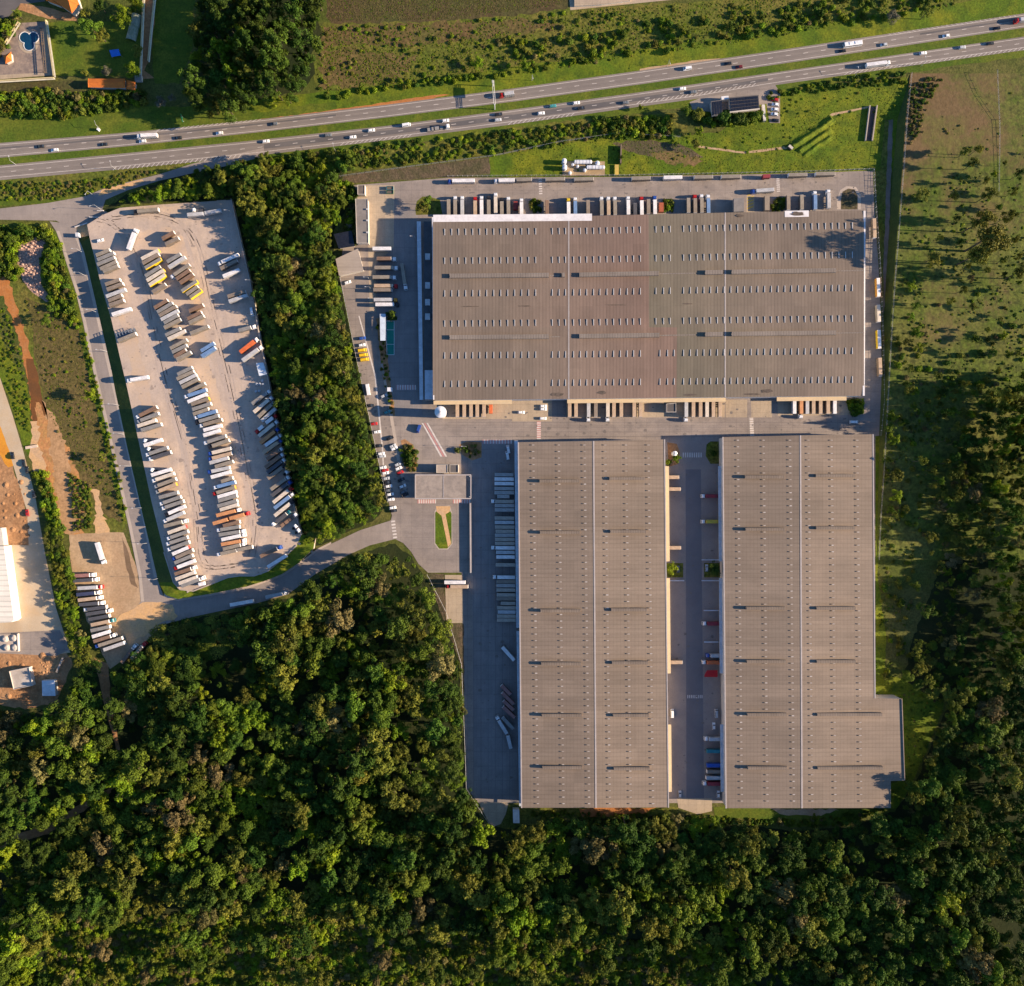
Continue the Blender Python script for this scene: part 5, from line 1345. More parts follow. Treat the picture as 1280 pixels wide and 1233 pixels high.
# ------------------------------------------------------------------ smaller buildings and site furniture
def box_house(name, label, cat, quad, h, wall_m, roof_m, over=.0, parapet=0.0, base=0.0, parts=()):
    """flat-roofed block whose roof corners the picture shows at quad"""
    t = tag(empty(name, (0, 0, 0)), label, cat)
    walls('wall', quad, h, wall_m, t, over, base)
    r = ccw([(p.x, p.y) for p in (P(*c, h) for c in quad)])
    MB().prism(r, h, h + .18).build('roof', roof_m, t)
    if parapet:
        n = len(r); b = MB()
        for i in range(n):
            a, c = Vector(r[i]), Vector(r[(i + 1) % n]); d = (c - a).normalized(); nn = Vector((-d.y, d.x)) * .25; d2 = d * .25
            b.prism([tuple(a + d2 * .0), tuple(c - d2), tuple(c - d2 + nn), tuple(a + nn)], h + .182, h + .18 + parapet)
        b.build('parapet', wall_m, t)
    return t
flat_roof = nmat('flat_roof', (.24, .215, .20), (.20, .18, .165), .2, (.16, .145, .135), .5, .6, .08, 1, .85)
streak_roof = nmat('streaked_roof', (.34, .28, .23), (.26, .215, .18), .12, (.20, .17, .15), .35, .7, .1, .8, .8)
# gatehouse
gh = box_house('gatehouse', 'wide gatehouse with streaked brown roof above the entrance lanes', 'gatehouse', [(519.5, 594), (582.5, 594), (582.5, 623.5), (519.5, 623)], 6.0, M['wall'], streak_roof, 7.0)
for y0, y1 in ((593.2, 594.6), (622.6, 624.2)):
    strip_at(gh, 'roof_frame', (519, (y0 + y1) / 2), (588.8, (y0 + y1) / 2), 5.9, .7, .6, pale_roof)
strip_at(gh, 'roof_frame', (588.6, 594.4), (588.6, 622.8), 5.92, .6, .56, pale_roof); strip_at(gh, 'roof_frame', (519.3, 594.4), (519.3, 622.8), 5.92, .6, .56, pale_roof)
strip_at(gh, 'roof_seam', (554.5, 594.5), (554.5, 622.6), 6.2, .4, .12, pale_roof)
for x in (522, 543, 565, 587):
    for y in (596, 621): p = P(x, y, 0); MB().box(p.x - .25, p.y - .25, .05, p.x + .25, p.y + .25, 5.95).build('column', M['wall'], gh)
box_house('guard_office', 'small flat guard office against the top of the gatehouse', 'office', [(545.5, 581), (560, 581), (560, 591.5), (545.5, 591.5)], 4.0, M['wall'], nmat('buff_roof', (.40, .33, .27), (.35, .29, .24), .3, None, 1, .5, .06, 1, .8), .0, .3)
box_house('guard_office', 'small open-topped block right of the guard office', 'office', [(562, 581), (573, 581), (573, 591), (562, 591)], 3.4, M['wall'], M['dark_asphalt'], 0, .4)
wl = tag(empty('boundary_wall', (0, 0, 0)), 'pale wall running down from the right side of the gatehouse', 'wall')
strip_at(wl, 'wall', (588, 629), (588.5, 716), 0.05, .8, 2.2, M['metal_wall'])
strip_at(wl, 'coping', (588, 629), (588.5, 716), 2.26, 1.0, .15, pale_roof)
# office block in the north-west corner
of = box_house('office_block', 'long narrow grey-roofed office in the top left corner of the compound', 'office', [(444.2, 249), (460, 249), (460.8, 304.5), (446, 304.5)], 5.0, M['wall'], flat_roof, .2, .25)
for yy in (262, 276, 291):
    p = P(459, yy, 5.2); MB().box(p.x - .6, p.y - .5, 5.19, p.x + .6, p.y + .5, 5.9).build('cooling_unit', M['steel'], of)
box_house('utility_hut', 'small square dark-roofed hut above the office block', 'hut', [(447, 231.5), (456.2, 231.5), (456.2, 243.5), (447, 243.5)], 4.0, M['wall'], nmat('dusty_roof', (.16, .13, .11), (.12, .10, .09), .3, None, 1, .5, .1, 1, .9), 0, .25)
box_house('shelter', 'dark panelled shelter roof left of the office block', 'shelter', [(417, 293), (439.5, 288.5), (443.5, 308), (423.5, 311)], 3.5, M['wall'], M['solar'], .6)
tr_ = box_house('shed', 'tan ribbed-roof shed beside the woodland and car park', 'shed', [(419.5, 324), (447.5, 311), (454.5, 338), (423.8, 345)], 4.5, M['wall'], roof_mat('tan_ribbed', (.40, .33, .27), (.36, .30, .25), .9, 1, .8), .3)
p = P(447.5, 311, 4.6)
for lab, q, h, c in (('teal skip beside the top of the yard', [(483, 233), (491.5, 233), (491.5, 237.2), (483, 237.2)], 1.6, (.03, .18, .24)), ('green skip below the teal one at the top of the yard', [(483, 238), (491.5, 238), (491.5, 242), (483, 242)], 1.6, (.05, .14, .09))):
    t = tag(empty('skip', (0, 0, 0)), lab, 'skip'); walls('body', q, h, paint(c, .6, .1), t, 0, .08)
    r = ccw([(v.x, v.y) for v in (P(*c2, h) for c2 in q)]); cx, cy = sum(v[0] for v in r) / 4, sum(v[1] for v in r) / 4
    b = MB(); b.prism([(cx + (x - cx) * .85, cy + (y - cy) * .8) for x, y in r], h - .6, h - .3); b.build('load', paint((.12, .10, .08), .9, .3), t)
    b = MB()
    for i in range(4):
        a, c2 = r[i], r[(i + 1) % 4]; b.tube((*a, h), (*c2, h), .09, n=6)
    b.build('rim', paint(c, .6, .1), t)
bl = tag(empty('canopy', (0, 0, 0)), 'long pale blue canopy left of the green court', 'canopy')
q = [(474.8, 392.5), (482, 392.5), (482, 426), (475.3, 426)]
MB().prism(ccw([(p.x, p.y) for p in (P(*c, 3.4) for c in q)]), 3.2, 3.45).build('roof', paint((.58, .66, .74), .5), bl)
for y in (394, 409, 424):
    for x in (476, 481): p = P(x, y, 0); MB().cyl(p, .1, .05, 3.2, 6).build('post', M['steel'], bl)
cf = tag(empty('court_fence', (0, 0, 0)), 'white posts and rails round the green court', 'fence')
b = MB()
for a, c in (((483, 402), (493, 402)), ((493, 402), (493, 444)), ((493, 444), (484, 444)), ((484, 444), (483, 402)), ((483.5, 413), (493, 413)), ((483.8, 431), (493, 431))):
    pa, pb = P(*a), P(*c); b.tube((pa.x, pa.y, 1.2), (pb.x, pb.y, 1.2), .12)
b.build('rail', paint((.75, .78, .78)), cf)
b = MB()
for x, y in ((483, 402), (493, 402), (483.4, 423), (493, 423), (484, 444), (493, 444)): p = P(x, y); b.cyl(p, .09, .05, 1.3, 6)
b.build('post', M['steel'], cf)
box_house('kiosk', 'white cube kiosk on the planting strip right of the car park', 'kiosk', [(484, 484.5), (490, 484.5), (490, 489.5), (484, 489.5)], 3.0, paint((.74, .74, .74), .5), paint((.78, .78, .80), .5))
# water tank
p = P(550.5, 515, 15.0); wt = tag(empty('water_tank', (p.x, p.y, .06)), 'tall round water tank with white conical top at the corner of the long warehouse', 'water tank')
MB().cyl((0, 0), 2.7, 0, 13.6, 28).build('shaft', M['wall'], wt); MB().cyl((0, 0), 3.6, 13.6, 14.0, 28).cyl((0, 0), 3.6, 14.0, 15.3, 28, r2=.5).build('cap', paint((.76, .74, .72), .5), wt)
MB().cyl((0, 0), .5, 15.29, 15.7, 10).build('hatch', M['steel'], wt)
p = P(844, 567, 6.0); wt = tag(empty('water_tank', (p.x, p.y, .08)), 'small white tank beside the bright bush between the southern warehouses', 'water tank')
b = MB(); b.cyl((0, 0), 1.5, 0, 5.6, 20).cyl((0, 0), 1.5, 5.6, 6.2, 20, r2=.4); b.build('drum', paint((.76, .78, .80), .5), wt); MB().cyl((0, 0), .35, 6.19, 6.5, 10).build('hatch', M['steel'], wt)
# dock-side sheds on the north side
for lab, q, h, c in (('grey dock canopy on the north side of the long warehouse', [(917.2, 248.3), (930, 247.5), (930, 264.5), (917.2, 265)], 5.0, (.22, .20, .185)),
                     ('tan storage shed beside the yellow striped bay', [(956, 245), (962, 245), (962, 263), (956, 263)], 3.2, (.30, .24, .18)),
                     ('red container beside the planted bed on the north dock', [(824, 253.5), (829.5, 253.5), (829.5, 265), (824, 265)], 2.7, (.36, .09, .04)),
                     ('red container at the left of the north dock row', [(642, 252), (647, 252), (647, 262), (642, 262)], 2.7, (.28, .04, .03))):
    box_house('container' if 'container' in lab else 'dock_shed', lab, 'container' if 'container' in lab else 'shed', q, h, paint(c, .7), paint(c, .7, .12))
box_house('dock_shed', 'small dark frame shed on the south dock beside the fork-lift bay', 'shed', [(833, 505), (845, 504), (845, 515.5), (833, 515.5)], 4.0, M['wall'], M['dark_asphalt'], 0, .4)
rc = tag(empty('tarpaulin_canopy', (0, 0, 0)), 'bright red canopy in the alley between the southern warehouses', 'canopy')
q = [(880.5, 844), (884, 838), (897, 838), (897, 846.5), (880.5, 846.5)]
MB().prism(ccw([(p.x, p.y) for p in (P(*c, 3.6) for c in q)]), 3.5, 3.65).build('sheet', paint((.55, .015, .02), .8), rc)
for x, y in ((882, 845.5), (896, 845.5), (896, 839), (885, 839)): p = P(x, y); MB().cyl(p, .1, .06, 3.5, 6).build('post', M['steel'], rc)
for lab, a, c in (('upper low wall across the right side docks', (879.5, 763.3), (898, 763.3)), ('lower low wall across the right side docks', (880, 802.7), (898, 802.7)), ('low wall above the right planter in the alley', (877, 700), (901, 700)),
                  ('low wall below the right planter in the alley', (877, 726), (901, 726)), ('low wall below the left planter in the alley', (834, 726), (855, 726))):
    t = tag(empty('dock_wall', (0, 0, 0)), lab, 'wall'); strip_at(t, 'wall', a, c, .06, .5, 1.3, M['wall']); strip_at(t, 'coping', a, c, 1.362, .7, .12, paint((.6, .6, .62)))
# shed at the bottom end, extension bright wall etc.
box_house('shed', 'small white-roofed shed below the corner of the left southern warehouse', 'shed', [(641, 1012), (649, 1012), (649.5, 1029), (641.5, 1029)], 3.5, M['wall'], paint((.66, .62, .58), .6))
box_house('site_cabin', 'white cabin with shaded roof beside the east wall of the truck yard', 'cabin', [(320, 454.2), (329, 453.3), (333.5, 468), (324, 470)], YH + 3.2, paint((.72, .74, .76), .5), paint((.66, .70, .74), .5), 0, .0, YH)
# drums
for k, (x, y) in enumerate(((321.2, 480.2), (325, 480.2), (329, 480.2), (320, 489.5), (324, 489), (328, 476))):
    p = P(x, y, YH + 1); t = empty('drum', (p.x, p.y, YH)); tag(t, 'pale drum standing with others beneath the white cabin in the truck yard', 'drum', 'drums beside the cabin')
    MB().cyl((0, 0), .75, 0, 1.6, 12).build('body', paint((.5, .52, .55)), t); MB().cyl((0, 0), .45, 1.6, 1.7, 10).build('lid', M['steel'], t)
# truck yard gate cabin and plots
box_house('gate_cabin', 'small white-walled gate cabin at the truck yard entrance', 'cabin', [(94, 291), (98, 291), (98.5, 296), (94.5, 296)], 3.0, paint((.7, .7, .7)), paint((.62, .62, .62)))
zone('entry_slab', [(95, 284), (112, 279), (121, 289), (118, 294), (100, 297)], M['dirt'], 13, ragged=.4)
gt = tag(empty('entry_barrier', (0, 0, 0)), 'long low barrier and kerb at the mouth of the truck yard', 'barrier')
for a, c in (((94, 284.5), (110, 279.5)), ((112, 272), (131, 272.5)), ((122, 264), (130, 264))):
    strip_at(gt, 'rail', a, c, .07, .5, 1.0, paint((.62, .58, .54)))
# fence and wall of the truck yard
ew = tag(empty('yard_wall', (0, 0, 0)), 'pale wall along the woodland side of the truck yard', 'wall')
for a, c in zip(YARD[5:13], YARD[6:13]): strip_at(ew, 'panel', a, c, YH, .5, 2.0, M['kerb'])
for i, (a, c) in enumerate(zip(YARD[5:13], YARD[6:13])): p = P(*c, YH); MB().box(p.x - .35, p.y - .35, YH, p.x + .35, p.y + .35, YH + 2.3).build('pier', M['kerb'], ew)
kt = tag(empty('yard_kerb', (0, 0, 0)), 'low pale kerb round the rounded lower corner of the truck yard', 'kerb')
for a, c in zip(YARD[13:24], YARD[14:24]): strip_at(kt, 'kerb', a, c, YH, .7, .45, M['kerb'])
for a, c in ((373, 679), (393, 692)), ((326, 717), (331, 727)), ((235, 739), (236, 748)):
    t = tag(empty('drain_steps', (0, 0, 0)), 'pale concrete drain crossing the bank near x' if 0 else {373: 'concrete drain crossing the bank at the right corner of the truck yard', 326: 'concrete drain crossing the middle of the lower bank', 235: 'concrete drain crossing the bank at the lower left corner'}[a[0]], 'drain')
    pa, pb = P(*a, YH), P(*c, .1); b = MB(); d = (pb - pa); d.z = 0; nn = Vector((-d.y, d.x, 0)).normalized() * .7
    for k in range(8):
        q0 = pa.lerp(pb, k / 8); q1 = pa.lerp(pb, (k + 1) / 8); b.prism(ccw([(v.x, v.y) for v in (q0 - nn, q1 - nn, q1 + nn, q0 + nn)]), q1.z - .2, q0.z + .12)
    b.build('steps', M['kerb'], t)
# street lamps along the road west of the yard and round the yard
def lamp(p, ang, h=9.0, base=0.0, label='', group='street lamps beside the truck yard road'):
    q = P(*p, base); t = empty('street_lamp', (q.x, q.y, base + .05), R_(ang)); tag(t, label, 'street lamp', group)
    MB().tube((0, 0, 0), (0, 0, h), .13, .07, 8).build('pole', M['steel'], t); a = MB().tube((0, 0, h - .1), (2.2, 0, h + .25), .06, .05, 6).build('arm', M['steel'], t)
    MB().box(2.0, -.18, h + .15, 2.9, .18, h + .32).build('lamp_head', paint((.6, .6, .6)), t)
for k, (x, y) in enumerate(((104, 316), (107, 345), (122, 391), (134, 440), (149, 507), (155, 543), (163, 583), (178, 635), (185, 679), (199, 723))):
    lamp((x, y), 180, label='grey street lamp, %s from the top on the right side of the truck yard road' % nth(k + 1))
for k, (x, y) in enumerate(((291, 268), (317, 354), (342, 500), (372, 640))):
    lamp((x, y), 180, 8, YH, label='grey lamp post, %s from the top on the woodland wall of the truck yard' % nth(k + 1))
lamp((126, 262), 200, label='grey lamp post at the mouth of the truck yard'); lamp((118, 245), 240, label='grey lamp post at the road fork above the truck yard')
lamp((583, 559), 180, 8, label='grey lamp post above the round flower bed right of the gatehouse'); lamp((520, 300), 180, 8, label='grey lamp post beside the covered walkway')
for k, (x, y) in enumerate(((462, 350), (464, 362), (468, 376))): lamp((x, y), 180, 7, label='short lamp post, %s from the top, along the tan west bay' % nth(k + 1))
# road sign gantry over the upper carriageway
g1, g2 = P(616.5, 108), P(618.5, 137); gn = tag(empty('sign_gantry', (0, 0, 0)), 'white sign gantry spanning the upper carriageway', 'gantry')
for v, nm in ((g1, 'post'), (g2, 'post')): MB().cyl((v.x, v.y), .28, 0, 7.6, 10).build('post', paint((.62, .62, .62)), gn)
b = MB()
for dx in (-.5, .5): b.tube((g1.x + dx, g1.y, 7.2), (g2.x + dx, g2.y, 7.2), .12); b.tube((g1.x + dx, g1.y, 8.0), (g2.x + dx, g2.y, 8.0), .12)
for k in range(10):
    a0 = g1.lerp(g2, k / 9); b.tube((a0.x - .5, a0.y, 7.2), (a0.x + .5, a0.y, 8.0), .07)
b.build('truss', paint((.66, .64, .62)), gn)
v = g1.lerp(g2, .35); MB().box(v.x - .62, v.y - 3.2, 5.9, v.x - .72, v.y + 3.2, 8.4).build('sign_panel', paint((.02, .14, .06), .5), gn)
v = P(229.5, 150); sg = tag(empty('road_sign', (v.x, v.y, 0), R_(100)), 'green road sign on two posts on the verge above the highway', 'road sign')
for s in (-1.4, 1.4): MB().cyl((s, 0), .09, .03, 3.4, 6).build('post', M['steel'], sg)
MB().box(-2.4, .1, 1.6, 2.4, .2, 3.8).build('panel', paint((.02, .28, .12), .5), sg)
v = P(124, 163); sg = tag(empty('speed_camera', (v.x, v.y, 0), R_(60)), 'small white roadside cabinet with a bent pole on the verge', 'cabinet')
MB().box(-.7, -.6, .03, .7, .6, 2.0).build('cabinet', paint((.74, .74, .76)), sg); MB().tube((1, 0, .03), (1.2, .2, 5.5), .1).tube((1.2, .2, 5.5), (3, 2, 6), .08).build('pole', M['steel'], sg)
for x, y, lab in ((665, 101, 'white lamp post on the verge above the upper carriageway'), (834, 83, 'short post beside the dirt lay-by on the upper carriageway')):
    lamp((x, y), 280, 8, label=lab, group='highway lamp posts')
for k, (x, y) in enumerate(((20, 206), (145, 212), (420, 190), (1068, 96), (1151, 83))): lamp((x, y), 100, 7, label='lamp post, %s from the left along the lower edge of the highway' % nth(k + 1), group='highway lamp posts')
# fences
def fence(name, label, line, h=1.8, base=0.0, step=5.0, m=None, cat='fence'):
    t = tag(empty(name, (0, 0, 0)), label, cat); m = m or M['wood']
    pts = [P(x, y, base if base is not None else field_h(x, y)) for x, y in line]; r, pst = MB(), MB()
    for a, c in zip(pts, pts[1:]):
        n = max(1, int((c - a).length / step))
        for k in range(n):
            q = a.lerp(c, k / n); pst.box(q.x - .12, q.y - .12, q.z, q.x + .12, q.y + .12, q.z + h)
        for z in (h * .35, h * .95): r.tube(a + Vector((0, 0, z)), c + Vector((0, 0, z)), .05, n=4)
    r.build('rail', M['steel'], t); o = pst.build('post', m, t); o['kind'] = 'stuff'
fence('field_fence', 'post and wire fence along the crest of the pasture right of the compound', [(x + 1, y) for x, y, _ in CREST], 1.8, None)
fence('boundary_fence', 'fence between the highway scrub and the dry grass strip', [(425, 221), (520, 208), (620, 195), (700, 178), (770, 168), (850, 172)], 2.0)
fence('boundary_fence', 'concrete post fence along the top of the long warehouse yard', [(560, 221), (780, 220), (1000, 215.5), (1091, 212)], 2.2, 0, 3.0, paint((.62, .58, .54)))
fence('boundary_fence', 'concrete post fence down the right edge of the compound', [(1091.5, 213), (1094, 260), (1099, 330), (1103, 420), (1104, 500), (1100, 545)], 2.2, 0, 3.0, paint((.62, .58, .54)))
fence('boundary_fence', 'fence between the woodland and the lower left yard', [(534, 718), (558, 765), (577, 830), (580, 900), (583, 985), (612, 1030)], 2.0)
fence('boundary_fence', 'fence between the woodland and the car park strip', [(425, 345), (432, 380), (442, 430), (453, 481), (461, 518), (473, 575), (485, 628)], 1.8)
fence('pasture_fence', 'thin wire fence crossing the upper part of the pasture', [(1246, 88), (1249, 160), (1248, 240)], 1.3, 4.8)
# concrete chute in the hollow
ch = tag(empty('drainage_chute', (0, 0, 0)), 'dark concrete drainage chute with pale sides in the grassy hollow', 'drain')
zone('chute_floor', [(1088, 134), (1094, 134), (1088.5, 176), (1082.5, 176)], nmat('dark_concrete', (.05, .05, .055), (.07, .07, .07), .3, None, 1, .5, .1, 1, .6), 9).parent = ch  # dark floor tone between the pale side walls
strip_at(ch, 'side_wall', (1086.5, 133), (1081, 177), 0.03, .6, 1.5, M['kerb']); strip_at(ch, 'side_wall', (1095.5, 133), (1089.5, 177), .03, .6, 1.5, M['kerb'])
hw = tag(empty('culvert_head', (0, 0, 0)), 'small dark culvert head at the end of the hollow footpath', 'drain'); strip_at(hw, 'wall', (985.5, 183), (990, 187), .03, 1.6, 1.4, M['wall']); strip_at(hw, 'opening', (984.5, 184.5), (988.5, 188), .03, 1.2, 1.3, M['dark'])
# tank farm
zone('tank_yard', [(703, 202), (756, 202), (756, 220), (703, 220)], nmat('tank_gravel', (.36, .26, .15), (.30, .22, .13), .2, None, 1, .5, .1, 1, .9), 9)
for lab, x0, x1, y in (('upper of the two white gas tanks lying in the tank yard', 718.5, 739, 202.6), ('lower of the two white gas tanks lying in the tank yard', 734, 755, 209.2)):
    a, c = P(x0, y, 2), P(x1, y, 2); t = tag(empty('gas_tank', (0, 0, 0)), lab, 'gas tank', 'gas tanks in the tank yard')
    b = MB(); b.tube((a.x, a.y, 1.9), (c.x, c.y, 1.9), 1.25, n=18)
    for s, e in ((a, -1), (c, 1)): b.tube((s.x, s.y, 1.9), (s.x + e * .5, s.y, 1.9), 1.24, .5, n=18)
    b.build('shell', paint((.72, .72, .74), .4), t); b = MB()
    for k in range(5): x = lerp(a.x, c.x, .1 + k * .2); b.tube((x - .12, a.y, 1.9), (x + .12, a.y, 1.9), 1.3, n=18)
    b.build('band', M['steel'], t)
    for k in (.2, .8): x = lerp(a.x, c.x, k); MB().box(x - .3, a.y - 1, .06, x + .3, a.y + 1, 1.0).build('saddle', M['wall'], t)
for k, (x, y, r, h, lab) in enumerate(((705.5, 201, 1.5, 4, 'tall white upright tank at the top left of the tank yard'), (706, 208.5, 1.5, 4, 'second white upright tank on the left side of the tank yard'), (716, 205.5, .9, 1.8, 'small round vessel left of the gas tanks'), (722, 208, .9, 1.6, 'small round vessel between the gas tanks'),
                               (747, 204, 1.4, 2.2, 'short white vessel right of the upper gas tank'), (731, 212.5, 1.0, 2, 'short vessel left of the lower gas tank'), (712.5, 216, 1.0, 1.8, 'dark-capped vessel at the bottom left of the tank yard'))):
    p = P(x, y, h); t = tag(empty('vessel', (p.x, p.y, .06)), lab, 'tank'); b = MB().cyl((0, 0), r, 0, h, 16).cyl((0, 0), r, h, h + .4, 16, r2=.3); b.build('shell', paint((.66, .66, .68), .5), t); MB().tube((r, 0, .5), (r + 1.2, .4, .5), .12).build('pipe', M['steel'], t)
tw = tag(empty('valve_frame', (0, 0, 0)), 'narrow yellow access frame right of the tank yard', 'frame'); strip_at(tw, 'deck', (771, 206), (771, 219), 1.0, 2.4, .15, M['yellow_line']); strip_at(tw, 'post_row', (776, 183), (775.5, 206), .03, .8, 2.6, M['wood'])
# solar-roofed building by the highway
sb_ = box_house('service_building', 'right wing with solar panels beside the lower carriageway', 'building', [(911.5, 122), (948, 119), (949.5, 136), (913, 140.5)], 5.0, M['wall'], M['dark_asphalt'], .2)
b = MB()
for i in range(9):
    for j in range(4):
        u0, u1 = .04 + i * .105, .04 + i * .105 + .098; v0, v1 = .06 + j * .23, .06 + j * .23 + .21
        def q(u, v): return (lerp(lerp(911.5, 948, u), lerp(913, 949.5, u), v), lerp(lerp(122, 119, u), lerp(140.5, 136, u), v))
        ps = [P(*q(u, v), 5.4) for u, v in ((u0, v0), (u0, v1), (u1, v1), (u1, v0))]; b.face([(p.x, p.y, 5.4) for p in ps])
b.build('solar_panel', M['solar'], sb_)
strip_at(sb_, 'white_parapet', (912, 140.8), (949.5, 136.6), 5.19, .7, .5, M['wall'])
sc_ = box_house('service_building', 'left wing with dark slatted roof beside the lower carriageway', 'building', [(888.5, 127), (901, 125.5), (903.5, 143), (890, 145)], 4.5, M['wall'], M['dark_asphalt'], .2)
b = MB()
for i in range(4):
    ps = [P(890 + i * 3.2, 127.6 - i * .4, 4.8), P(891 + i * 3.2, 143.5 - i * .3, 4.8), P(893.2 + i * 3.2, 143.2 - i * .3, 4.8), P(892.4 + i * 3.2, 127.3 - i * .4, 4.8)]; b.face([(p.x, p.y, 4.8) for p in ps])
b.build('solar_panel', M['solar'], sc_)
box_house('link_block', 'small white block between the two wings of the solar building', 'building', [(901.5, 121), (910.5, 120), (911, 124), (902, 125)], 4.0, M['wall'], paint((.72, .70, .68), .5))
box_house('side_hut', 'narrow white hut at the right end of the solar building', 'hut', [(952.5, 131), (956, 131), (957.5, 151), (954, 151)], 2.6, M['wall'], paint((.60, .56, .50), .6))
t = box_house('slab_building', 'pale flat slab building at the top edge of the photo', 'building', [(718, -30), (792, -30), (788, 1), (752, 6), (718, 8)], 1.2, M['wall'], M['bay_concrete'])
# --- house and pool at the top left
def gable_house(name, label, cat, quad, h, rise, base=0.0, hip=.2):
    """tiled hipped roof; quad: corners in order along the long side first"""
    t = tag(empty(name, (0, 0, 0)), label, cat); walls('wall', quad, h, M['wall'], t, .5, base)
    a, b_, c, d = [P(*q, h) for q in quad]; m0 = (a + d) / 2; m1 = (b_ + c) / 2; r0 = m0.lerp(m1, hip) + Vector((0, 0, rise)); r1 = m1.lerp(m0, hip) + Vector((0, 0, rise))
    f = MB(); fs = [[a, b_, r1, r0], [c, d, r0, r1], [b_, c, r1], [d, a, r0]]
    for q in fs:
        nrm = (q[1] - q[0]).cross(q[2] - q[0]); f.face(q if nrm.z > 0 else q[::-1])
    f.build('roof', M['tile'], t)
    e = MB(); e.tube(r0, r1, .18, n=6)
    for u, v in ((a, r0), (d, r0), (b_, r1), (c, r1)): e.tube(u, v, .14, n=6)
    e.build('ridge_tiles', M['tile'], t); return t
gable_house('villa', 'large orange tile-roofed villa at the top left edge', 'house', [(46, -14), (90, 17), (99, 6), (88, -30)], 5.5, 3.0)
gable_house('villa_wing', 'lower orange tiled wing behind the villa', 'house', [(34, -22), (58, 1), (76, 8), (60, -22)], 4.0, 1.6)
gable_house('stable_block', 'long orange tile-roofed stable below the lawn', 'stable', [(110.5, 98.5), (156.5, 98.5), (156.5, 110.5), (110.5, 109.5)], 3.5, 1.4, 0, .02)
gable_house('tack_room', 'small orange tiled block at the right end of the stable', 'stable', [(158, 100), (169.5, 103), (169, 113), (158, 111.5)], 3.0, 1.2, 0, .3)
gable_house('pool_kiosk', 'small orange pyramid roof at the left side of the pool terrace', 'kiosk', [(4, 70), (14, 65), (15, 76), (7, 80)], 2.8, 1.6, 0, .48)
zone('pool_terrace', [(25, 29), (60, 27), (66, 95), (0, 98), (-10, 98), (-10, 70), (2, 62)], nmat('stained_paving', (.26, .20, .16), (.17, .135, .12), .12, (.36, .27, .20), .3, .7, .15, 1, .9), 9)
zone('paving', [(53, 38), (60, 30), (67, 94), (0, 99.5), (0, 94), (57, 91)], M['bay_concrete'], 10)
rp = [(36 + 13 * math.cos(a * .3491), 52 + 15 * math.sin(a * .3491)) for a in range(18)]
zone('pool_surround', rp, M['bay_concrete'], 11)
pts = []
lobes = [(31.2, 47.2), (41.8, 47.2), (36.6, 56.8)]
def poolring(rad):
    out = []
    for k in range(72):
        a = k * 2 * math.pi / 72; best = 0
        for lx, ly in lobes:      # farthest hit on the union of three circles seen from the middle
            dx, dy = math.cos(a), math.sin(a); ox, oy = 36.5 - lx, 50.3 - ly; bq = ox * dx + oy * dy; disc = bq * bq - (ox * ox + oy * oy - rad * rad)
            if disc > 0: best = max(best, -bq + math.sqrt(disc))
        out.append((36.5 + best * math.cos(a), 50.3 + best * math.sin(a)))
    return out
pool = tag(empty('swimming_pool', (0, 0, 0)), 'deep blue clover-shaped swimming pool on a stone terrace', 'swimming pool')
o = zone('water', poolring(6.4), M['water'], 13); o.parent = pool; del o['kind']
b = MB(); ra, rb = poolring(6.4), poolring(7.2)
for k in range(72):
    j = (k + 1) % 72; q = [P(*ra[k]), P(*ra[j]), P(*rb[j]), P(*rb[k])]
    b.face([(p.x, p.y, .30) for p in q]); b.face([(q[0].x, q[0].y, .07), (q[0].x, q[0].y, .30), (q[1].x, q[1].y, .30), (q[1].x, q[1].y, .07)])
    b.face([(q[2].x, q[2].y, .06), (q[2].x, q[2].y, .30), (q[3].x, q[3].y, .30), (q[3].x, q[3].y, .06)])
b.build('coping', paint((.72, .70, .66), .7), pool)
cream = nmat('cream_wall', (.62, .50, .26), (.54, .43, .24), .2, None, 1, .5, .08, 1, .8)
for lab, ln in (('cream wall along the right side of the pool terrace', [(59, 27), (69, 97)]), ('cream wall along the upper left of the pool terrace', [(25, 29), (8, 56)]), ('pale wall along the foot of the pool terrace', [(69, 99), (-20, 104)]),
                ('yellow wall along the left of the stable lane', [(181.5, -20), (178, 60), (176.5, 100)]), ('ochre wall along the right of the stable lane', [(196.5, -20), (190, 40), (186.5, 78)])):
    t = tag(empty('garden_wall', (0, 0, 0)), lab, 'wall')
    for a, c in zip(ln, ln[1:]): strip_at(t, 'wall', a, c, .03, .6, 2.2, cream); strip_at(t, 'coping', a, c, 2.232, .8, .12, paint((.66, .58, .40), .8))
pg = tag(empty('pergola', (0, 0, 0)), 'dark slatted pergola along the right side of the pool terrace', 'pergola')
for x in (51, 53.5): strip_at(pg, 'beam', (x, 36), (x + 4.5, 92), 2.4, .25, .25, M['wood'])
for k in range(18): y = 37 + k * 3.2; strip_at(pg, 'slat', (50.4 + k * .26, y), (54.6 + k * .26, y), 2.66, .3, .12, M['wood'])
for k in (0, 6, 12, 17):
    for dx in (0, 2.5): p = P(51 + dx + k * .26, 37 + k * 3.2); MB().box(p.x - .12, p.y - .12, .06, p.x + .12, p.y + .12, 2.4).build('post', M['wood'], pg)
tp = tag(empty('tarpaulin', (0, 0, 0)), 'bright blue tarpaulin shelter on the lawn above the stable', 'tarpaulin')
q = [P(136.5, 63, 2.2), P(148, 61.5, 2.6), P(151, 69.5, 2.3), P(139.5, 71.5, 2.0)]; cq = sum(q, Vector()) / 4 + Vector((0, 0, .5))
b = MB()
for i in range(4): b.face([q[(i + 1) % 4], q[i], cq][::-1])
b.build('sheet', paint((.015, .16, .60), .6), tp)
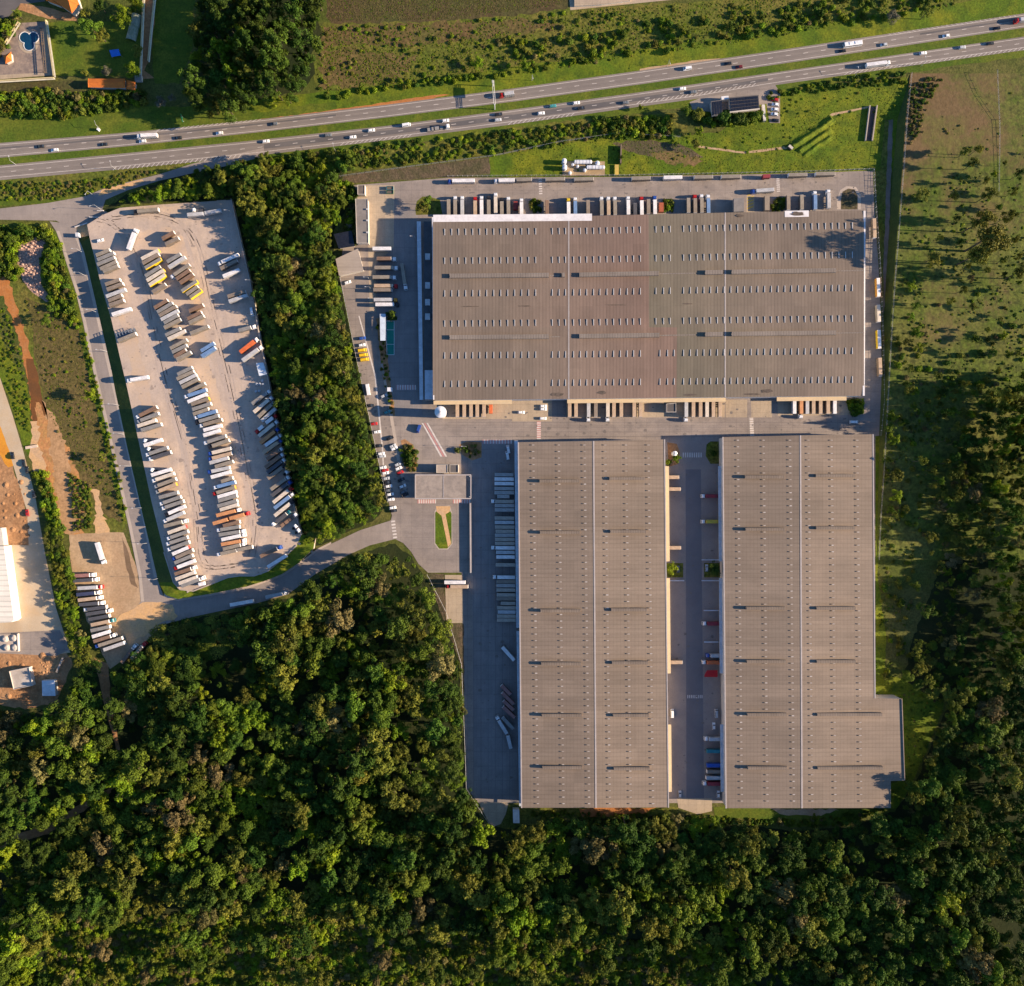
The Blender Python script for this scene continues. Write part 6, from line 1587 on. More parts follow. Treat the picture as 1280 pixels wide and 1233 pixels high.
for v in q: MB().cyl((v.x, v.y), .07, .03, v.z, 6).build('pole', M['steel'], tp)
hs = tag(empty('greenhouse', (0, 0, 0)), 'mossy grey polytunnel beside the stable lane', 'greenhouse')
b = MB(); A = P(170, 17, 2); B2 = P(162, 49, 2); d = (B2 - A); d.z = 0; nn = Vector((-d.y, d.x, 0)).normalized() * 3.2
n = 10
for k in range(n):
    for s in range(8):
        t0, t1 = math.pi * s / 8, math.pi * (s + 1) / 8
        f = lambda u, th: A.lerp(B2, u) * 1 + nn * math.cos(th) + Vector((0, 0, 2.4 * math.sin(th) - 2 + .03))
        b.face([f(k / n, t0), f((k + 1) / n, t0), f((k + 1) / n, t1), f(k / n, t1)][::-1])
b.build('cover', nmat('mossy_sheet', (.26, .28, .20), (.16, .19, .11), .4, (.36, .37, .32), .8, .6, .2, 1.5, .7), hs)
box_house('shed', 'small grey shed right of the stable block', 'shed', [(168.5, 95), (176.5, 94), (176.5, 101), (168.5, 101)], 2.6, M['wall'], flat_roof)
# --- west: industrial plot
wh = box_house('factory_shed', 'big white-roofed shed cut by the left edge of the photo', 'shed', [(-60, 684), (5, 683), (17.5, 775), (14, 778), (-60, 782)], 8.0, paint((.72, .72, .72), .6), roof_mat('white_shed_roof', (.72, .67, .57), (.64, .59, .50), 3.2, 1, .82))
box_house('factory_annex', 'cream annex above the big white shed at the left edge', 'building', [(-40, 660), (2, 660), (5, 682), (-40, 682.5)], 5.0, M['wall'], paint((.66, .60, .50), .7))
hb_ = box_house('unfinished_house', 'unfinished square house with pale slab roof on the building site', 'house', [(12, 839), (37, 834), (41.5, 857), (17.5, 862)], 3.2, M['wall'], nmat('slab', (.40, .34, .28), (.52, .46, .40), .12, None, 1, .5, .08, 1, .9), 0, .5)
box_house('site_hut', 'white square hut with sloping step on the building site', 'hut', [(52.5, 851), (68.5, 850.5), (69.5, 870), (53, 870)], 3.4, M['wall'], paint((.72, .74, .77), .5))
tk = tag(empty('water_plant', (0, 0, 0)), 'concrete pad with four rough white domes at the left edge', 'plant'); strip_at(tk, 'pad', (-30, 804), (23, 804), .04, 11, .5, M['kerb'])
for k, (x, y) in enumerate(((6, 799), (17, 798), (8, 810), (18, 810))):
    p = P(x, y, 1.5); MB().cyl((p.x, p.y), 2.1, .545, 1.2, 14).cyl((p.x, p.y), 2.1, 1.2, 1.9, 14, r2=1.0).build('dome', paint((.56, .48, .40), .9, .2), tk)
strip_at(tk, 'side_wall', (23.5, 792), (24.5, 814), .04, .6, 1.6, paint((.66, .6, .5)))
pw = tag(empty('spoil_wall', (0, 0, 0)), 'leaning pale wall fragment beside the rubble on the building site', 'wall'); strip_at(pw, 'wall', (72, 840), (80, 822), .03, 1.0, 1.6, M['kerb'])
pl_ = tag(empty('footbridge', (0, 0, 0)), 'pale plank bridge over the muddy stream', 'bridge'); strip_at(pl_, 'deck', (32, 560), (47, 557.5), .05, 1.8, .3, paint((.66, .52, .40), .9)); strip_at(pl_, 'rail', (32, 558.3), (47, 555.8), .352, .12, .7, M['wood'])
# ------------------------------------------------------------------ trees, shrubs
def leaf_mat(name, lo, hi, var=.35):
    m = bpy.data.materials.new(name); m.use_nodes = True; nt = m.node_tree; N = nt.nodes; Lk = nt.links; b = N['Principled BSDF']
    b.inputs['Roughness'].default_value = .7; b.inputs['Specular IOR Level'].default_value = .15
    at = N.new('ShaderNodeAttribute'); at.attribute_name = 'tone'
    mx = N.new('ShaderNodeMix'); mx.data_type = 'RGBA'; mx.inputs[6].default_value = (*lo, 1); mx.inputs[7].default_value = (*hi, 1); Lk.new(at.outputs['Fac'], mx.inputs[0])
    oi = N.new('ShaderNodeObjectInfo'); mr = N.new('ShaderNodeMapRange'); mr.inputs[3].default_value = 1 - var; mr.inputs[4].default_value = 1 + var; Lk.new(oi.outputs['Random'], mr.inputs[0])
    wn_ = N.new('ShaderNodeTexWhiteNoise'); wn_.noise_dimensions = '1D'; Lk.new(oi.outputs['Random'], wn_.inputs['W'])
    hs = N.new('ShaderNodeHueSaturation'); hr = N.new('ShaderNodeMapRange'); hr.inputs[3].default_value = .475; hr.inputs[4].default_value = .515; Lk.new(wn_.outputs['Value'], hr.inputs[0])
    Lk.new(hr.outputs[0], hs.inputs['Hue']); Lk.new(mr.outputs[0], hs.inputs['Value']); Lk.new(mx.outputs[2], hs.inputs['Color'])
    Lk.new(hs.outputs[0], b.inputs['Base Color'])
    tr = N.new('ShaderNodeBsdfTranslucent'); Lk.new(hs.outputs[0], tr.inputs['Color']); ms = N.new('ShaderNodeMixShader'); ms.inputs[0].default_value = .14
    Lk.new(b.outputs[0], ms.inputs[1]); Lk.new(tr.outputs[0], ms.inputs[2]); Lk.new(ms.outputs[0], N['Material Output'].inputs['Surface']); return m
LM = {'deep': leaf_mat('deep_green_leaves', (.019, .046, .006), (.070, .124, .011)),
      'olive': leaf_mat('olive_leaves', (.056, .076, .010), (.182, .190, .022)),
      'lime': leaf_mat('bright_leaves', (.062, .118, .005), (.185, .252, .010)),
      'tan': leaf_mat('flowering_leaves', (.088, .080, .024), (.215, .180, .062)),
      'mid': leaf_mat('mid_green_leaves', (.034, .070, .007), (.122, .182, .013)),
      'grey': leaf_mat('grey_green_leaves', (.10, .105, .07), (.17, .165, .11))}
bark = nmat('bark', (.10, .075, .05), (.07, .052, .036), .5, None, 1, .5, .2, 2, .9)
def leaf_cloud(name, lobes, m, per, size, seed, up=-.35):
    """lobes: (centre, radius, tone). Small leaf sprays spread over and inside every lobe"""
    rnd = random.Random(seed); v, f, tone = [], [], []
    for c, r, tn in lobes:
        for _ in range(int(per * r * r / 3.0)):
            z = rnd.uniform(up, 1); a = rnd.uniform(0, 6.2832); s = math.sqrt(1 - z * z)
            d = Vector((s * math.cos(a), s * math.sin(a), z)); p = Vector(c) + d * r * rnd.uniform(.72, 1.08)
            nrm = (d + Vector((rnd.gauss(0, .45), rnd.gauss(0, .45), rnd.gauss(.15, .4)))).normalized()
            t1 = nrm.orthogonal().normalized(); t1 = Matrix.Rotation(rnd.uniform(0, 6.28), 3, nrm) @ t1; t2 = nrm.cross(t1)
            h = size * rnd.uniform(.6, 1.25); i = len(v); k = rnd.uniform(.55, 1.0)
            v += [tuple(p - t1 * h), tuple(p - t2 * h * k * .8 + nrm * h * .15), tuple(p + t1 * h * 1.1 - nrm * h * .1), tuple(p + t2 * h * k * .9)]
            f.append((i, i + 1, i + 2, i + 3)); tone.append(min(1, max(0, tn + rnd.uniform(-.28, .28))))
    me = bpy.data.meshes.new(name); me.from_pydata(v, [], f); me.materials.append(m)
    at = me.attributes.new('tone', 'FLOAT', 'FACE'); at.data.foreach_set('value', tone); me.update(); return me
def crown_mesh(seed, m, R=5.0, H=10.0, n=20, flat=.72, per=95, size=.42, spread=.62, lr=(1.2, 2.3)):
    """a few limbs each carry a cluster of small tufts, so the outline is lobed and gappy rather than round"""
    rnd = random.Random(seed); lb = []; zc_ = H - R * flat; sx, sy = rnd.uniform(.8, 1.2), rnd.uniform(.8, 1.2); a = rnd.uniform(0, 6)
    limbs = rnd.randint(5, 7)
    for q in range(limbs):
        a += 6.2832 / limbs * rnd.uniform(.6, 1.4); d = R * rnd.uniform(.25, .78); cx, cy, cz = math.cos(a) * d * sx, math.sin(a) * d * sy, zc_ + R * flat * rnd.uniform(-.25, .6)
        k_ = max(3, int(n / limbs * rnd.uniform(.7, 1.4))); tn = rnd.uniform(.2, .8)
        for k in range(k_):
            r = rnd.uniform(*lr) * R / 5; o = R * rnd.uniform(.05, .36); b_ = rnd.uniform(0, 6.283)
            lb.append(((cx + math.cos(b_) * o, cy + math.sin(b_) * o, cz + R * rnd.uniform(-.14, .26)), r, min(1, max(0, tn + rnd.uniform(-.25, .25)))))
    for k in range(int(n * .25)):
        b_ = rnd.uniform(0, 6.283); o = R * rnd.uniform(0, .45); lb.append(((math.cos(b_) * o, math.sin(b_) * o, zc_ + R * flat * rnd.uniform(.3, .85)), rnd.uniform(*lr) * R / 5, rnd.uniform(.2, .9)))
    return leaf_cloud('crown', lb, m, per, size, seed + 1)
def trunk_mesh(H, R, seed, r0=.28):
    rnd = random.Random(seed); b = MB(); top_ = H - R * .6; z = 0; p = Vector((0, 0, -.2)); r = r0
    for k in range(3):
        q = Vector((rnd.uniform(-.25, .25), rnd.uniform(-.25, .25), top_ * (k + 1) / 3)); b.tube(p, q, r, r * .78, 7); p = q; r *= .78
    for k in range(6):
        a = k * 1.05 + rnd.uniform(-.3, .3); s = Vector((0, 0, top_ * rnd.uniform(.55, .95))); e = Vector((math.cos(a) * R * .6, math.sin(a) * R * .6, top_ + R * rnd.uniform(.05, .5))); b.tube(s, e, r0 * .42, r0 * .14, 5)
    return b.mesh('trunk', bark)
KINDS = []      # (name, crown mesh, trunk mesh)
for i, (mk, n_, fl, sp, H_, lr_) in enumerate((('deep', 34, .72, .62, 11, (.7, 1.5)), ('mid', 40, .8, .64, 11.5, (.65, 1.4)), ('olive', 32, .68, .64, 11, (.7, 1.6)), ('lime', 38, .75, .62, 10.5, (.65, 1.4)),
                                                ('tan', 30, .7, .6, 12, (.7, 1.5)), ('deep', 42, .85, .66, 12.5, (.6, 1.3)), ('olive', 44, .9, .6, 12.5, (.55, 1.2)), ('mid', 30, .62, .66, 10, (.8, 1.7)))):
    KINDS.append((mk, crown_mesh(100 + i * 7, LM[mk], 5.0, H_, n_, fl, 150, .295, sp, lr_), trunk_mesh(H_, 5.0, 50 + i)))
TALL = ('tall', crown_mesh(301, LM['olive'], 5.0, 22, 60, 1.6, 85, .36, .55, (.7, 1.5)), trunk_mesh(22, 5, 71, .34))
PALE = ('pale', crown_mesh(311, LM['grey'], 5.0, 10, 20, .8, 80, .36, .6, (1.1, 2.0)), trunk_mesh(10, 5, 72))
def tree(kind, px, py, r_px, label, group=None, hs=1.0, base=None, cat='tree', name='tree', seed=None):
    """crown about r_px picture pixels in radius; hs stretches the height"""
    rnd = random.Random(int(px * 131 + py * 17)); me_n, cm, tm = kind
    base = field_h(px, py) if base is None else base
    s = r_px * MPP / 5.0; Ht = hs if hs > 3 else (3.0 + .75 * r_px) * hs      # hs above 3 is the height in metres
    p = P(px, py, base + Ht * .72)
    t = empty(name, (p.x, p.y, base), rnd.uniform(0, 6.28)); t.scale = (s, s, Ht / {'tall': 22}.get(me_n, 11.4)); tag(t, label, cat, group)
    link('crown', cm, t); link('trunk', tm, t); return t

# woodland outlines
W_STRIP = [(128, 262), (160, 243), (205, 226), (245, 210), (330, 193), (430, 186), (470, 196), (430, 218), (424, 232), (436, 250), (430, 268), (416, 290), (418, 330), (424, 346), (430, 380), (440, 430), (451, 482), (459, 520), (470, 575), (484, 632), (470, 648), (446, 660), (412, 676), (394, 684), (380, 672), (367, 620), (354, 560), (341, 490), (327, 420), (315, 350), (302, 295), (292, 248), (200, 253), (150, 257), (136, 266)]
W_SOUTH = [(-40, 880), (30, 892), (80, 884), (94, 850), (112, 822), (138, 842), (166, 826), (196, 792), (215, 776), (280, 768), (325, 759), (362, 748), (398, 722), (436, 700), (466, 687), (494, 679), (514, 696), (530, 722), (556, 768), (574, 832), (578, 900), (581, 985), (606, 1032), (640, 1036), (655, 1032), (720, 1026), (800, 1022), (846, 1018), (872, 1022), (900, 1026), (990, 1040), (1060, 1034), (1118, 1014), (1142, 985), (1175, 905), (1190, 870), (1215, 850), (1320, 800), (1320, 1270), (-40, 1270)]
W_NORTH = [(252, -30), (402, -30), (396, 20), (402, 44), (388, 70), (394, 92), (376, 114), (352, 118), (330, 128), (300, 140), (262, 140), (236, 128), (238, 100), (246, 60)]
W_EAST = [(1230, 500), (1320, 470), (1320, 800), (1215, 850), (1190, 870), (1175, 880), (1130, 850), (1140, 800), (1165, 740), (1180, 680), (1175, 620), (1190, 560)]
HEDGE = [(58, 660), (70, 655), (84, 690), (92, 740), (100, 780), (110, 815), (106, 845), (96, 830), (84, 790), (72, 735), (62, 690)]
class Grid:
    def __init__(s, c=12): s.c = c; s.g = {}
    def ok(s, x, y, r, f):
        i, j = int(x // s.c), int(y // s.c)
        for a in range(i - 2, i + 3):
            for b in range(j - 2, j + 3):
                for (u, v, q) in s.g.get((a, b), ()):
                    if (u - x) ** 2 + (v - y) ** 2 < ((q + r) * f) ** 2: return False
        return True
    def add(s, x, y, r): s.g.setdefault((int(x // s.c), int(y // s.c)), []).append((x, y, r))
def scatter(poly, n, rlo, rhi, f, seed, avoid=(), grid=None, bias=None, tight=0):
    rnd = random.Random(seed); G = grid or Grid(); out = []
    x0, x1 = min(p[0] for p in poly), max(p[0] for p in poly); y0, y1 = min(p[1] for p in poly), max(p[1] for p in poly)
    for k in range(n):
        x, y = rnd.uniform(x0, x1), rnd.uniform(y0, y1); r = lerp(rhi, rlo, (k / n) ** .5) * rnd.uniform(.85, 1.15)
        if not inside((x, y), poly): continue
        if bias and rnd.random() > bias(x, y): continue
        if any(inside((x, y), a) for a in avoid): continue
        if tight and not all(inside((x + a * r * tight, y + b * r * tight), poly) for a, b in ((1, 0), (-1, 0), (0, 1), (0, -1), (.7, .7), (-.7, .7), (.7, -.7), (-.7, -.7))): continue
        if G.ok(x, y, r, f): G.add(x, y, r); out.append((x, y, r))
    return out
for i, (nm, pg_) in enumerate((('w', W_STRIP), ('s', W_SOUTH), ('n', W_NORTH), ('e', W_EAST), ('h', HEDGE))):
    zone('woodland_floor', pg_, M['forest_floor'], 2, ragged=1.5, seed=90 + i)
TRK = [(112, 822), (140, 830), (142, 870), (156, 960), (146, 962), (128, 880)]
TRK2 = [(0, 1044), (60, 1026), (110, 996), (140, 978), (146, 988), (112, 1014), (60, 1046), (0, 1066)]
PATH = [(866, 1022), (874, 1022), (870, 1066), (862, 1066)]
low_sw = [(60, 1150), (330, 1145), (560, 1165), (900, 1190), (960, 1240), (960, 1270), (60, 1270)]
zone('scrubland', [(40, 1260), (60, 1165), (180, 1150), (330, 1152), (470, 1160), (560, 1172), (700, 1188), (900, 1200), (950, 1240), (950, 1270)], nmat('yellow_scrub', (.115, .130, .014), (.175, .155, .028), .06, (.06, .075, .010), .35, .8, .5, .55, .95, .4), 3, ragged=3, seed=99)  # paler yellow-green scrub ground
def dens_s(x, y): return (.03 if inside((x, y), low_sw) else 1.0) * wood_gap(x, y)
def wood_height(x, y, z, rnd):
    """canopy rises and falls over tens of metres"""
    k = math.sin(x * .021 + 1.3 * math.sin(y * .017)) * math.cos(y * .026 + math.sin(x * .013) * 1.7)
    f = {'w': .92, 'n': 1.3, 's': 1.12, 'h': .5, 'e': 1.35 if x > 1244 else .7, 'p': .95}[z]
    if z == 's' and x < 305 and y < 850: f *= .30 if (x < 290 and y < 812) else .45
    if z == 'w' and y > 280 and x - (300 + (y - 290) * .204) < 26: f *= .68
    return max(4.0, 13.5 * f * (1.0 + .42 * k + rnd.uniform(-.22, .30)))
def wood_gap(x, y):
    k = math.sin(x * .035 + 2.1 + 1.1 * math.sin(y * .021)) * math.cos(y * .031 + 1.4 * math.sin(x * .019))
    return .12 if k < -.40 else 1.0
woods = []
woods += [(x, y, r, 'w') for x, y, r in scatter(W_STRIP, 22000, 3.2, 14, .50, 1, tight=.85)]
woods += [(x, y, r, 's') for x, y, r in scatter(W_SOUTH, 60000, 2.8, 19, .57, 2, (TRK, TRK2, PATH), None, dens_s, .45)]
woods += [(x, y, r, 'n') for x, y, r in scatter(W_NORTH, 8000, 3.5, 16, .62, 3, (), None, lambda x, y: .9 if x < 318 else .18)]
woods += [(x, y, r, 'e') for x, y, r in scatter(W_EAST, 7000, 3.2, 12, .72, 4, (), None, lambda x, y: .9 if x > 1250 else (.10 if 620 < y < 800 else .5))]
woods += [(x, y, r, 'h') for x, y, r in scatter(HEDGE, 2500, 4.5, 8, .52, 5)]
woods += [(x, y, r, 'p') for x, y, r in scatter([(1112, 440), (1200, 480), (1240, 470), (1244, 700), (1190, 740), (1150, 690), (1112, 690), (1108, 560)], 700, 3.5, 8, 1.0, 6, (), None, lambda x, y: (.07 if x < 1165 or (y > 620 and x < 1200) else .30))]
woods += [(x, y, r, 'p') for x, y, r in scatter([(1170, 250), (1290, 180), (1290, 470), (1250, 470), (1180, 400), (1140, 330)], 420, 3, 6.5, 1.6, 8, (), None, lambda x, y: .25)]
WT = {'p': (2, 2, 5, .8, 2, 3, 5, 2), 'w': (4, 6, 3, 5, .8, 3, 2, 5), 's': (5, 5, 4, 1.8, 1.6, 5, 3.4, 4), 'n': (5, 4, 2, 2, .5, 6, 2, 3), 'e': (4, 2, 4, .8, 2.2, 4, 4, 2), 'h': (1, 3, 2, 6, .4, 1, 1, 3)}
WL = {'p': ('tree standing among others on the rough pasture right of the compound', 'trees of the rough pasture'), 'w': ('leafy tree in the closed woodland between the truck yard and the car park', 'trees of the woodland strip'), 's': ('leafy tree in the big dark woodland below the warehouses', 'trees of the southern woodland'),
      'n': ('leafy tree in the dark wood above the highway at the upper left', 'trees of the northern wood'), 'e': ('scattered tree in the thin wood at the right edge', 'trees of the eastern wood'), 'h': ('bright leafy tree in the hedge left of the dirt truck park', 'trees of the hedge')}
hclump = {}
woods.sort(key=lambda q: -q[2]); indiv, mass = [], []
quota = {'w': 56, 's': 84, 'n': 24, 'e': 20, 'h': 12, 'p': 150}
for q in woods:
    if quota[q[3]] > 0 and -20 < q[0] < 1300 and -20 < q[1] < 1253: quota[q[3]] -= 1; indiv.append(q)
    else: mass.append(q)
rk = random.Random(77)
def pick(z, x, y):
    """species keep company: bright, brownish and dark trees gather in drifts"""
    g1 = math.sin(x * .028 + .7 + 1.6 * math.sin(y * .02)) * math.cos(y * .034 + 1.2); g2 = math.sin(x * .017 - y * .024 + 2.0 * math.sin(x * .011))
    w_ = list(WT[z])
    if z == 'n' and x > 315: return rk.choice((0, 5, 5))  # only dark leaf kinds here, standing in for shade on this side
    if z == 's' and x > 980: w_[0] *= 2.5; w_[5] *= 2.5; w_[3] *= .4
    if z == 's' and (x < 420 and y > 1000 or 560 < x < 760 and y > 1040): w_[3] *= 1.8; w_[2] *= 1.6
    if g1 > .25: w_[3] *= 3.2; w_[1] *= 1.8; w_[4] *= .25
    if g1 < -.25: w_[4] *= 2.0; w_[6] *= 2.2; w_[2] *= 1.6; w_[3] *= .3
    if g2 > .5: w_[0] *= 2.2; w_[5] *= 2.2
    return rk.choices(range(8), w_)[0]
for x, y, r, z in indiv:
    lab, g = WL[z]; tree(KINDS[pick(z, x, y)], x, y, r, lab, g, wood_height(x, y, z, rk) * (.62 + .04 * r), name='woodland_tree')

def gn_scatter(name, items, sources, kind='stuff'):
    """items: (x, y, z, scale, zscale, index); one object that repeats its source meshes"""
    me = bpy.data.meshes.new(name); me.from_pydata([i[:3] for i in items], [], [])
    rnd = random.Random(len(items))
    for nm, typ, vals in (('sc', 'FLOAT_VECTOR', [c for i in items for c in (i[3], i[3], i[3] * i[4])]), ('rot', 'FLOAT_VECTOR', [c for i in items for c in (0, 0, rnd.uniform(0, 6.28))])):
        a = me.attributes.new(nm, typ, 'POINT'); a.data.foreach_set('vector', vals)
    a = me.attributes.new('pick', 'INT', 'POINT'); a.data.foreach_set('value', [i[5] for i in items])
    o = link(name, me); o['kind'] = kind
    ng = bpy.data.node_groups.new(name, 'GeometryNodeTree'); ng.interface.new_socket('Geometry', in_out='INPUT', socket_type='NodeSocketGeometry'); ng.interface.new_socket('Geometry', in_out='OUTPUT', socket_type='NodeSocketGeometry')
    gi, go = ng.nodes.new('NodeGroupInput'), ng.nodes.new('NodeGroupOutput')
    def attr(nm, typ):
        n = ng.nodes.new('GeometryNodeInputNamedAttribute'); n.data_type = typ; n.inputs[0].default_value = nm; return n.outputs[0]
    jn = ng.nodes.new('GeometryNodeJoinGeometry'); src = None; prev = None
    for k, s in enumerate(sources):
        # one instancing pass per source keeps the mapping explicit
        oi = ng.nodes.new('GeometryNodeObjectInfo'); oi.transform_space = 'ORIGINAL'; oi.inputs['Object'].default_value = s; oi.inputs['As Instance'].default_value = True
        cmp_ = ng.nodes.new('FunctionNodeCompare'); cmp_.data_type = 'INT'; cmp_.operation = 'EQUAL'
        ng.links.new(attr('pick', 'INT'), cmp_.inputs[2]); cmp_.inputs[3].default_value = k
        ip = ng.nodes.new('GeometryNodeInstanceOnPoints'); ng.links.new(gi.outputs[0], ip.inputs['Points']); ng.links.new(cmp_.outputs[0], ip.inputs['Selection'])
        ng.links.new(oi.outputs['Geometry'], ip.inputs['Instance']); ng.links.new(attr('rot', 'FLOAT_VECTOR'), ip.inputs['Rotation']); ng.links.new(attr('sc', 'FLOAT_VECTOR'), ip.inputs['Scale'])
        ng.links.new(ip.outputs[0], jn.inputs[0])
    ng.links.new(jn.outputs[0], go.inputs[0])
    md = o.modifiers.new('repeat', 'NODES'); md.node_group = ng; return o
# a parent that owns one crown of every kind is simply the first tree of that kind
first = {}
for ob in list(COL.objects):
    if ob.name.startswith('crown'):
        for k, (_, cm, _t) in enumerate(KINDS):
            if ob.data is cm and k not in first: first[k] = ob
items = []
for x, y, r, z in mass:
    s = r * MPP / 5; Ht = wood_height(x, y, z, rk) * (.62 + .04 * r); b_ = field_h(x, y) if z in 'ep' else 0; p = P(x, y, b_ + .72 * Ht); items.append((p.x, p.y, b_, s, Ht / 11.4 / s, pick(z, x, y)))
wood_o = gn_scatter('woodland', items, [first[k] for k in range(8)]); tag(wood_o, 'the rest of the dense dark green woodland canopy', 'woodland')

# shrubs: lower, no trunk
SH = []
for i, mk in enumerate(('mid', 'olive', 'lime', 'deep', 'tan')):
    rnd = random.Random(500 + i); lb = []
    for k in range(7): a = k * 2.4; q = rnd.uniform(.1, .75); lb.append(((math.cos(a) * q, math.sin(a) * q, rnd.uniform(.25, .8)), rnd.uniform(.45, .75), rnd.uniform(.1, .9)))
    SH.append((mk, leaf_cloud('foliage', lb, LM[mk], 330, .22, 600 + i)))
def shrub(k, px, py, r_px, label, group=None, hs=1.0, base=None):
    base = field_h(px, py) if base is None else base
    s = r_px * MPP; p = P(px, py, base + s * hs * .6); t = empty('shrub', (p.x, p.y, base), px * .7 + py); t.scale = (s, s, s * hs); tag(t, label, 'shrub', group)
    link('foliage', SH[k][1], t); b = MB()
    for q in range(3): b.tube((0, 0, -.05), (.3 * math.cos(q * 2.1), .3 * math.sin(q * 2.1), .5), .06, .03, 5)
    link('stem', _mc.setdefault('stem', b.mesh('stem', bark)), t); return t
shrubs = []
def shrub_field(poly, n, rlo, rhi, f, seed, wt, base=None, hs=(.8, 1.3), avoid=(), bias=None):
    rnd = random.Random(seed)
    for x, y, r in scatter(poly, n, rlo, rhi, f, seed, avoid, Grid(), bias):
        b_ = field_h(x, y) if base is None else base; h = rnd.uniform(*hs); s = r * MPP; p = P(x, y, b_ + s * h * .6)
        shrubs.append((p.x, p.y, b_, s, h, rnd.choices(range(5), wt)[0]))
TOPF = [(400, 33), (560, 29), (712, 14), (900, 2), (1000, -6), (1240, -20), (1180, 12), (1100, 22), (960, 48), (860, 62), (760, 76), (660, 92), (560, 102), (470, 112), (400, 118), (396, 90)]
def clump(x, y, a=.05, b=.07, ph=0): return .5 + .5 * math.sin(x * a + ph + 1.5 * math.sin(y * b)) * math.cos(y * .06 + 1.2 * math.sin(x * .03 + ph))
shrub_field(TOPF, 9000, 1.4, 3.6, .85, 11, (4, 5, 7, .6, 1.2), bias=lambda x, y: .03 + .5 * max(0, clump(x, y) - .45), hs=(.5, .9))
shrub_field(TOPF, 22000, .6, 1.3, .8, 111, (4, 5, 8, .2, 1.2), hs=(.25, .5), bias=lambda x, y: .3 + .6 * clump(x, y, .04, .09, .6))
shrub_field([(410, 26), (560, 24), (700, 6), (720, -20), (410, -20)], 6000, .5, .9, .9, 113, (.5, 3, .5, .3, 7), hs=(.2, .35))
shrub_field([(30, 370), (60, 385), (98, 400), (120, 500), (140, 590), (152, 655), (120, 610), (90, 580), (62, 520), (50, 470), (40, 420)], 7000, .5, .9, .9, 120, (.5, 6, 1, .2, 5), hs=(.2, .4), bias=lambda x, y: .5)
shrub_field([(640, 165), (900, 168), (975, 122), (1128, 106), (1126, 140), (1060, 215), (900, 218), (640, 220)], 12000, .5, .9, 1.0, 131, (2, 4, 8, .3, 0), hs=(.25, .45), bias=lambda x, y: .15 + .6 * clump(x, y, .07, .09, 1.7), avoid=([(700, 198), (760, 198), (760, 222), (700, 222)], [(862, 126), (976, 104), (976, 156), (862, 140)], [(1080, 130), (1097, 130), (1092, 180), (1078, 180)]))
shrub_field([(640, 50), (880, 20), (1130, -10), (1180, 8), (1000, 40), (760, 74), (650, 90)], 1500, 2.5, 5, .8, 12, (3, 3, 6, 1, .3), bias=lambda x, y: clump(x, y, .08, .1, 2))
shrub_field([(0, 116), (60, 112), (110, 118), (180, 112), (182, 128), (90, 146), (0, 144)], 1400, 2.5, 5.5, .6, 14, (4, 3, 3, 3, 1.2))
shrub_field([(-20, 30), (22, 20), (24, 30), (8, 58), (-4, 70), (-20, 80)], 500, 3, 5, .6, 15, (3, 2, 4, 2, 1))
shrub_field([(320, 198), (430, 186), (560, 172), (700, 156), (760, 150), (760, 172), (620, 192), (440, 212), (330, 206)], 3500, 1.5, 4.4, .72, 16, (4, 4, 7, .8, .8), hs=(.6, 1.0), bias=lambda x, y: .25 + .6 * clump(x, y, .07, .11, .4))
shrub_field([(740, 148), (840, 145), (842, 172), (760, 172)], 500, 2, 5, .7, 17, (3, 3, 4, 2, .3))
shrub_field([(0, 228), (110, 226), (160, 214), (200, 214), (130, 238), (60, 250), (0, 250)], 900, 1.3, 2.6, .85, 18, (2, 4, 2, 1, 2), hs=(.5, .9))
shrub_field([(-20, 282), (55, 282), (76, 306), (84, 340), (95, 385), (96, 410), (70, 396), (62, 380), (50, 330), (58, 300), (34, 300), (20, 310), (24, 350), (10, 345), (-20, 340)], 1800, 2, 5.5, .68, 19, (4, 2, 5, 3, .4))
shrub_field([(30, 370), (60, 385), (98, 400), (120, 500), (140, 590), (152, 655), (120, 610), (90, 580), (62, 520), (50, 470), (40, 420)], 4500, .9, 2.6, .9, 20, (2, 5, 2, 1, 3), hs=(.4, .8), bias=lambda x, y: .02 + .3 * max(0, clump(x, y, .09, .08) - .4))
shrub_field([(98, 405), (104, 404), (122, 480), (142, 560), (160, 650), (154, 652), (134, 570), (112, 480)], 900, 1.3, 2.6, .8, 21, (2, 3, 5, 1, 0))
shrub_field([(0, 380), (14, 400), (28, 450), (36, 500), (36, 540), (24, 530), (8, 480), (-10, 440)], 500, 1.2, 2.4, .9, 22, (1, 3, 5, 1, 0), hs=(.5, .8))
shrub_field([(44, 592), (56, 588), (72, 640), (76, 664), (64, 664), (52, 630)], 400, 2.5, 5, .6, 23, (3, 2, 6, 1, 0))
shrub_field([(82, 590), (112, 606), (116, 660), (92, 664), (88, 620)], 500, 1.2, 2.6, .8, 24, (2, 4, 2, 2, 1))
EASTF = [(1136, 150), (1290, 90), (1290, 520), (1220, 520), (1180, 560), (1150, 700), (1140, 850), (1100, 850), (1098, 700), (1104, 600), (1110, 520), (1122, 300), (1132, 180)]
shrub_field(EASTF, 26000, .5, 2.2, .9, 25, (3, 5, 3, 1, 1.5), hs=(.35, .9), bias=lambda x, y: (.02 + .5 * max(0, clump(x, y, .06, .05) - .45)) * (.25 if y < 220 else 1))
shrub_field([(1136, 110), (1165, 95), (1178, 100), (1160, 130), (1150, 165), (1138, 180)], 500, 1.2, 2.8, .8, 26, (1, 2, 0, 2, 3))
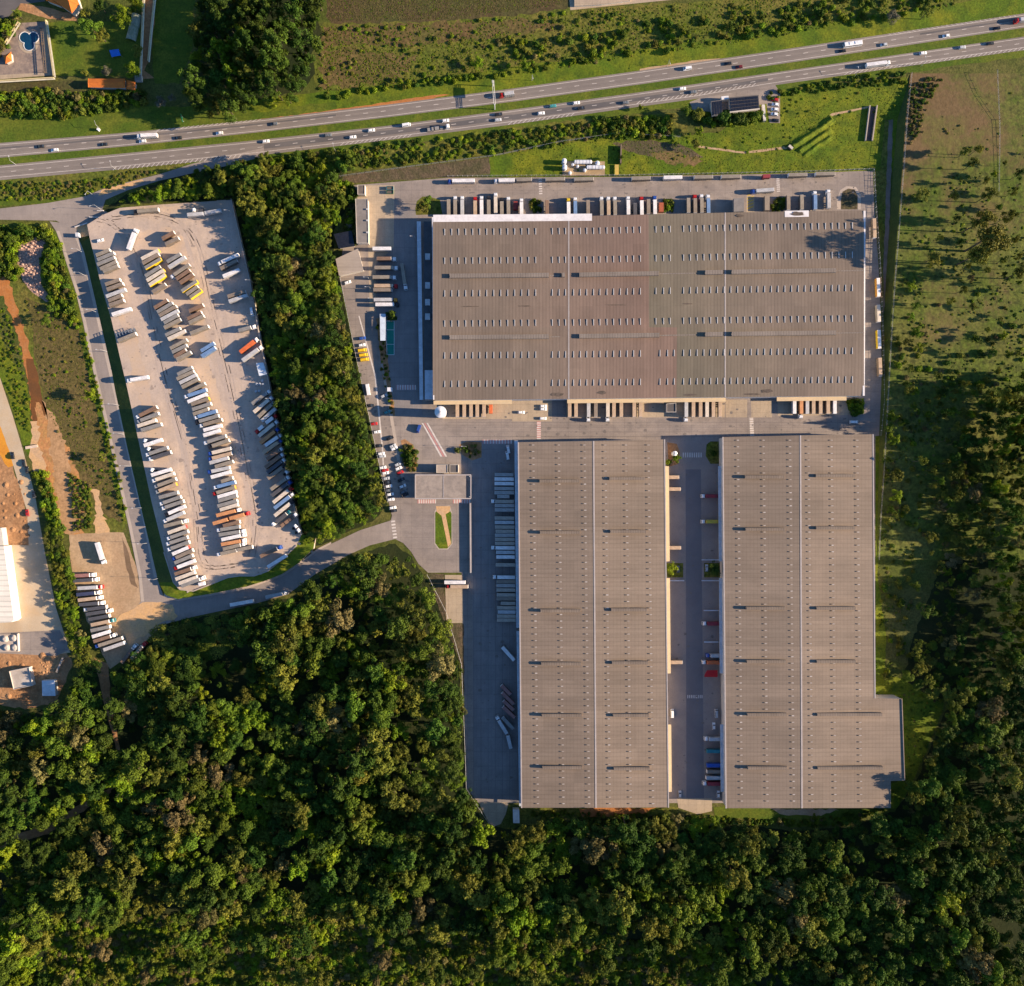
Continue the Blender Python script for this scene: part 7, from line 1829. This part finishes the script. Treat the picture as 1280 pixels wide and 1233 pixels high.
shrub_field([(1106, 380), (1280, 340), (1290, 620), (1200, 620), (1150, 700), (1130, 840), (1100, 840), (1098, 700), (1104, 560)], 4000, 1.8, 5.0, .95, 27, (3, 5, 3, 1.5, 1.4), hs=(.7, 1.3), bias=lambda x, y: .02 + .42 * max(0, clump(x, y, .05, .06, 1.0) - .25) * min(1, (y - 330) / 160))
shrub_field([(1096, 850), (1180, 875), (1176, 900), (1136, 990), (1116, 1010), (1116, 980), (1132, 975), (1128, 873)], 500, 1, 2.2, .95, 28, (3, 3, 3, 2, 1), hs=(.5, .9), bias=lambda x, y: .6)
shrub_field([(655, 1014), (800, 1018), (900, 1020), (1000, 1026), (1110, 1012), (1050, 1034), (900, 1030), (700, 1034)], 1000, 1.4, 3.2, .8, 29, (3, 3, 4, 2, 1))
shrub_field([(60, 1150), (330, 1140), (560, 1160), (900, 1185), (960, 1240), (60, 1240)], 16000, 1.6, 5.4, .56, 30, (1, 7, 9, .2, 3), hs=(.5, 1.1))
shrub_field([(690, 165), (900, 165), (975, 118), (1130, 100), (1128, 140), (1050, 150), (1000, 185), (900, 200), (700, 215)], 900, 1, 2.2, 1.0, 31, (2, 3, 6, 1, 0), hs=(.4, .8), bias=lambda x, y: .3)
shrub_field([(1060, 96), (1130, 88), (1134, 104), (1040, 112), (960, 124), (962, 116)], 500, 1.6, 3.2, .8, 32, (3, 3, 5, 2, 0))
shrub_field([(422, 226), (444, 232), (446, 305), (436, 300), (430, 280), (434, 256)], 260, 2.4, 5, .6, 33, (4, 3, 2, 3, 1))
shrub_field([(470, 398), (480, 398), (487, 470), (493, 518), (488, 518), (477, 465)], 160, 1.3, 2.6, .9, 34, (2, 3, 2, 1, 1))
shrub_field([(500, 560), (512, 556), (521, 568), (520, 588), (509, 589)], 220, 1.8, 3.6, .6, 35, (2, 5, 1, 2, 1))
shrub_field([(578, 558), (596, 556), (600, 568), (588, 573)], 90, 1.6, 3, .7, 36, (2, 4, 1, 2, 1))
shrub_field([(1059, 502), (1079, 500), (1079, 514), (1068, 518)], 160, 2, 4, .6, 37, (2, 1, 6, 0, 0))
shrub_field([(966, 249), (981, 248), (981, 262), (966, 263)], 90, 2, 3.6, .6, 38, (2, 4, 3, 1, 0))
shrub_field([(830, 250), (842, 249), (842, 263), (830, 264)], 90, 2, 3.6, .6, 39, (3, 3, 3, 1, 0))
shrub_field([(663, 251), (675, 251), (675, 265), (664, 265)], 90, 2, 3.4, .6, 40, (2, 4, 2, 1, 1))
shrub_field([(484, 392), (492, 391), (494, 400), (485, 401)], 40, 2, 3, .6, 41, (3, 1, 1, 3, 0))
shrub_field([(862, 138), (900, 142), (958, 140), (956, 150), (900, 156), (866, 150)], 400, 2.4, 5.5, .6, 42, (4, 2, 2, 4, 0))
shrub_field([(405, 120), (470, 108), (560, 96), (640, 88), (636, 94), (540, 106), (460, 116), (408, 124)], 600, 2, 4.6, .7, 43, (3, 2, 6, 1, 0))
# source shrubs are real ones
src = []
for k, (x, y, r) in enumerate(((510, 572, 6), (572, 563, 4), (836, 578, 4), (892, 566, 4), (445, 290, 5))):
    src.append(shrub(k, x, y, r, {0: 'rounded green shrub on the flower bed left of the gatehouse lanes', 1: 'olive shrub at the left rim of the round bed above the gatehouse', 2: 'small bright shrub at the foot of the white tank between the sheds', 3: 'dark shrub on the rounded bed right of the alley crossing', 4: 'russet shrub against the left wall of the office block'}[k]).children[0])
so_ = gn_scatter('scrub', shrubs, src); tag(so_, 'low scrub and rough bushes over the open ground', 'scrub')

# trees that stand apart
D, MI, OL, LI, TA, D2, OL2, M2_ = KINDS
for kd, x, y, r, hs, lab in ((MI, 113, 34, 15, .9, 'large round tree on the lawn left of the polytunnel'), (OL, 127, 46, 10, .8, 'olive tree at the lower right of the large lawn tree'), (LI, 151, 19, 14, .9, 'bright tree above the polytunnel'), (LI, 168, 5, 11, .9, 'bright tree at the top end of the stable lane'),
                       (OL, 172, 64, 9, .9, 'olive tree touching the yellow lane wall'), (LI, 164, 87, 10.5, 1.0, 'round bright tree right above the tiled tack room'), (OL, 107, 92, 4.5, 1.1, 'small olive tree at the left end of the stable'), (PALE, 133, 90, 6, 1.1, 'small grey-green tree behind the stable roof'),
                       (PALE, 200, 126, 7, 1.0, 'pale grey tree on the verge below the stable lane'), (PALE, 214, 123, 4.5, 1.0, 'small pale tree right of the grey verge tree'), (OL, 106, 16, 7, .9, 'tree between the villa and the lawn'), (D, 125, 8, 10, 1, 'dark tree at the top edge right of the villa'), (MI, 22, 18, 7, .9, 'tree at the upper left of the pool terrace'), (LI, 8, 36, 8, .9, 'bright tree left of the pool terrace'), (OL, 2, 54, 6, .9, 'olive tree at the left edge beside the pool terrace'),
                       (LI, 341, 127, 8, .9, 'lime green tree at the foot of the northern wood'), (MI, 361, 124, 8, .9, 'rounded tree right of the lime green one by the highway'), (LI, 597, 78, 8, .8, 'bright tree in the rough field above the gantry'), (LI, 656, 80, 7, .9, 'bright tree on the field edge right of the gantry'), (D2, 911, 35, 9, 1.5, 'tall dark tree in the rough field near the top'), (PALE, 1115, 20, 8, 1.0, 'bare greyish tree beside the upper carriageway at the right'), (OL2, 1158, 16, 9, 1.1, 'olive tree at the top right above the highway'),
                       (MI, 534, 252, 8, 1.0, 'tree at the left end of the north dock row'), (OL, 528, 260, 9, .9, 'olive tree on the bed beside the covered walkway'), (LI, 846, 573, 6, .9, 'yellow-green tree right of the small white tank'), (LI, 840, 711, 8, .9, 'round lime tree in the left alley planter'), (D, 893, 711, 11, .9, 'round dark tree in the right alley planter'), (D, 490, 393, 6, .8, 'dark tree above the green court'),
                       (MI, 858, 139, 8, 1.0, 'tree left of the solar building'), (OL, 873, 143, 9, 1.0, 'olive tree close to the slatted solar wing'), (D, 905, 147, 10, .9, 'dark tree below the slatted solar wing'), (D, 925, 149, 10, .9, 'dark tree below the solar panels'), (MI, 946, 146, 9, .9, 'tree at the lower right of the solar panels'), (LI, 874, 163, 6, .9, 'small bright tree below the solar building'), (OL, 869, 180, 6.5, .9, 'olive tree at the start of the hollow footpath'), (LI, 801, 134, 4, .8, 'small lime shrub-tree on the highway edge'), (D2, 776, 197, 3, 1.2, 'small dark tree beside the yellow frame'),
                       (LI, 112, 493, 8, 1.2, 'bright tree left of the truck yard road with a dark shadow'), (OL, 128, 572, 6, 1.1, 'olive tree lower down left of the truck yard road'), (MI, 15, 300, 9, .9, 'tree at the left edge above the rubble patch'), (LI, 64, 320, 10, .9, 'bright tree right of the rubble patch'), (MI, 30, 286, 8, .9, 'tree at the top of the rubble patch'), (LI, 70, 350, 9, .9, 'bright tree below the rubble patch'), (MI, 58, 400, 9, .8, 'tree above the dry scrub left of the truck yard'),
                       (OL2, 1152, 243, 10, 10, 'round dark olive tree at the left of the pasture'), (TALL, 1223, 186, 6, 15, 'tall tree in the upper pasture, right one of the top pair'), (TALL, 1206, 190, 5.5, 13, 'tall tree in the upper pasture, left one of the top pair'), (TALL, 1216, 204, 6, 16, 'tall tree just below the top pair in the pasture'), (TALL, 1236, 243, 8, 21, 'tall tree on the right side of the middle pasture'), (OL2, 1192, 246, 6, 12, 'thin tree in the middle pasture'),
                       (TALL, 1240, 296, 21, 43, 'huge olive tree in the pasture whose shadow reaches the long roof'), (TALL, 1222, 318, 14, 34, 'tall tree at the lower left of the huge pasture tree'), (TALL, 1228, 276, 11, 33, 'tall tree directly above the huge pasture tree'), (TALL, 1168, 322, 10, 15, 'spreading olive tree left of the huge pasture tree'), (TALL, 1276, 340, 9, 24, 'tall tree at the right edge of the photo below the huge tree'), (OL2, 1258, 272, 8, 20, 'olive tree right of the huge pasture tree'),
                       (LI, 1140, 358, 7, .9, 'bright tree by the field fence, uppermost of the line'), (MI, 1145, 383, 8, .9, 'tree by the field fence, second down the line'), (LI, 1139, 396, 6, .9, 'bright small tree by the field fence, third down'), (LI, 1147, 415, 8, 1.0, 'bright tree in the fence line near the yellow trailer'), (OL, 1134, 428, 7, .9, 'olive tree left of the fence line pair'), (LI, 1150, 434, 7, 1.0, 'bright tree below the pair in the fence line'), (OL, 1136, 488, 7, 1.0, 'olive tree near the lower bend of the field fence'), (LI, 1144, 489, 5.5, 1.0, 'lime tree touching the olive one by the lower fence'),
                       (MI, 1142, 509, 7, 1.1, 'tree right of the lower field fence'), (LI, 1116, 520, 8, 1.0, 'bright tree at the right end of the warehouse lane'), (MI, 1112, 535, 8, 1.0, 'tree above the corner of the right southern warehouse'), (LI, 1118, 549, 8, 1.0, 'bright tree beside the upper right warehouse corner'), (OL, 1122, 595, 9, 1.0, 'olive tree beside the right warehouse wall'), (LI, 1121, 620, 9, 1.0, 'lime tree beside the right warehouse wall'), (OL2, 1165, 588, 8, 1.3, 'olive tree in the lower pasture'), (TA, 1178, 632, 9, 1.2, 'brownish tree in the lower pasture'), (OL2, 1198, 592, 8, 1.2, 'tree at the edge of the thin wood'), (OL2, 1204, 655, 8, 1.2, 'olive tree standing in the dark hollow of the lower pasture'), (OL2, 1162, 672, 8, 1.2, 'slender olive tree left of the dark hollow'), (MI, 1145, 733, 7, 1.1, 'lone green tree in the low pasture'), (OL, 1108, 845, 6, .9, 'tree above the warehouse extension'), (MI, 1190, 515, 9, 1.0, 'tree in the thicket above the lower pasture'), (OL, 1205, 517, 9, 1.0, 'olive tree right of the thicket tree'), (D, 1178, 490, 9, 1.1, 'dark tree of the upper thicket'), (D, 1262, 492, 13, 1.2, 'big dark tree at the right edge thicket'), (OL2, 1245, 495, 11, 1.2, 'big olive tree of the right edge thicket'), (D2, 1222, 425, 6, .9, 'dark round bush-tree in the dry pasture'), (LI, 1262, 442, 5, .8, 'yellowish small tree at the right of the dry pasture'),
                       (LI, 384, 676, 6, .8, 'bright tree at the corner between the truck yard bank and woodland'), (OL, 575, 886, 10, 1.1, 'golden round tree at the edge of the lower left yard'), (LI, 172, 850, 18, .42, 'wide bright tree at the top left of the southern woodland'), (LI, 1020, 1022, 5, .9, 'bright small tree below the right warehouse'), (MI, 1142, 985, 14, 1.1, 'large tree at the lower right of the stepped warehouse'), (LI, 893, 1030, 11, 1.2, 'bright tree below the alley yard')):
    tree(kd, x, y, r, lab, None, hs, name='tree')
# rubble and spoil
rk2 = random.Random(9); b = MB()
for x, y, r in scatter([(24, 310), (40, 302), (62, 294), (52, 310), (48, 332), (52, 358), (62, 372), (44, 366), (28, 350)], 2200, 1.0, 2.4, .9, 88):
    p = P(x, y); s = r * MPP * .8; q = rk2.uniform(0, 3)
    b.cyl((p.x, p.y), s, 0, s * .7, 6, r2=s * .55)
ro = b.build('rubble', nmat('rubble_stone', (.44, .29, .22), (.36, .24, .19), .3, None, 1, .5, .2, 1, .95)); tag(ro, 'reddish rubble lying in rows', 'rubble', None, 'stuff')
b = MB()
for x, y, r in scatter([(0, 830), (60, 815), (78, 830), (72, 880), (0, 880)], 70, 1.5, 5, 1.5, 89) + scatter([(0, 600), (30, 600), (36, 670), (8, 668)], 50, 1.5, 4, 1.6, 90) + scatter([(50, 826), (74, 820), (74, 842), (54, 842)], 160, 1, 2.2, .9, 91):
    p = P(x, y); s = r * MPP; b.cyl((p.x, p.y), s, 0, s * .22, 9, r2=s * .55).cyl((p.x, p.y), s * .55, s * .2, s * .34, 9, r2=s * .12)
ro = b.build('spoil_heaps', M['soil']); tag(ro, 'small heaps of dug soil on the building site', 'soil', None, 'stuff')
